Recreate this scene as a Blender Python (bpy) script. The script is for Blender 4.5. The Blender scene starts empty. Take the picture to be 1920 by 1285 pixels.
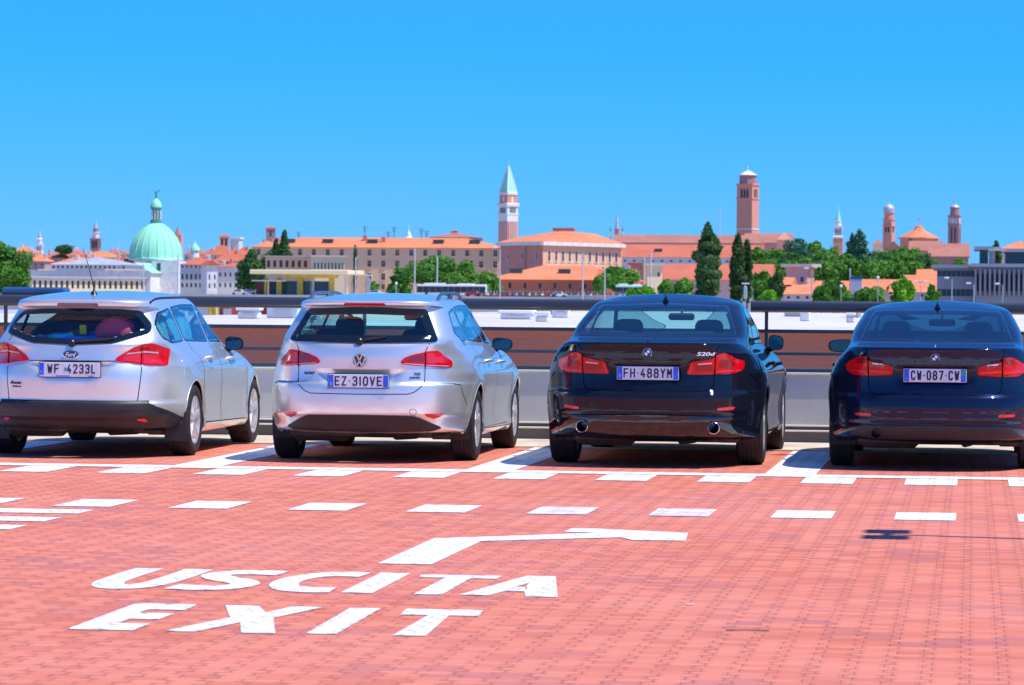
import bpy, math, random
import numpy as np
from mathutils import Vector, Matrix
from mathutils.bvhtree import BVHTree
from mathutils.geometry import delaunay_2d_cdt
S = bpy.context.scene
COL = S.collection
rnd = random.Random(7)
R_ = math.radians

# ------------------------------------------------------------------ camera
FPX, EYE, ROLL, VPX, HZY = 6400.0, 1.38, 0.008, 1823.0, 568.3   # for a 1920 px wide picture
_p = math.atan((642.5 - HZY) / FPX)
_y = math.atan((VPX - 960) / FPX * math.cos(_p))
_f = Vector((-math.sin(_y) * math.cos(_p), math.cos(_y) * math.cos(_p), -math.sin(_p)))
_r0 = Vector((math.cos(_y), math.sin(_y), 0)); _u0 = _r0.cross(_f)
_r = _r0 * math.cos(ROLL) + _u0 * math.sin(ROLL); _u = _r.cross(_f)
cd = bpy.data.cameras.new('camera'); cam = bpy.data.objects.new('camera', cd); COL.objects.link(cam)
cam.matrix_world = Matrix(((_r.x, _u.x, -_f.x, 0), (_r.y, _u.y, -_f.y, 0), (_r.z, _u.z, -_f.z, EYE), (0, 0, 0, 1)))
cd.sensor_width = 36; cd.lens = 36 * FPX / 1920; cd.clip_start = .5; cd.clip_end = 30000
cd.dof.use_dof = True; cd.dof.focus_distance = 28.8; cd.dof.aperture_fstop = 9.0
S.camera = cam
def at(px, py, Y):
    """the point at distance Y down the lot that shows at this place of the 1920 px photo"""
    d = _r * ((px - 960) / FPX) - _u * ((py - 642.5) / FPX) + _f
    t = Y / d.y
    return d.x * t, d.z * t + EYE

# ------------------------------------------------------------------ light
SUN_EL, SUN_AZ = 62.0, 13.0      # elevation; azimuth measured from +X towards the camera
w = bpy.data.worlds.new('World'); S.world = w; w.use_nodes = True
nt = w.node_tree; nt.nodes.clear()
sky = nt.nodes.new('ShaderNodeTexSky'); sky.sky_type = 'NISHITA'; sky.sun_disc = False
sky.sun_elevation = R_(SUN_EL); sky.sun_rotation = R_(90 + SUN_AZ)
sky.air_density = 1.0; sky.dust_density = 0.0; sky.ozone_density = 6.0; sky.altitude = 0
# deep summer blue: each channel of the sky gets its own curve
sc_ = nt.nodes.new('ShaderNodeSeparateColor'); cc_ = nt.nodes.new('ShaderNodeCombineColor'); nt.links.new(sky.outputs[0], sc_.inputs[0])
for i_, (pw_, k_) in enumerate(((2.35, .0135), (.8, .80), (1.0, 1.28))):
    m1 = nt.nodes.new('ShaderNodeMath'); m1.operation = 'POWER'; m1.inputs[1].default_value = pw_
    m2 = nt.nodes.new('ShaderNodeMath'); m2.operation = 'MULTIPLY'; m2.inputs[1].default_value = k_
    m3 = nt.nodes.new('ShaderNodeMath'); m3.operation = 'MAXIMUM'; m3.inputs[1].default_value = (.32, 0, 0)[i_]
    nt.links.new(sc_.outputs[i_], m1.inputs[0]); nt.links.new(m1.outputs[0], m2.inputs[0]); nt.links.new(m2.outputs[0], m3.inputs[0]); nt.links.new(m3.outputs[0], cc_.inputs[i_])
bg = nt.nodes.new('ShaderNodeBackground'); bg.inputs['Strength'].default_value = 0.1
wo = nt.nodes.new('ShaderNodeOutputWorld')
nt.links.new(cc_.outputs[0], bg.inputs[0]); nt.links.new(bg.outputs[0], wo.inputs[0])
sl = bpy.data.lights.new('sun', 'SUN'); so = bpy.data.objects.new('sun', sl); COL.objects.link(so)
sl.energy = 3.5; sl.angle = R_(.53); sl.color = (1.0, .95, .88)
_s = Vector((math.cos(R_(SUN_EL)) * math.cos(R_(SUN_AZ)), -math.cos(R_(SUN_EL)) * math.sin(R_(SUN_AZ)), math.sin(R_(SUN_EL))))
so.rotation_euler = _s.to_track_quat('Z', 'Y').to_euler(); so.location = (40, 0, 60)
S.view_settings.view_transform = 'Standard'; S.view_settings.look = 'None'
S.view_settings.exposure = 0.53; S.view_settings.gamma = 1
S.cycles.max_bounces = 8; S.cycles.transparent_max_bounces = 16

# ------------------------------------------------------------------ materials
MATS = {}
class NB:
    def __init__(s, name):
        s.m = bpy.data.materials.new(name); s.m.use_nodes = True; s.t = s.m.node_tree
        s.b = s.t.nodes['Principled BSDF']; s.out = s.t.nodes['Material Output']
    def n(s, typ, **k):
        x = s.t.nodes.new(typ)
        for a, v in k.items(): setattr(x, a, v)
        return x
    def l(s, a, b): s.t.links.new(a, b)
    def val(s, op, a, b=None, c=None):
        x = s.n('ShaderNodeMath', operation=op)
        for i, q in enumerate((a, b, c)):
            if q is None: continue
            if isinstance(q, (int, float)): x.inputs[i].default_value = q
            else: s.l(q, x.inputs[i])
        return x.outputs[0]
    def mix(s, f, a, b, blend='MIX'):
        x = s.n('ShaderNodeMix', data_type='RGBA', blend_type=blend)
        for i, q in ((0, f), (6, a), (7, b)):
            if isinstance(q, (int, float)): x.inputs[i].default_value = q
            elif isinstance(q, tuple): x.inputs[i].default_value = (*q[:3], 1)
            else: s.l(q, x.inputs[i])
        return x.outputs[2]
    def noise(s, scale, detail=3, rough=.55, vec=None, dist=0):
        x = s.n('ShaderNodeTexNoise'); x.inputs['Scale'].default_value = scale
        x.inputs['Detail'].default_value = detail; x.inputs['Roughness'].default_value = rough
        x.inputs['Distortion'].default_value = dist
        if vec is None: vec = s.n('ShaderNodeNewGeometry').outputs['Position']
        s.l(vec, x.inputs['Vector']); return x.outputs['Fac']
    def ramp(s, f, stops):
        x = s.n('ShaderNodeValToRGB'); e = x.color_ramp.elements
        while len(e) < len(stops): e.new(.5)
        for i, (p, c) in enumerate(stops):
            e[i].position = p; e[i].color = (*c, 1) if isinstance(c, tuple) else (c, c, c, 1)
        s.l(f, x.inputs[0]); return x.outputs[0]
    def bump(s, h, strength=.3, dist=.01):
        x = s.n('ShaderNodeBump'); x.inputs['Strength'].default_value = strength; x.inputs['Distance'].default_value = dist
        s.l(h, x.inputs['Height']); s.l(x.outputs[0], s.b.inputs['Normal'])
    def set(s, **k):
        for a, v in k.items():
            i = s.b.inputs[a.replace('_', ' ')]
            if isinstance(v, tuple): v = (*v[:3], 1)
            i.default_value = v
        return s
def M(name, col, rough=.6, metal=0, coat=0, var=0, scale=1.0, spec=.5, bump=0, coatr=.03):
    if name in MATS: return MATS[name]
    k = NB(name); k.set(Roughness=rough, Metallic=metal); k.b.inputs['Specular IOR Level'].default_value = spec
    k.b.inputs['Coat Weight'].default_value = coat; k.b.inputs['Coat Roughness'].default_value = coatr
    if var:
        f = k.noise(scale, 4)
        d = tuple(c * (1 - var) for c in col); e = tuple(min(1, c * (1 + var)) for c in col)
        k.l(k.ramp(f, [(.3, d), (.7, e)]), k.b.inputs['Base Color'])
    else: k.set(Base_Color=col)
    if bump: k.bump(k.noise(scale * 6, 3), bump, .02)
    MATS[name] = k.m; return k.m
def glass(name, tint, ior=1.6, rough=0.01, alpha=1.0):
    k = NB(name); t = k.t; t.nodes.remove(k.b)
    tr = k.n('ShaderNodeBsdfTransparent'); tr.inputs[0].default_value = (*tint, 1)
    g = k.n('ShaderNodeBsdfGlossy'); g.inputs['Roughness'].default_value = rough; g.inputs[0].default_value = (.95, 1, 1, 1)
    lw = k.n('ShaderNodeLayerWeight'); lw.inputs[0].default_value = .5; f0 = ((ior - 1) / (ior + 1)) ** 2      # same from both sides of the pane
    fr = k.val('MULTIPLY_ADD', k.val('POWER', lw.outputs['Facing'], 5), 1 - f0, f0)
    mx = k.n('ShaderNodeMixShader'); k.l(fr, mx.inputs[0]); k.l(tr.outputs[0], mx.inputs[1]); k.l(g.outputs[0], mx.inputs[2])
    k.l(mx.outputs[0], k.out.inputs[0]); MATS[name] = k.m; return k.m
def paint(name, col, metal, rough, flake=0.0, coat=1.0):
    k = NB(name); k.set(Metallic=metal, Roughness=rough, Base_Color=col)
    k.b.inputs['Coat Weight'].default_value = coat; k.b.inputs['Coat Roughness'].default_value = .02; k.b.inputs['Coat IOR'].default_value = 1.5; k.b.inputs['Specular IOR Level'].default_value = .5 if metal > .5 else .0
    tc = k.n('ShaderNodeTexCoord').outputs['Object']
    dirt = k.ramp(k.noise(2.2, 5, .6, tc), [(.35, 0.0), (.75, 1.0)])
    k.l(k.mix(k.val('MULTIPLY', dirt, .18), col, tuple(min(1, c * .8 + .02) for c in col)), k.b.inputs['Base Color'])
    r = k.val('MULTIPLY_ADD', k.noise(5, 4, .6, tc), .12, rough - .04); k.l(r, k.b.inputs['Roughness'])
    k.l(k.val('MULTIPLY_ADD', dirt, .05, .015), k.b.inputs['Coat Roughness'])
    # inside of the panels is dark, bare metal and lining
    df = k.n('ShaderNodeBsdfDiffuse'); df.inputs[0].default_value = (.02, .022, .026, 1); mx = k.n('ShaderNodeMixShader')
    k.l(k.n('ShaderNodeNewGeometry').outputs['Backfacing'], mx.inputs[0]); k.l(k.b.outputs[0], mx.inputs[1]); k.l(df.outputs[0], mx.inputs[2]); k.l(mx.outputs[0], k.out.inputs[0])
    MATS[name] = k.m; return k.m

def paver_nodes(k):
    """interlocking pavers 0.143 x 0.1 m, every other row shifted: returns joint mask, dot mask, per-stone random values"""
    pos = k.n('ShaderNodeNewGeometry').outputs['Position']
    sp = k.n('ShaderNodeSeparateXYZ'); k.l(pos, sp.inputs[0])
    wob = k.val('MULTIPLY_ADD', k.noise(9, 2), .006, -.003)
    y = k.val('DIVIDE', k.val('ADD', sp.outputs[1], wob), .1)
    row = k.val('FLOOR', y); fy = k.val('FRACT', y)
    par = k.val('FLOORED_MODULO', row, 2)
    x = k.val('DIVIDE', k.val('ADD', k.val('ADD', sp.outputs[0], wob), k.val('MULTIPLY', par, .036)), .1435)
    ci = k.val('FLOOR', x); fx = k.val('FRACT', x)
    ex = k.val('MULTIPLY', k.val('MINIMUM', fx, k.val('SUBTRACT', 1, fx)), .1435)
    ey = k.val('MULTIPLY', k.val('MINIMUM', fy, k.val('SUBTRACT', 1, fy)), .1)
    jx = k.val('SUBTRACT', 1, k.val('SMOOTH_MIN', k.val('DIVIDE', ex, .0065), 1, .1))
    jy = k.val('SUBTRACT', 1, k.val('SMOOTH_MIN', k.val('DIVIDE', ey, .0045), 1, .1))
    cv = k.n('ShaderNodeCombineXYZ'); k.l(ci, cv.inputs[0]); k.l(row, cv.inputs[1])
    wn = k.n('ShaderNodeTexWhiteNoise', noise_dimensions='3D'); k.l(cv.outputs[0], wn.inputs['Vector'])
    # chipped corner holes: strong dots where the stagger leaves a pocket
    dot = k.val('MULTIPLY', k.val('GREATER_THAN', .019, ex), k.val('GREATER_THAN', .019, ey))
    wn2 = k.n('ShaderNodeTexWhiteNoise', noise_dimensions='3D'); cv2 = k.n('ShaderNodeCombineXYZ')
    k.l(k.val('FLOOR', k.val('ADD', x, .5)), cv2.inputs[0]); k.l(k.val('FLOOR', k.val('ADD', y, .5)), cv2.inputs[1]); k.l(cv2.outputs[0], wn2.inputs['Vector'])
    dot = k.val('MULTIPLY', dot, k.val('MULTIPLY_ADD', wn2.outputs['Value'], .9, .1))
    return k.val('MAXIMUM', jx, 0), k.val('MAXIMUM', jy, 0), dot, wn, cv.outputs[0], pos
def mat_pavers():
    k = NB('red_pavers'); jx, jy, dot, wn, cell, pos = paver_nodes(k)
    base = k.ramp(wn.outputs['Value'], [(0, (.55, .155, .095)), (.3, (.68, .21, .125)), (.7, (.77, .27, .165)), (1, (.72, .275, .19))])
    # mauve stones gather in patches
    patch = k.n('ShaderNodeTexNoise'); patch.inputs['Scale'].default_value = .11; patch.inputs['Detail'].default_value = 3
    k.l(cell, patch.inputs['Vector'])
    sep = k.n('ShaderNodeSeparateColor'); k.l(wn.outputs['Color'], sep.inputs[0])
    sel = k.val('GREATER_THAN', k.val('ADD', patch.outputs['Fac'], k.val('MULTIPLY', sep.outputs[1], .26)), .775)
    c = k.mix(k.val('MULTIPLY', sel, .70), base, (.40, .15, .165))
    mp = k.n('ShaderNodeMapping'); mp.inputs['Scale'].default_value = (.22, 1.5, 1); k.l(pos, mp.inputs[0])      # rows laid from different batches
    st2 = k.ramp(k.noise(2.2, 4, .65, mp.outputs[0]), [(.40, 0.0), (.66, 1.0)])
    c = k.mix(k.val('MULTIPLY', st2, .34), c, (.56, .125, .08))
    big = k.ramp(k.noise(.30, 4, .6, pos), [(.40, 0.0), (.66, 1.0)])
    c = k.mix(k.val('MULTIPLY', big, .34), c, (.78, .33, .30))
    st = k.ramp(k.noise(1.3, 5, .65, pos), [(.52, 0.0), (.78, 1.0)])
    c = k.mix(k.val('MULTIPLY', st, .35), c, (.44, .12, .09))
    jn = k.ramp(k.noise(1.1, 4, .7, pos), [(.30, .25), (.70, 1.0)])
    c = k.mix(k.val('MULTIPLY', k.val('MULTIPLY', jy, jn), .55), c, (.30, .075, .06))
    c = k.mix(k.val('MULTIPLY', k.val('MULTIPLY', jx, jn), .95), c, (.24, .06, .05))
    c = k.mix(k.val('MULTIPLY', dot, .92), c, (.10, .03, .03))
    c = k.mix(1.0, c, (.97, .90, .88), 'MULTIPLY')
    fine = k.noise(160, 3, .7, pos)
    c = k.mix(.22, c, k.ramp(fine, [(.3, (.45, .12, .09)), (.7, (.95, .38, .30))]), 'MIX')
    k.l(c, k.b.inputs['Base Color']); k.set(Roughness=.85); k.b.inputs['Specular IOR Level'].default_value = .2
    h = k.val('SUBTRACT', 1, k.val('MAXIMUM', jx, jy)); k.bump(k.val('ADD', h, k.val('MULTIPLY', fine, .25)), .5, .006)
    MATS['pavers'] = k.m; return k.m
def mat_marking(name, wear):
    k = NB(name); jx, jy, dot, wn, cell, pos = paver_nodes(k)
    c = k.mix(k.val('MULTIPLY', k.noise(3, 4, .6, pos), .12), (.88, .88, .90), (.70, .69, .72))
    c = k.mix(k.val('MULTIPLY', jy, .16), c, (.5, .40, .42))
    c = k.mix(k.val('MULTIPLY', jx, .6), c, (.36, .26, .30))
    c = k.mix(dot, c, (.10, .05, .07))
    chips = k.ramp(k.noise(26, 4, .65, pos), [(.60 - wear * .12, 0.0), (.66 - wear * .10, 1.0)])
    c = k.mix(k.val('MULTIPLY', chips, .12 + .6 * wear), c, (.62, .30, .33))
    if wear > .3:
        rw = k.ramp(wn.outputs['Value'], [(.45, 0.0), (.75, 1.0)])
        c = k.mix(k.val('MULTIPLY', rw, .6), c, (.62, .40, .52))
    k.l(c, k.b.inputs['Base Color']); k.set(Roughness=.6)
    k.bump(k.val('SUBTRACT', 1, k.val('MAXIMUM', jx, jy)), .4, .004)
    MATS[name] = k.m; return k.m
def mat_brick(name, a, b, mortar, sx=.25, sy=.07):
    k = NB(name); pos = k.n('ShaderNodeNewGeometry').outputs['Position']
    sp = k.n('ShaderNodeSeparateXYZ'); k.l(pos, sp.inputs[0])
    cv = k.n('ShaderNodeCombineXYZ'); k.l(k.val('ADD', sp.outputs[0], sp.outputs[1]), cv.inputs[0]); k.l(sp.outputs[2], cv.inputs[1])
    bt = k.n('ShaderNodeTexBrick'); bt.inputs['Scale'].default_value = 1; bt.inputs['Brick Width'].default_value = sx; bt.inputs['Row Height'].default_value = sy
    bt.inputs['Mortar Size'].default_value = .008; bt.inputs['Color1'].default_value = (*a, 1); bt.inputs['Color2'].default_value = (*b, 1); bt.inputs['Mortar'].default_value = (*mortar, 1)
    k.l(cv.outputs[0], bt.inputs['Vector'])
    f = k.ramp(k.noise(.35, 5, .6, pos), [(.35, 0.0), (.7, 1.0)])
    k.l(k.mix(k.val('MULTIPLY', f, .3), bt.outputs['Color'], tuple(c * .6 for c in a)), k.b.inputs['Base Color']); k.set(Roughness=.85)
    MATS[name] = k.m; return k.m
def mat_tiles(name, a, b, c2, sc=1.6):
    k = NB(name); pos = k.n('ShaderNodeNewGeometry').outputs['Position']
    sp = k.n('ShaderNodeSeparateXYZ'); k.l(pos, sp.inputs[0])
    f = k.noise(sc, 5, .7, pos); g = k.noise(.09, 4, .6, pos)
    c = k.ramp(f, [(.3, a), (.5, b), (.72, c2)])
    wv = k.n('ShaderNodeTexWave'); wv.inputs['Scale'].default_value = .7; wv.inputs['Distortion'].default_value = 1.5; k.l(pos, wv.inputs['Vector'])
    c = k.mix(k.val('MULTIPLY', wv.outputs['Fac'], .13), c, tuple(x * .45 for x in a))
    c = k.mix(k.val('MULTIPLY', k.ramp(g, [(.4, 0.0), (.7, 1.0)]), .4), c, tuple(x * .62 for x in a))
    k.l(c, k.b.inputs['Base Color']); k.set(Roughness=.85); MATS[name] = k.m; return k.m
def mat_plaster(name, col, stain=.3, sc=.5):
    k = NB(name); pos = k.n('ShaderNodeNewGeometry').outputs['Position']
    mp = k.n('ShaderNodeMapping'); mp.inputs['Scale'].default_value = (1, 1, .35); k.l(pos, mp.inputs[0])
    f = k.ramp(k.noise(sc, 6, .65, mp.outputs[0]), [(.35, 0.0), (.7, 1.0)])
    k.l(k.mix(k.val('MULTIPLY', f, stain), col, tuple(c * .62 for c in col)), k.b.inputs['Base Color'])
    k.set(Roughness=.85); MATS[name] = k.m; return k.m
def mat_leaf(name, d, m, l):
    k = NB(name); pos = k.n('ShaderNodeNewGeometry').outputs['Position']
    c = k.ramp(k.noise(.45, 5, .7, pos), [(.32, d), (.52, m), (.72, l)])
    k.l(c, k.b.inputs['Base Color']); k.set(Roughness=.65)
    k.b.inputs['Specular IOR Level'].default_value = .25
    tl = k.n('ShaderNodeBsdfTranslucent'); k.l(c, tl.inputs[0]); mx = k.n('ShaderNodeMixShader'); mx.inputs[0].default_value = .3
    k.l(k.b.outputs[0], mx.inputs[1]); k.l(tl.outputs[0], mx.inputs[2]); k.l(mx.outputs[0], k.out.inputs[0])
    MATS[name] = k.m; return k.m

mat_pavers(); mat_marking('marking', .0); mat_marking('marking_worn', .75)
paint('silver_paint', (.86, .90, .84), .72, .34)
paint('silver_paint_b', (.85, .90, .85), .72, .32)
paint('black_paint', (.006, .009, .018), .0, .25, coat=.8)
paint('navy_paint', (.006, .012, .040), .35, .28, coat=.85)
M('rubber', (.018, .017, .018), .8, var=.3, scale=9); M('black_plastic', (.022, .022, .026), .5, var=.25, scale=6)
M('dark_trim', (.012, .012, .014), .35); M('seam', (.004, .004, .005), .8, spec=0)
M('alloy', (.80, .80, .82), .32, .7); M('chrome', (.85, .85, .86), .08, 1); M('steel_dark', (.09, .085, .08), .5, .6, var=.3, scale=12)
M('red_lens', (.66, .003, .008), .16, coat=.45, var=.2, scale=14, spec=.3); M('red_dark', (.26, .002, .006), .15, coat=1)
M('clear_lens', (.62, .45, .47), .1, .2, coat=1); M('reflector', (.72, .01, .015), .25, coat=1)
M('interior', (.040, .044, .050), .8, var=.3, scale=8); M('interior_grey', (.14, .17, .18), .8)
M('plate_white', (.72, .73, .80), .4, var=.06, scale=20); M('plate_blue', (.02, .12, .75), .4); M('plate_teal', (.02, .26, .30), .4)
M('ink', (.008, .008, .025), .5); M('mirror', (.05, .11, .15), .05, 1)
M('frit', (.006, .010, .014), .06, spec=.8)
glass('rear_glass', (.50, .86, .84), 1.9); glass('rear_glass_clear', (.80, .97, .96), 1.6); glass('side_glass', (.50, .68, .70), 2.3); glass('rear_glass_dark', (.03, .12, .22), 2.3)
glass('front_glass', (.72, .95, .90), 1.45)
M('undertray', (.03, .025, .024), .7, var=.4, scale=7)
M('badge_blue', (.01, .06, .42), .25, coat=1); M('badge_white', (.8, .82, .85), .3, coat=1)
M('cloth_red', (.48, .03, .07), .8, var=.5, scale=26); M('cloth_blue', (.02, .22, .85), .8, var=.3, scale=9)
M('cloth_teal', (.10, .62, .60), .8, var=.3, scale=9); M('yellow_card', (.85, .70, .02), .6); M('cloth_brown', (.18, .08, .05), .8, var=.3, scale=9)
M('trim_pale', (.42, .52, .50), .7); M('skin', (.60, .28, .22), .6); M('sunshade', (.25, .82, .92), .55, var=.35, scale=7)

# ------------------------------------------------------------------ mesh helpers
def mk(name, V, F, mat, parent=None, smooth=None, loc=None, mi=None):
    me = bpy.data.meshes.new(name); me.from_pydata([tuple(v) for v in V], [], [tuple(f) for f in F])
    for m in (mat if isinstance(mat, (list, tuple)) else [mat]): me.materials.append(MATS[m] if isinstance(m, str) else m)
    if mi is not None: me.polygons.foreach_set('material_index', mi)
    if smooth is not None:
        me.polygons.foreach_set('use_smooth', [True] * len(me.polygons))
        if smooth < 180: me.set_sharp_from_angle(angle=R_(smooth))
    me.validate(); me.update()
    o = bpy.data.objects.new(name, me); COL.objects.link(o)
    if loc is not None: o.location = loc
    if parent is not None: o.parent = parent
    return o
def root(name, label, cat, loc=(0, 0, 0), rz=0, group=None):
    o = bpy.data.objects.new(name, None); COL.objects.link(o); o.empty_display_size = .2
    o.location = loc; o.rotation_euler = (0, 0, rz); return tag(o, label, cat, group)
def tag(o, label=None, cat=None, group=None, kind=None):
    if label: o['label'] = label
    if cat: o['category'] = cat
    if group: o['group'] = group
    if kind: o['kind'] = kind
    return o
class G:
    """collects shapes into one mesh"""
    def __init__(s): s.V = []; s.F = []
    def add(s, V, F):
        n = len(s.V); s.V += [tuple(v) for v in V]; s.F += [tuple(i + n for i in f) for f in F]; return s
    def box(s, c, d, rz=0, bev=0):
        x, y, z = (q / 2 for q in d); b = min(bev, x * .9, y * .9, z * .9)
        if b <= 0:
            V = [(sx * x, sy * y, sz * z) for sz in (-1, 1) for sx, sy in ((-1, -1), (1, -1), (1, 1), (-1, 1))]
            F = [(3, 2, 1, 0), (4, 5, 6, 7), (0, 1, 5, 4), (1, 2, 6, 5), (2, 3, 7, 6), (3, 0, 4, 7)]
        else:
            V = []; lv = ((-z, x - b, y - b), (-z + b, x, y), (z - b, x, y), (z, x - b, y - b))
            for zz, xx, yy in lv:
                bb = b * .7
                V += [(-xx + bb, -yy, zz), (xx - bb, -yy, zz), (xx, -yy + bb, zz), (xx, yy - bb, zz), (xx - bb, yy, zz), (-xx + bb, yy, zz), (-xx, yy - bb, zz), (-xx, -yy + bb, zz)]
            F = [tuple(range(7, -1, -1)), tuple(range(24, 32))]
            for k in range(3):
                for i in range(8): F.append((k * 8 + i, k * 8 + (i + 1) % 8, k * 8 + 8 + (i + 1) % 8, k * 8 + 8 + i))
        ca, sa = math.cos(rz), math.sin(rz)
        return s.add([(c[0] + a * ca - b2 * sa, c[1] + a * sa + b2 * ca, c[2] + d2) for a, b2, d2 in V], F)
    def tube(s, pts, r, n=8, cap=True):
        pts = [Vector(p) for p in pts]; rs = r if isinstance(r, (list, tuple)) else [r] * len(pts)
        V = []; F = []; up = None
        for i, p in enumerate(pts):
            t = (pts[min(i + 1, len(pts) - 1)] - pts[max(i - 1, 0)]).normalized()
            if up is None:
                a = Vector((0, 0, 1)) if abs(t.z) < .9 else Vector((1, 0, 0)); up = (a - t * a.dot(t)).normalized()
            else: up = (up - t * up.dot(t)).normalized()
            sd = t.cross(up)
            for k in range(n):
                q = 2 * math.pi * k / n; V.append(p + (up * math.cos(q) + sd * math.sin(q)) * rs[i])
        for i in range(len(pts) - 1):
            for k in range(n): F.append((i * n + k, i * n + (k + 1) % n, (i + 1) * n + (k + 1) % n, (i + 1) * n + k))
        if cap: F += [tuple(range(n - 1, -1, -1)), tuple(range((len(pts) - 1) * n, len(pts) * n))]
        return s.add(V, F)
    def lathe(s, prof, n=24, c=(0, 0, 0), axis='z', rot=0, cap=True):
        V = []; F = []
        for h, r in prof:
            for k in range(n):
                q = 2 * math.pi * k / n + rot; a, b = r * math.cos(q), r * math.sin(q)
                V.append({'z': (c[0] + a, c[1] + b, c[2] + h), 'x': (c[0] + h, c[1] + a, c[2] + b), 'y': (c[0] + b, c[1] + h, c[2] + a)}[axis])
        m = len(prof)
        for i in range(m - 1):
            for k in range(n): F.append((i * n + k, i * n + (k + 1) % n, (i + 1) * n + (k + 1) % n, (i + 1) * n + k))
        if cap: F += [tuple(range(n - 1, -1, -1)), tuple(range((m - 1) * n, m * n))]
        return s.add(V, F)
    def prism(s, poly, axis, a, b):
        """polygon in the two other axes (for axis y: x,z), extruded from a to b"""
        n = len(poly); f = {'y': lambda p, h: (p[0], h, p[1]), 'x': lambda p, h: (h, p[0], p[1]), 'z': lambda p, h: (p[0], p[1], h)}[axis]
        V = [f(p, a) for p in poly] + [f(p, b) for p in poly]
        F = [tuple(range(n)), tuple(range(2 * n - 1, n - 1, -1))] + [(i, i + n, (i + 1) % n + n, (i + 1) % n) for i in range(n)]
        if axis == 'z': F = [tuple(reversed(q)) for q in F]
        return s.add(V, F)
    def mk(s, name, mat, parent=None, smooth=None, loc=None): return mk(name, s.V, s.F, mat, parent, smooth, loc)
def text_mesh(name, body, size, mat, parent, loc, rot, width=None, bold=0.0, shear=0, depth=.002):
    cu = bpy.data.curves.new(name, 'FONT'); cu.body = body; cu.size = size; cu.align_x = 'CENTER'; cu.align_y = 'CENTER'
    cu.extrude = depth; cu.offset = bold; cu.shear = shear; cu.resolution_u = 4
    tmp = bpy.data.objects.new('tmp', cu); COL.objects.link(tmp)
    me = bpy.data.meshes.new_from_object(tmp.evaluated_get(bpy.context.evaluated_depsgraph_get())); bpy.data.objects.remove(tmp); bpy.data.curves.remove(cu)
    me.name = name; me.materials.clear(); me.materials.append(MATS[mat])
    co = np.zeros(len(me.vertices) * 3); me.vertices.foreach_get('co', co); co = co.reshape(-1, 3)
    wx = co[:, 0].max() - co[:, 0].min(); sx = (width / wx) if width else 1
    co[:, 0] = (co[:, 0] - (co[:, 0].max() + co[:, 0].min()) / 2) * sx
    co[:, 1] -= (co[:, 1].max() + co[:, 1].min()) / 2
    me.vertices.foreach_set('co', co.ravel()); me.update()
    o = bpy.data.objects.new(name, me); COL.objects.link(o); o.location = loc; o.rotation_euler = rot; o.parent = parent
    return o
GL = {'W': [[(0,1),(.22,0),(.5,.72),(.78,0),(1,1)]], 'F': [[(0,0),(0,1),(1,1)],[(0,.52),(.85,.52)]], 'E': [[(1,0),(0,0),(0,1),(1,1)],[(0,.52),(.85,.52)]], 'Z': [[(0,1),(1,1),(0,0),(1,0)]],
 'H': [[(0,0),(0,1)],[(1,0),(1,1)],[(0,.5),(1,.5)]], 'Y': [[(0,1),(.5,.48),(1,1)],[(.5,.48),(.5,0)]], 'M': [[(0,0),(0,1),(.5,.42),(1,1),(1,0)]], 'V': [[(0,1),(.5,0),(1,1)]], 'L': [[(0,1),(0,0),(.9,0)]],
 'C': [[(1,.8),(.85,1),(.2,1),(0,.82),(0,.18),(.2,0),(.85,0),(1,.2)]], '1': [[(.15,.78),(.6,1),(.6,0)]], '7': [[(0,1),(1,1),(.35,0)]], '4': [[(.62,1),(0,.30),(1,.30)],[(.72,.5),(.72,0)]],
 '0': [[(.25,0),(0,.2),(0,.8),(.25,1),(.75,1),(1,.8),(1,.2),(.75,0),(.25,0)]], '3': [[(0,.85),(.2,1),(.8,1),(1,.85),(1,.66),(.75,.52),(.4,.52),(.75,.52),(1,.38),(1,.15),(.8,0),(.2,0),(0,.15)]],
 '2': [[(0,.82),(.2,1),(.8,1),(1,.84),(1,.64),(0,0),(1,0)]], '8': [[(.25,.52),(.04,.68),(.04,.86),(.25,1),(.75,1),(.96,.86),(.96,.68),(.75,.52),(.25,.52),(0,.36),(0,.14),(.25,0),(.75,0),(1,.14),(1,.36),(.75,.52)]], '-': [[(.25,.5),(.75,.5)]], '.': [[(.45,.5),(.55,.5)]]}
def strokes(name, body, parent, x, y, z, width, h, wd, mat='ink'):
    # plate lettering drawn as flat strokes facing -y
    g = G(); n = len(body); wt = [(.55 if c in '-. 1' else 1) for c in body]; tot = sum(wt); gap = .26; unit = width / (tot - gap); cx = x - width / 2
    for c, q in zip(body, wt):
        gw = unit * (q - gap)
        for pl in GL.get(c, []):
            P = [Vector((cx + wd / 2 + p[0] * (gw - wd), z - h / 2 + wd / 2 + p[1] * (h - wd))) for p in pl]
            for i in range(len(P) - 1):
                a, b = P[i], P[i + 1]; d = (b - a).normalized(); s_ = Vector((-d.y, d.x)) * wd / 2; e = d * wd * .35
                g.prism([tuple(a - e + s_), tuple(a - e - s_), tuple(b + e - s_), tuple(b + e + s_)], 'y', y - .0012 - .00002 * len(g.V) / 8, y)
        cx += unit * q
    return g.mk(name, mat, parent)
def roundpoly(pts, r, n=5):
    out = []; m = len(pts); rs = r if isinstance(r, (list, tuple)) else [r] * m
    for i in range(m):
        a, b, c = Vector(pts[i - 1]), Vector(pts[i]), Vector(pts[(i + 1) % m])
        d1, d2 = (a - b), (c - b); q = min(rs[i], d1.length * .48, d2.length * .48)
        if q <= 0: out.append(tuple(b)); continue
        p, e = b + d1.normalized() * q, b + d2.normalized() * q
        for k in range(n + 1):
            t = k / n; out.append(tuple(p * (1 - t) ** 2 + b * 2 * t * (1 - t) + e * t * t))
    return out
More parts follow.
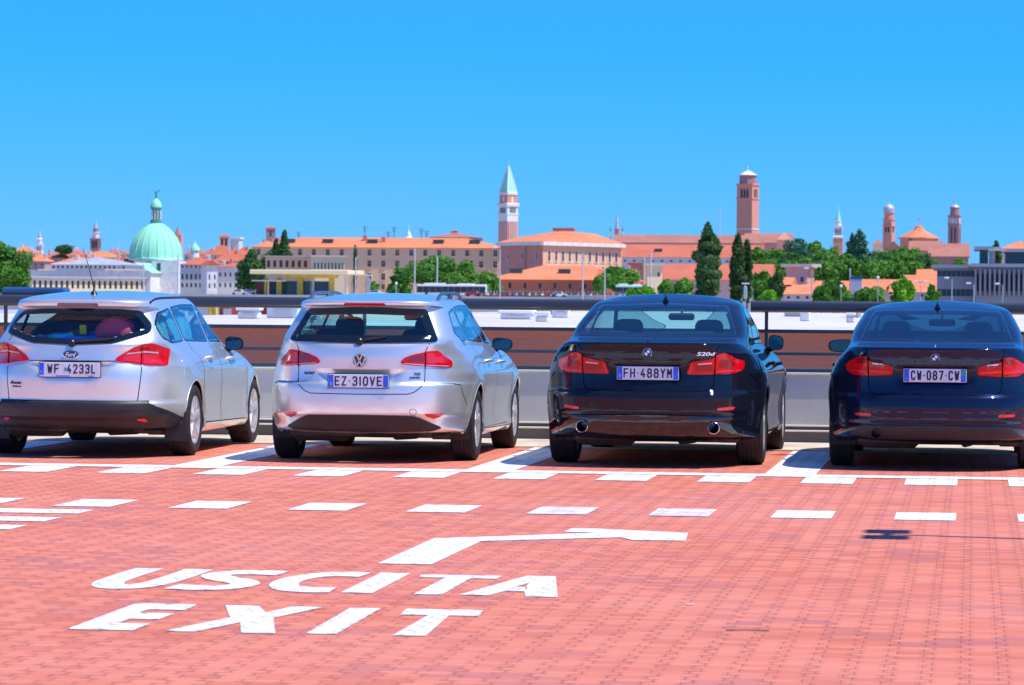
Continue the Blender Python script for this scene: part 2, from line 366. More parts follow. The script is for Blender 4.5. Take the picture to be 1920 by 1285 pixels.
def inset(poly, d):
    n = len(poly); ar = sum(poly[i - 1][0] * poly[i][1] - poly[i][0] * poly[i - 1][1] for i in range(n)); sg = 1 if ar > 0 else -1
    out = []
    for i in range(n):
        a, b, c = Vector(poly[i - 1]), Vector(poly[i]), Vector(poly[(i + 1) % n])
        e1 = (b - a).normalized() if (b - a).length > 1e-6 else (c - b).normalized(); e2 = (c - b).normalized() if (c - b).length > 1e-6 else e1
        nn = Vector((-e1.y - e2.y, e1.x + e2.x)) * sg
        if nn.length < 1e-6: nn = Vector((-e1.y, e1.x)) * sg
        nn.normalize(); cs = max(.5, nn.dot(Vector((-e1.y, e1.x)) * sg)); out.append(tuple(b + nn * d / cs))
    return out
def inside(p, poly):
    x, y = p; c = False; n = len(poly)
    for i in range(n):
        x1, y1 = poly[i - 1]; x2, y2 = poly[i]
        if (y1 > y) != (y2 > y) and x < (x2 - x1) * (y - y1) / (y2 - y1) + x1: c = not c
    return c
def resample(poly, d, closed=True):
    out = []; n = len(poly)
    for i in range(n if closed else n - 1):
        a, b = Vector(poly[i]), Vector(poly[(i + 1) % n]); m = max(1, int((b - a).length / d))
        for k in range(m): out.append(tuple(a + (b - a) * k / m))
    if not closed: out.append(tuple(poly[-1]))
    return out
def triangulate(polys, d):
    """points and triangles filling polys[0]; further polys are inner outlines kept as edges"""
    V = []; E = []
    for p in polys:
        q = resample(p, d); n0 = len(V); V += [Vector(x) for x in q]; E += [(n0 + i, n0 + (i + 1) % len(q)) for i in range(len(q))]
    xs = [p[0] for p in polys[0]]; ys = [p[1] for p in polys[0]]
    bd = [tuple(v) for v in V]
    x = min(xs) + d / 2
    B = np.array(bd)
    while x < max(xs):
        y = min(ys) + d / 2
        while y < max(ys):
            if inside((x, y), polys[0]) and ((B - (x, y)) ** 2).sum(1).min() > (d * .45) ** 2: V.append(Vector((x, y)))
            y += d
        x += d
    r = delaunay_2d_cdt(V, E, [], 0, 1e-6)
    P = [tuple(v) for v in r[0]]; T = []
    for f in r[2]:
        c = (sum(P[i][0] for i in f) / len(f), sum(P[i][1] for i in f) / len(f))
        if inside(c, polys[0]): T.append(tuple(f))
    return P, T
# ------------------------------------------------------------------ cars
def pchip(ys, subs):
    """monotone interpolation of row values; returns dense array"""
    ys = np.array(ys, float); n = len(ys); d = np.diff(ys, axis=0); m = np.zeros_like(ys)
    m[0] = d[0]; m[-1] = d[-1]
    for i in range(1, n - 1):
        same = (d[i - 1] * d[i]) > 0
        m[i] = np.where(same, 2 * d[i - 1] * d[i] / np.where(same, d[i - 1] + d[i], 1), 0)
    out = []
    for i in range(n - 1):
        for k in range(subs[i]):
            t = k / subs[i]; h00 = 2 * t**3 - 3 * t**2 + 1; h10 = t**3 - 2 * t**2 + t; h01 = -2 * t**3 + 3 * t**2; h11 = t**3 - t**2
            out.append(h00 * ys[i] + h10 * m[i] + h01 * ys[i + 1] + h11 * m[i + 1])
    out.append(ys[-1]); return np.array(out)
NR, NS, NF = 64, 96, 26
def halfloop(row):
    zr, zs, zf, yr, yf, w, nr, La, nf, Lf = row[:10]
    La = min(La, .46 * (yf - yr)); Lf = min(Lf, .46 * (yf - yr))
    def quarter(n, L, cnt):
        th = np.linspace(0, math.pi / 2, 400); x = w * np.sin(th) ** (2 / n); y = L * (1 - np.cos(th) ** (2 / n))
        s = np.concatenate([[0], np.cumsum(np.hypot(np.diff(x), np.diff(y)))]); q = np.linspace(0, s[-1], cnt + 1)
        return np.interp(q, s, x), np.interp(q, s, y), q / s[-1]
    x1, y1, t1 = quarter(nr, La, NR); x2, y2, t2 = quarter(nf, Lf, NF)
    ym = np.linspace(yr + La, yf - Lf, NS + 1)[1:-1]
    X = np.concatenate([x1, np.full(len(ym), w), x2[::-1]]); Y = np.concatenate([yr + y1, ym, yf - y2[::-1]])
    def ss(t): t = np.clip(t, 0, 1); return t * t * (3 - 2 * t)
    k = (Y - (yr + La)) / max(1e-6, (yf - Lf) - (yr + La))
    zm = np.full(len(X), zs); a = len(x1); b = len(x2)
    zm[:a] = zr + (zs - zr) * ss((t1 - .45) / .55); zm[-b:] = (zf + (zs - zf) * ss((t2 - .35) / .65))[::-1]
    return X, Y, zm
def polyline(name, pts, w, parent, bvh, proj, mat='seam', lift=.0015, d=.03):
    """a thin ribbon laid on the body along a line (panel gaps, rubber seals, creases)"""
    q = resample(pts, d, False); P = []
    for s_, z_ in q:
        o, dr = proj(s_, z_); h = bvh.ray_cast(o, dr)
        if h[0] is None: continue
        P.append((h[0], h[1] if h[1].dot(dr) < 0 else -h[1]))
    V = []; F = []
    for i, (p, n) in enumerate(P):
        t = (P[min(i + 1, len(P) - 1)][0] - P[max(i - 1, 0)][0])
        if t.length < 1e-6: t = Vector((0, 0, 1))
        sd = t.normalized().cross(n).normalized() * w / 2; V += [p + n * lift + sd, p + n * lift - sd]
    for i in range(len(P) - 1): F.append((2 * i, 2 * i + 2, 2 * i + 3, 2 * i + 1))
    return V, F
class Car:
    def __init__(s, name, label, loc, rz, rows, mat, spec):
        s.r = root(name, label, 'car', loc, rz, None); s.sp = spec; s.mat = mat
        sub = [int(r[10]) for r in rows[:-1]]; D = pchip([r[:10] for r in rows], sub); nv = len(D)
        H = [halfloop(r) for r in D]; nu = len(H[0][0]); L = rows_len = max(r[4] for r in rows)
        X = np.array([h[0] for h in H]); Y = np.array([h[1] for h in H]); Z = np.array([h[2] for h in H])
        s.wy = spec['axles']; s.ra = spec['arch']; s.wr = spec['wr']
        side = np.clip((X - .55) / .3, 0, 1)
        for yw in s.wy:
            d = np.hypot(Y - yw, Z - s.wr); X += side * .016 * np.exp(-((d - s.ra - .03) / .055) ** 2)
        zc = spec['crease']; mid = side * np.clip((Y - s.wy[0]) / .3, 0, 1) * np.clip((s.wy[1] - Y) / .3, 0, 1)
        zl = zc + (Y - 1.0) * -.012
        X += side * .012 * np.exp(-np.abs(Z - zl) / .05) * (Y > .3)
        X -= mid * .022 * np.exp(-((Z - .46) / .13) ** 2)
        X += mid * .012 * np.exp(-((Z - .27) / .04) ** 2)
        rc = spec.get('recess')
        if rc:
            zt, zb, xt, xb, dep = rc
            f = np.clip((zt - Z) / .012, 0, 1) * np.clip((Z - zb) / .05, 0, 1)
            hx = xb + (xt - xb) * np.clip((Z - zb) / (zt - zb), 0, 1)
            g = np.clip((hx - X) / .05, 0, 1); g = g * g * (3 - 2 * g)
            Y += (Y < .5) * dep * f * g
        for zz, amp, wd in spec.get('ledges', ()):
            Y += (Y < .45) * amp * np.exp(-((Z - zz) / wd) ** 2)
        # wheel arch: slide vertices on to the arch circle
        drop = np.zeros(X.shape, bool)
        for yw in s.wy:
            dy, dz = Y - yw, Z - s.wr; d = np.hypot(dy, dz); near = (X > .5) & (Z < 1.0)
            ins = near & (d < s.ra); drop |= ins & (d < s.ra - .045)
            k = ins & (d >= s.ra - .045); f = np.where(k, s.ra / np.maximum(d, 1e-6), 1)
            Y = yw + dy * f if False else np.where(k, yw + dy * f, Y); Z = np.where(k, s.wr + dz * f, Z)
        Xf = np.concatenate([X, -X[:, -2:0:-1]], 1); Yf = np.concatenate([Y, Y[:, -2:0:-1]], 1); Zf = np.concatenate([Z, Z[:, -2:0:-1]], 1)
        Df = np.concatenate([drop, drop[:, -2:0:-1]], 1); nU = Xf.shape[1]
        V = np.stack([Xf, Yf, Zf], -1).reshape(-1, 3)
        F = []; keep = []
        for v in range(nv - 1):
            for u in range(nU):
                u2 = (u + 1) % nU; F.append((v * nU + u, v * nU + u2, (v + 1) * nU + u2, (v + 1) * nU + u))
        Fa = np.array(F); C = V[Fa].mean(1); Nn = np.cross(V[Fa[:, 2]] - V[Fa[:, 0]], V[Fa[:, 3]] - V[Fa[:, 1]]); Nn /= np.maximum(np.linalg.norm(Nn, axis=1, keepdims=True), 1e-9)
        cap = tuple(range((nv - 1) * nU, nv * nU))
        s.bvh = BVHTree.FromPolygons([tuple(p) for p in V], F + [cap])
        ok = ~Df.reshape(-1)[Fa].any(1)
        # full mesh normals, so that split panels shade as one skin
        tmp = bpy.data.meshes.new('t'); tmp.from_pydata(V.tolist(), [], F + [cap]); tmp.update()
        vn = np.zeros(len(V) * 3); tmp.vertices.foreach_get('normal', vn); vn = vn.reshape(-1, 3); bpy.data.meshes.remove(tmp)
        mid_y = spec['roof_y']
        holes = spec['holes']
        part = {}
        for i in np.nonzero(ok)[0]:
            c = C[i]; n = Nn[i]; x, y, z = c; hole = False
            if z > .9:
                if y < mid_y and n[1] < -.12 and inside((x, z), holes['rear']): continue
                if y > mid_y and n[1] > .12 and inside((x, z), holes['front']): continue
                if abs(n[0]) > .35 and any(inside((y, z), h) for h in holes['side']): continue
            part.setdefault(spec['cls'](x, y, z, n, mid_y), []).append(i)
        s.parts = {}
        for nm, idx in part.items():
            pf = [F[i] for i in idx]; used = sorted({a for f in pf for a in f}); mp = {a: j for j, a in enumerate(used)}
            if nm == 'body': pf2 = [tuple(mp[a] for a in f) for f in pf] + ([tuple(mp[a] for a in cap)] if all(a in mp for a in cap) else [])
            else: pf2 = [tuple(mp[a] for a in f) for f in pf]
            nm2 = 'door' if nm.startswith('door') else nm.replace('_front', '')
            o = mk(nm2, V[used], pf2, spec.get('mats', {}).get(nm, mat), s.r, smooth=180)
            o.data.normals_split_custom_set_from_vertices([tuple(vn[a]) for a in used])
            s.parts[nm] = o
        s.body = s.parts['body']; s.V = V
    # projections
    def rear(s, x, z): return Vector((x, -4, z)), Vector((0, 1, 0))
    def front(s, x, z): return Vector((x, 9, z)), Vector((0, -1, 0))
    def top(s, x, y): return Vector((x, y, 4)), Vector((0, 0, -1))
    def sidep(s, sg): return lambda y, z: (Vector((sg * 4, y, z)), Vector((-sg, 0, 0)))
    def wrap(s, sg):
        s0, rho, yp = .50, .40, .42; s1 = s0 + rho * math.pi / 2
        def f(q, z):
            if q < s0: return Vector((sg * q, -4, z)), Vector((0, 1, 0))
            if q < s1:
                a = (q - s0) / rho; d = Vector((sg * math.sin(a), -math.cos(a), 0)); return Vector((sg * s0, yp, z)) + d * 4, -d
            return Vector((sg * 4, yp + q - s1, z)), Vector((-sg, 0, 0))
        return f
    def patch(s, name, poly, proj, mat, off=.004, d=.035, parent=None, inner=None, rim=.012, smooth=40, bulge=0):
        P, T = triangulate([poly] + ([inner] if inner else []), d); H = []
        for a, b in P:
            o, dr = proj(a, b); h = s.bvh.ray_cast(o, dr)
            if h[0] is None: H.append(None); continue
            e = off
            if bulge:
                dd = min((Vector((a, b)) - Vector(q)).length for q in poly); e += bulge * min(1, dd / .04)
            H.append((h[0] - dr * e, dr))
        good = [f for f in T if all(H[i] is not None for i in f)]
        if not good: return None
        V = [h[0] if h else Vector() for h in H]; F = []
        mi = []
        for f in good:
            a, b, c = V[f[0]], V[f[1]], V[f[2]]; n = (b - a).cross(c - a)
            F.append(f if n.dot(H[f[0]][1]) < 0 else tuple(reversed(f)))
            if inner: mi.append(0 if inside((sum(P[i][0] for i in f) / 3, sum(P[i][1] for i in f) / 3), inner) else 1)
        if rim:
            cnt = {}
            for f in F:
                for i in range(len(f)):
                    e = (f[i], f[(i + 1) % len(f)]); cnt[e] = 1
            bd = [e for e in cnt if (e[1], e[0]) not in cnt]; mp = {}
            for e in bd:
                for i in e:
                    if i not in mp: mp[i] = len(V); V.append(V[i] + H[i][1] * (off + rim))
            for a, b in bd: F.append((b, a, mp[a], mp[b])); mi.append(1)
        return mk(name, V, F, mat, parent or s.r, smooth=smooth, mi=mi if inner else None)
    def seam(s, name, lines, parent=None, mat='seam', w=.007, lift=.0012):
        V = []; F = []
        for pts, proj in lines:
            a, b = polyline(name, pts, w, s.r, s.bvh, proj, mat, lift); n = len(V); V += a; F += [tuple(i + n for i in f) for f in b]
        return mk(name, V, F, mat, parent or s.r)
    def hit(s, proj, a, b):
        o, dr = proj(a, b); return s.bvh.ray_cast(o, dr)[0]

def wheel(car, x, y, wr, width, spokes, style, sg, rimr):
    g = G(); g.lathe([(-.10, .05), (-.09, .14), (.02, .145), (.03, .05)], 20, axis='x')          # brake disc and hub
    wh = g.mk('wheel', 'steel_dark', car.r, 40, (x, y, wr)); wh.rotation_euler = (0, 0, 0 if sg > 0 else math.pi)
    w = width / 2; t = G(); pr = []
    pr = [(-w * .86, rimr - .004), (-w * .98, rimr + .02), (-w * 1.0, wr - .055), (-w * .93, wr - .02), (-w * .78, wr - .006)]
    for k in range(5):
        c = -w * .62 + k * w * .31; pr += [(c - .006 - w * .10, wr), (c + w * .10, wr), (c + w * .115, wr - .006), (c + w * .19, wr - .006)]
    pr += [(w * .80, wr - .006), (w * .93, wr - .02), (w * 1.0, wr - .055), (w * .98, rimr + .02), (w * .86, rimr - .004)]
    t.lathe(pr, 56, axis='x', cap=False)
    t.mk('tyre', 'rubber', wh, 35)
    r = G(); r.lathe([(-w * .85, rimr), (-w * .8, rimr - .02), (w * .3, rimr - .045), (w * .72, rimr - .022), (w * .86, rimr - .002), (w * .9, rimr - .001), (w * .88, rimr - .014), (w * .78, rimr - .026), (w * .3, rimr - .052)], 48, axis='x', cap=False)
    r.lathe([(w * .5, .052), (w * .80, .05), (w * .86, .036), (w * .87, .0)], 20, axis='x', cap=False)
    def spoke(a, r0, r1, w0, w1, x0, x1):
        ca, sa = math.cos(a), math.sin(a)
        V = []
        for (rr, ww, xx) in ((r0, w0, x0), ((r0 + r1) / 2, (w0 + w1) / 2, (x0 + x1) / 2 + .008), (r1, w1, x1)):
            for (dx, sg2) in ((-.028, -1), (-.028, 1), (0, .72), (0, -.72)):
                V.append((xx + dx, rr * ca - sg2 * ww / 2 * sa, rr * sa + sg2 * ww / 2 * ca))
        F = [(0, 1, 2, 3), (11, 10, 9, 8)]
        for k in range(2):
            for i in range(4): F.append((k * 4 + i, k * 4 + 4 + i, k * 4 + 4 + (i + 1) % 4, k * 4 + (i + 1) % 4))
        r.add(V, F)
    for k in range(spokes):
        a = 2 * math.pi * k / spokes + .3
        if style == 'double':
            for q in (-.13, .13): spoke(a + q * .8, .035, rimr - .012, .036, .028, w * .80, w * .88)
        else: spoke(a, .03, rimr - .010, .056, .040, w * .80, w * .90)
    r.mk('rim', 'alloy', wh, 35)
    return wh
def seat(car, x, y, z=.42, mat='interior', back=.62, w=.50):
    g = G(); g.box((0, .05, .08), (w, .50, .16), bev=.05)
    V = []; prof = [(-.20, .10, w * .46), (-.26, .30, w * .48), (-.32, .50, w * .44), (-.34, back - .02, w * .36), (-.345, back, w * .30)]
    for yy, zz, hw in prof:
        for k in range(12):
            a = 2 * math.pi * k / 12; V.append((hw * max(-1, min(1, 1.25 * math.cos(a))), yy + .065 * math.sin(a), zz))
    F = [(i * 12 + k, i * 12 + (k + 1) % 12, (i + 1) * 12 + (k + 1) % 12, (i + 1) * 12 + k) for i in range(4) for k in range(12)] + [tuple(range(48, 60))]
    g.add(V, F)
    so_ = g.mk('seat', mat, car.r, 50, (x, y, z))
    h = G(); h.tube([(-.06, -.345, back - .03), (-.06, -.345, back + .05)], .008, 6); h.tube([(.06, -.345, back - .03), (.06, -.345, back + .05)], .008, 6)
    V = []; n = 14
    for j, (zz, f) in enumerate(((0, .78), (.02, .96), (.08, 1.04), (.14, .98), (.175, .8), (.185, .5))):
        for k in range(n):
            a = 2 * math.pi * k / n; V.append((.125 * f * max(-1, min(1, 1.2 * math.cos(a))), -.345 + .05 * min(1, f) * math.sin(a), back + .02 + zz))
    F = [(i * n + k, i * n + (k + 1) % n, (i + 1) * n + (k + 1) % n, (i + 1) * n + k) for i in range(5) for k in range(n)] + [tuple(range(5 * n, 6 * n)), tuple(range(n - 1, -1, -1))]
    h.add(V, F); h.mk('headrest', mat, so_, 50)
def cabin(c, yr, yd, zb, w=.70, rear_y=None):
    """tub, dashboard, wheel, mirror and seats"""
    g = G(); z0 = .30
    prof = [(-w, z0), (w, z0), (w + .09, zb - .04), (w + .075, zb - .03), (w - .03, z0 + .03), (-w + .03, z0 + .03), (-w - .075, zb - .03), (-w - .09, zb - .04)]
    g.prism(prof, 'y', yr, yd + .45); g.box((0, yr, (z0 + zb - .10) / 2), (2 * w, .03, zb - z0 - .10)); g.box((0, yd + .43, (z0 + zb - .1) / 2), (2 * w, .03, zb - z0 - .1))
    g.mk('cabin_lining', 'interior', c.r, 30)
    d = G(); d.box((0, yd + .18, zb - .17), (2 * w + .1, .50, .22), bev=.07); d.box((-.36, yd - .05, zb - .06), (.34, .18, .09), bev=.03); d.mk('dashboard', 'interior', c.r, 40)
    sw = G(); n = 28
    pts = [(-.36 + .185 * math.cos(2 * math.pi * k / n), yd - .18 + .07 * math.sin(2 * math.pi * k / n), zb - .08 + .17 * math.sin(2 * math.pi * k / n)) for k in range(n + 1)]
    sw.tube(pts, .014, 6, False); sw.box((-.36, yd - .175, zb - .08), (.13, .04, .10), bev=.02); sw.box((-.36, yd - .17, zb - .08), (.34, .02, .03), bev=.008)
    sw.mk('steering_wheel', 'dark_trim', c.r, 40)
    for x in (-.36, .36): seat(c, x, yd - .75)
    for x in (-.38, .38): seat(c, x, yd - 1.62, back=.52)
def headliner(c, x0, y0, y1):
    V = []; F = []; n = 12; m = 14
    for i in range(m + 1):
        for j in range(n + 1):
            x = x0 * (2 * j / n - 1); y = y0 + (y1 - y0) * i / m; h = c.hit(c.top, x, y); V.append((x, y, (h.z if h else 1.3) - .022))
    F = [(i * (n + 1) + j, (i + 1) * (n + 1) + j, (i + 1) * (n + 1) + j + 1, i * (n + 1) + j + 1) for i in range(m) for j in range(n)]
    mk('headliner', V, F, 'interior_grey', c.r, 180)
def side_mirror(c, sg, p, w, h, mat, dark=False, low=False):
    """wing mirror: shell open to the rear with the glass in it, on a short arm; p = centre"""
    x, y, z = p; V = []; n = 20; prof = [(-.055, 1.0), (-.05, 1.03), (0.0, 1.0), (.05, .86), (.085, .6), (.098, .25)]
    def out(f):
        o = []
        for k in range(n):
            a = 2 * math.pi * k / n; ca, sa = math.cos(a), math.sin(a)
            ex = math.copysign(abs(ca) ** .62, ca); ez = math.copysign(abs(sa) ** .7, sa)
            hh = h * (1 - .22 * (ex + 1) / 2) if ez > 0 else h * (1 - .05 * (ex + 1) / 2)
            o.append((sg * ex * w * f, ez * hh * f))
        return o
    for dy, f in prof: V += [(x + a, y + dy, z + b) for a, b in out(f)]
    F = [(i * n + k, i * n + (k + 1) % n, (i + 1) * n + (k + 1) % n, (i + 1) * n + k) for i in range(5) for k in range(n)] + [tuple(range(5 * n, 6 * n))]
    if sg < 0: F = [tuple(reversed(f)) for f in F]
    sh = mk('side_mirror', V, F, mat, c.r, smooth=60)
    V = []
    for dy, f in ((-.056, 1.0), (-.056, .9), (-.045, .88)): V += [(x + a, y + dy, z + b) for a, b in out(f)]
    F = [(i * n + k, i * n + (k + 1) % n, (i + 1) * n + (k + 1) % n, (i + 1) * n + k) for i in range(2) for k in range(n)]
    mk('mirror_surround', V, F, 'dark_trim', sh)
    mk('mirror_glass', [(x + a, y - .046, z + b) for a, b in out(.89)], [tuple(range(n))], 'mirror', sh)
    g = G(); g.tube([(x - sg * w * .6, y + .02, z - h * .7), (x - sg * (w + .02), y + .03, z - h * 1.05), (x - sg * (w + .11), y + .04, z - h * 1.1)], [.03, .026, .034], 8)
    g.mk('mirror_arm', 'dark_trim', sh, 50)
def plate(c, y, z, text, w=.52, h=.112, kind='it', tilt=0):
    y = min(c.hit(c.rear, sx * w * .5, z + sz * h * .55).y for sx in (-1, 0, 1) for sz in (-1, 0, 1)) - .008
    p = root_part = G().box((0, 0, 0), (w, .008, h), bev=.003).mk('number_plate', 'plate_white', c.r, 30, (0, y, z)); p.rotation_euler = (tilt, 0, 0)
    G().box((0, .004, 0), (w + .012, .006, h + .012), bev=.003).mk('plate_frame', 'dark_trim', p, 30)
    def band(x0, x1, z0, z1, m='plate_blue'):
        G().box(((x0 + x1) / 2, -.0052, (z0 + z1) / 2), (x1 - x0, .002, z1 - z0)).mk('plate_band', m, p)
    def t(body, size, x, width, zz=0, m='ink', b=0.002): text_mesh('lettering', body, size, m, p, (x, -.0052, zz), (R_(90), 0, 0), width, b, depth=.0015)
    hw, hh = w / 2, h / 2
    if kind == 'it':
        band(-hw + .003, -hw + .045, -hh + .003, hh - .003); band(hw - .045, hw - .003, -hh + .003, hh - .003)
        t('I', .04, -hw + .024, .006, -.022, 'plate_white', 0); strokes('lettering', text.replace(' ', '.'), p, 0, -.0042, 0, w - .112, .080, .0115)
    elif kind == 'pl':
        band(-hw + .004, -hw + .043, -hh + .018, hh - .004); t('PL', .022, -hw + .024, .022, -.020, 'plate_white', 0)
        a, b = text.split(' '); strokes('lettering', a, p, -.143, -.0042, .008, .105, .080, .0115); strokes('lettering', b, p, .105, -.0042, .008, .255, .080, .0115)
        G().box((-.035, -.0052, .004), (.018, .002, .03)).mk('plate_band', 'plate_teal', p)
        band(-.12, .0, -hh + .004, -hh + .012); band(.17, .22, -hh + .004, -hh + .011)
    else:
        band(-hw + .004, -hw + .045, -hh + .004, hh - .004); band(hw - .045, hw - .004, -hh + .004, .0); band(hw - .045, hw - .004, .0, hh - .004, 'plate_teal')
        t('F', .022, -hw + .025, .009, -.028, 'plate_white', 0); strokes('lettering', text, p, 0, -.0042, 0, w - .120, .080, .0125)
def roundel(c, kind, z, r, off=.012):
    h = c.hit(c.rear, 0, z); y = h.y - off
    b = G(); b.lathe([(0, r), (-.006, r), (-.009, r * .93), (-.007, r * .86), (-.006, 0)], 32, axis='y')
    if kind == 'quarters':
        o = b.mk('badge', 'chrome', c.r, 40, (0, y + .004, z))
        G().lathe([(-.0075, r * .90), (-.0085, r * .9), (-.0085, r * .62)], 32, axis='y', cap=False).mk('badge_ring', 'dark_trim', o)
        for m, qs in (('badge_blue', (1, 3)), ('badge_white', (0, 2))):
            g = G()
            for q in qs:
                a0 = q * math.pi / 2; g.prism([(0, 0)] + [(r * .60 * math.cos(a0 + k * math.pi / 16), r * .60 * math.sin(a0 + k * math.pi / 16)) for k in range(9)], 'y', -.0092, -.006)
            g.mk('badge_field', m, o)
    elif kind == 'vw':
        o = b.mk('badge', 'badge_dark', c.r, 40, (0, y + .004, z)); g = G()
        g.lathe([(-.0075, r * .99), (-.011, r * .97), (-.011, r * .86), (-.0075, r * .85)], 36, axis='y', cap=False)
        def bar(a, b2, w=.011):
            a, b2 = Vector(a) * r, Vector(b2) * r; n = (b2 - a).normalized(); n = Vector((-n.y, n.x)) * w / 2
            g.prism([tuple(a + n), tuple(a - n), tuple(b2 - n), tuple(b2 + n)], 'y', -.011, -.006)
        for sx in (-1, 1):
            bar((sx * .38, .80), (sx * .03, .05)); bar((sx * .80, .36), (sx * .38, -.80)); bar((sx * .38, -.80), (0, -.04))
        g.mk('badge_letters', 'chrome', o)
    else:
        V = []; n = 32
        for dy, f in ((0, 1), (-.006, 1), (-.008, .93)): V += [(1.0 * r * f * math.cos(2 * math.pi * k / n), dy, .5 * r * f * math.sin(2 * math.pi * k / n)) for k in range(n)]
        F = [(i * n + k, (i + 1) * n + k, (i + 1) * n + (k + 1) % n, i * n + (k + 1) % n) for i in range(2) for k in range(n)] + [tuple(range(3 * n - 1, 2 * n - 1, -1))]
        o = mk('badge', [tuple(v) for v in V], [tuple(reversed(f)) for f in F], 'chrome', c.r, 40, (0, y + .004, z))
        V = []
        for dy, f in ((-.007, .88), (-.0105, .84)): V += [(r * f * math.cos(2 * math.pi * k / n), dy, .5 * r * f * 1.0 * math.sin(2 * math.pi * k / n)) for k in range(n)]
        F = [(k, (k + 1) % n, n + (k + 1) % n, n + k) for k in range(n)] + [tuple(range(n, 2 * n))]
        mk('badge_field', V, F, 'badge_navy', o)
        text_mesh('lettering', 'Ford', r * .72, 'badge_white', o, (0, -.011, 0), (R_(90), 0, 0), r * 1.25, .001, .35, depth=.001)
M('badge_navy', (.008, .025, .13), .25, coat=1); M('badge_dark', (.03, .05, .07), .3, .3, coat=1)
def wiper(c, x0, x1, z0, z1, hub=0.0):
    pts = []
    for k in range(9):
        t = k / 8; x = x0 + (x1 - x0) * t; z = z0 + (z1 - z0) * t; h = c.hit(c.rear, x, z); pts.append((x, h.y - .022, z))
    g = G(); g.tube(pts, [.016, .015, .013, .011, .010, .010, .009, .008, .007], 6); h = c.hit(c.rear, x0 - .03, z0 - .01)
    g.lathe([(0, .034), (-.03, .032), (-.04, .022)], 14, (x0 - .03, h.y, z0 - .012), 'y')
    b = G(); b.tube([(p[0] + .03, p[1] + .012, p[2] + .012) for p in pts], .007, 5); o = g.mk('wiper', 'dark_trim', c.r, 40); b.mk('wiper_blade', 'rubber', o, 40)
def surf_text(c, body, size, mat, parent, x, z, width, bold=0, shear=0):
    a, b, m = (c.hit(c.rear, x + q * width / 2, z) for q in (-1, 1, 0)); u, v = c.hit(c.rear, x, z - .02), c.hit(c.rear, x, z + .02)
    text_mesh('lettering', body, size, mat, parent, (x, m.y - .004, z), (R_(90) + math.atan2(u.y - v.y, .04) * .0, 0, math.atan2(b.y - a.y, width)), width, bold, shear, depth=.003)
def tail(c, sg, poly, mat='red_lens', off=.007, extra=()):
    o = c.patch('tail_light', poly, c.wrap(sg), mat, off, .02, rim=.012, bulge=.004)
    ms = {'lens_strip': 'clear_lens', 'lens_dark': 'red_dark', 'lens_gap': 'seam', 'lens_bright': 'reflector'}
    for nm, pl, e in extra:
        c.patch('lens_stripe' if nm != 'lens_gap' else 'lens_gap', pl, c.wrap(sg), ms[nm], off + .0075 + e, .015, parent=o, rim=.001)
    return o
def handle(c, sg, y, z, mat):
    pr = c.sidep(sg); h = c.hit(pr, y, z); g = G(); x = h.x
    g.tube([(x - sg * .01, y - .10, z), (x + sg * .028, y - .075, z + .004), (x + sg * .036, y, z + .006), (x + sg * .028, y + .075, z + .004), (x - sg * .01, y + .10, z)], [.014, .017, .018, .017, .014], 8)
    g.mk('door_handle', mat, c.parts.get(('door_rear' if y < 2.2 else 'door_front') + ('_right' if sg > 0 else '_left'), c.r), 50)
def arch_liner(c, y, sg, w):
    g = G(); n = 18; ra = c.ra - .004; x1 = sg * (w - .03); x0 = sg * (w - .36); V = []; F = []
    for k in range(n + 1):
        a = math.pi * (-.12 + 1.24 * k / n); V += [(x1, y + ra * math.cos(a), c.wr + ra * math.sin(a)), (x0, y + ra * math.cos(a), c.wr + ra * math.sin(a))]
    F = [(2 * k, 2 * k + 1, 2 * k + 3, 2 * k + 2) for k in range(n)] + [tuple(2 * k + 1 for k in range(n + 1))]
    mk('wheel_arch_liner', V, F, 'undertray', c.r)
def lip(c, y, sg, mat):
    pts = []
    for k in range(25):
        a = math.pi * (-.06 + 1.12 * k / 24); yy, zz = y + (c.ra + .006) * math.cos(a), c.wr + (c.ra + .006) * math.sin(a)
        h = c.hit(c.sidep(sg), yy, zz)
        if h and abs(h.x) > .6: pts.append((h.x - sg * .006, yy, zz))
    if len(pts) > 3: G().tube(pts, .012, 6).mk('wheel_arch', mat, c.r, 60)
def fit_wheels(c, hw, width, spokes, style, rimr):
    for y in c.wy:
        for sg in (1, -1):
            wheel(c, sg * (hw - width / 2), y, c.wr, width, spokes, style, sg, rimr); arch_liner(c, y, sg, hw); lip(c, y, sg, c.mat)
def underbody(c, L, w, muf=True):
    g = G(); g.box((0, L / 2, .235), (2 * w, L - .9, .05), bev=.02); g.box((0, c.wy[0], .25), (1.1, .16, .12), bev=.04); g.box((0, c.wy[1], .25), (1.1, .3, .12), bev=.04)
    g.box((-.38, .42, .245), (.52, .28, .13), bev=.05); g.tube([(.25, .5, .22), (.3, 1.3, .2), (.1, 2.2, .19), (.1, 3.5, .2)], .032, 8)
    for sg in (-1, 1): g.tube([(sg * .45, c.wy[0] - .1, .22), (sg * .5, c.wy[0] + .6, .24)], .03, 6); g.box((sg * .52, .5, .25), (.10, .3, .07), bev=.02)
    g.mk('underbody', 'undertray', c.r, 40)
def side_set(c, sg, wins, mat='side_glass', pil=None, off=.003, d=.06):
    for poly in wins:
        c.patch('side_window', poly, c.sidep(sg), [mat, 'frit'], off, d, inner=inset(poly, .014), rim=.006, smooth=60)
def mirror_poly(p): return [(-a, b) for a, b in reversed(p)]
def sym(half):
    """half outline with x>0 from bottom centre to top centre -> closed"""
    return half + [(-a, b) for a, b in reversed(half)]
def side_polys(*ps): return [roundpoly(p, .05, 4) for p in ps]
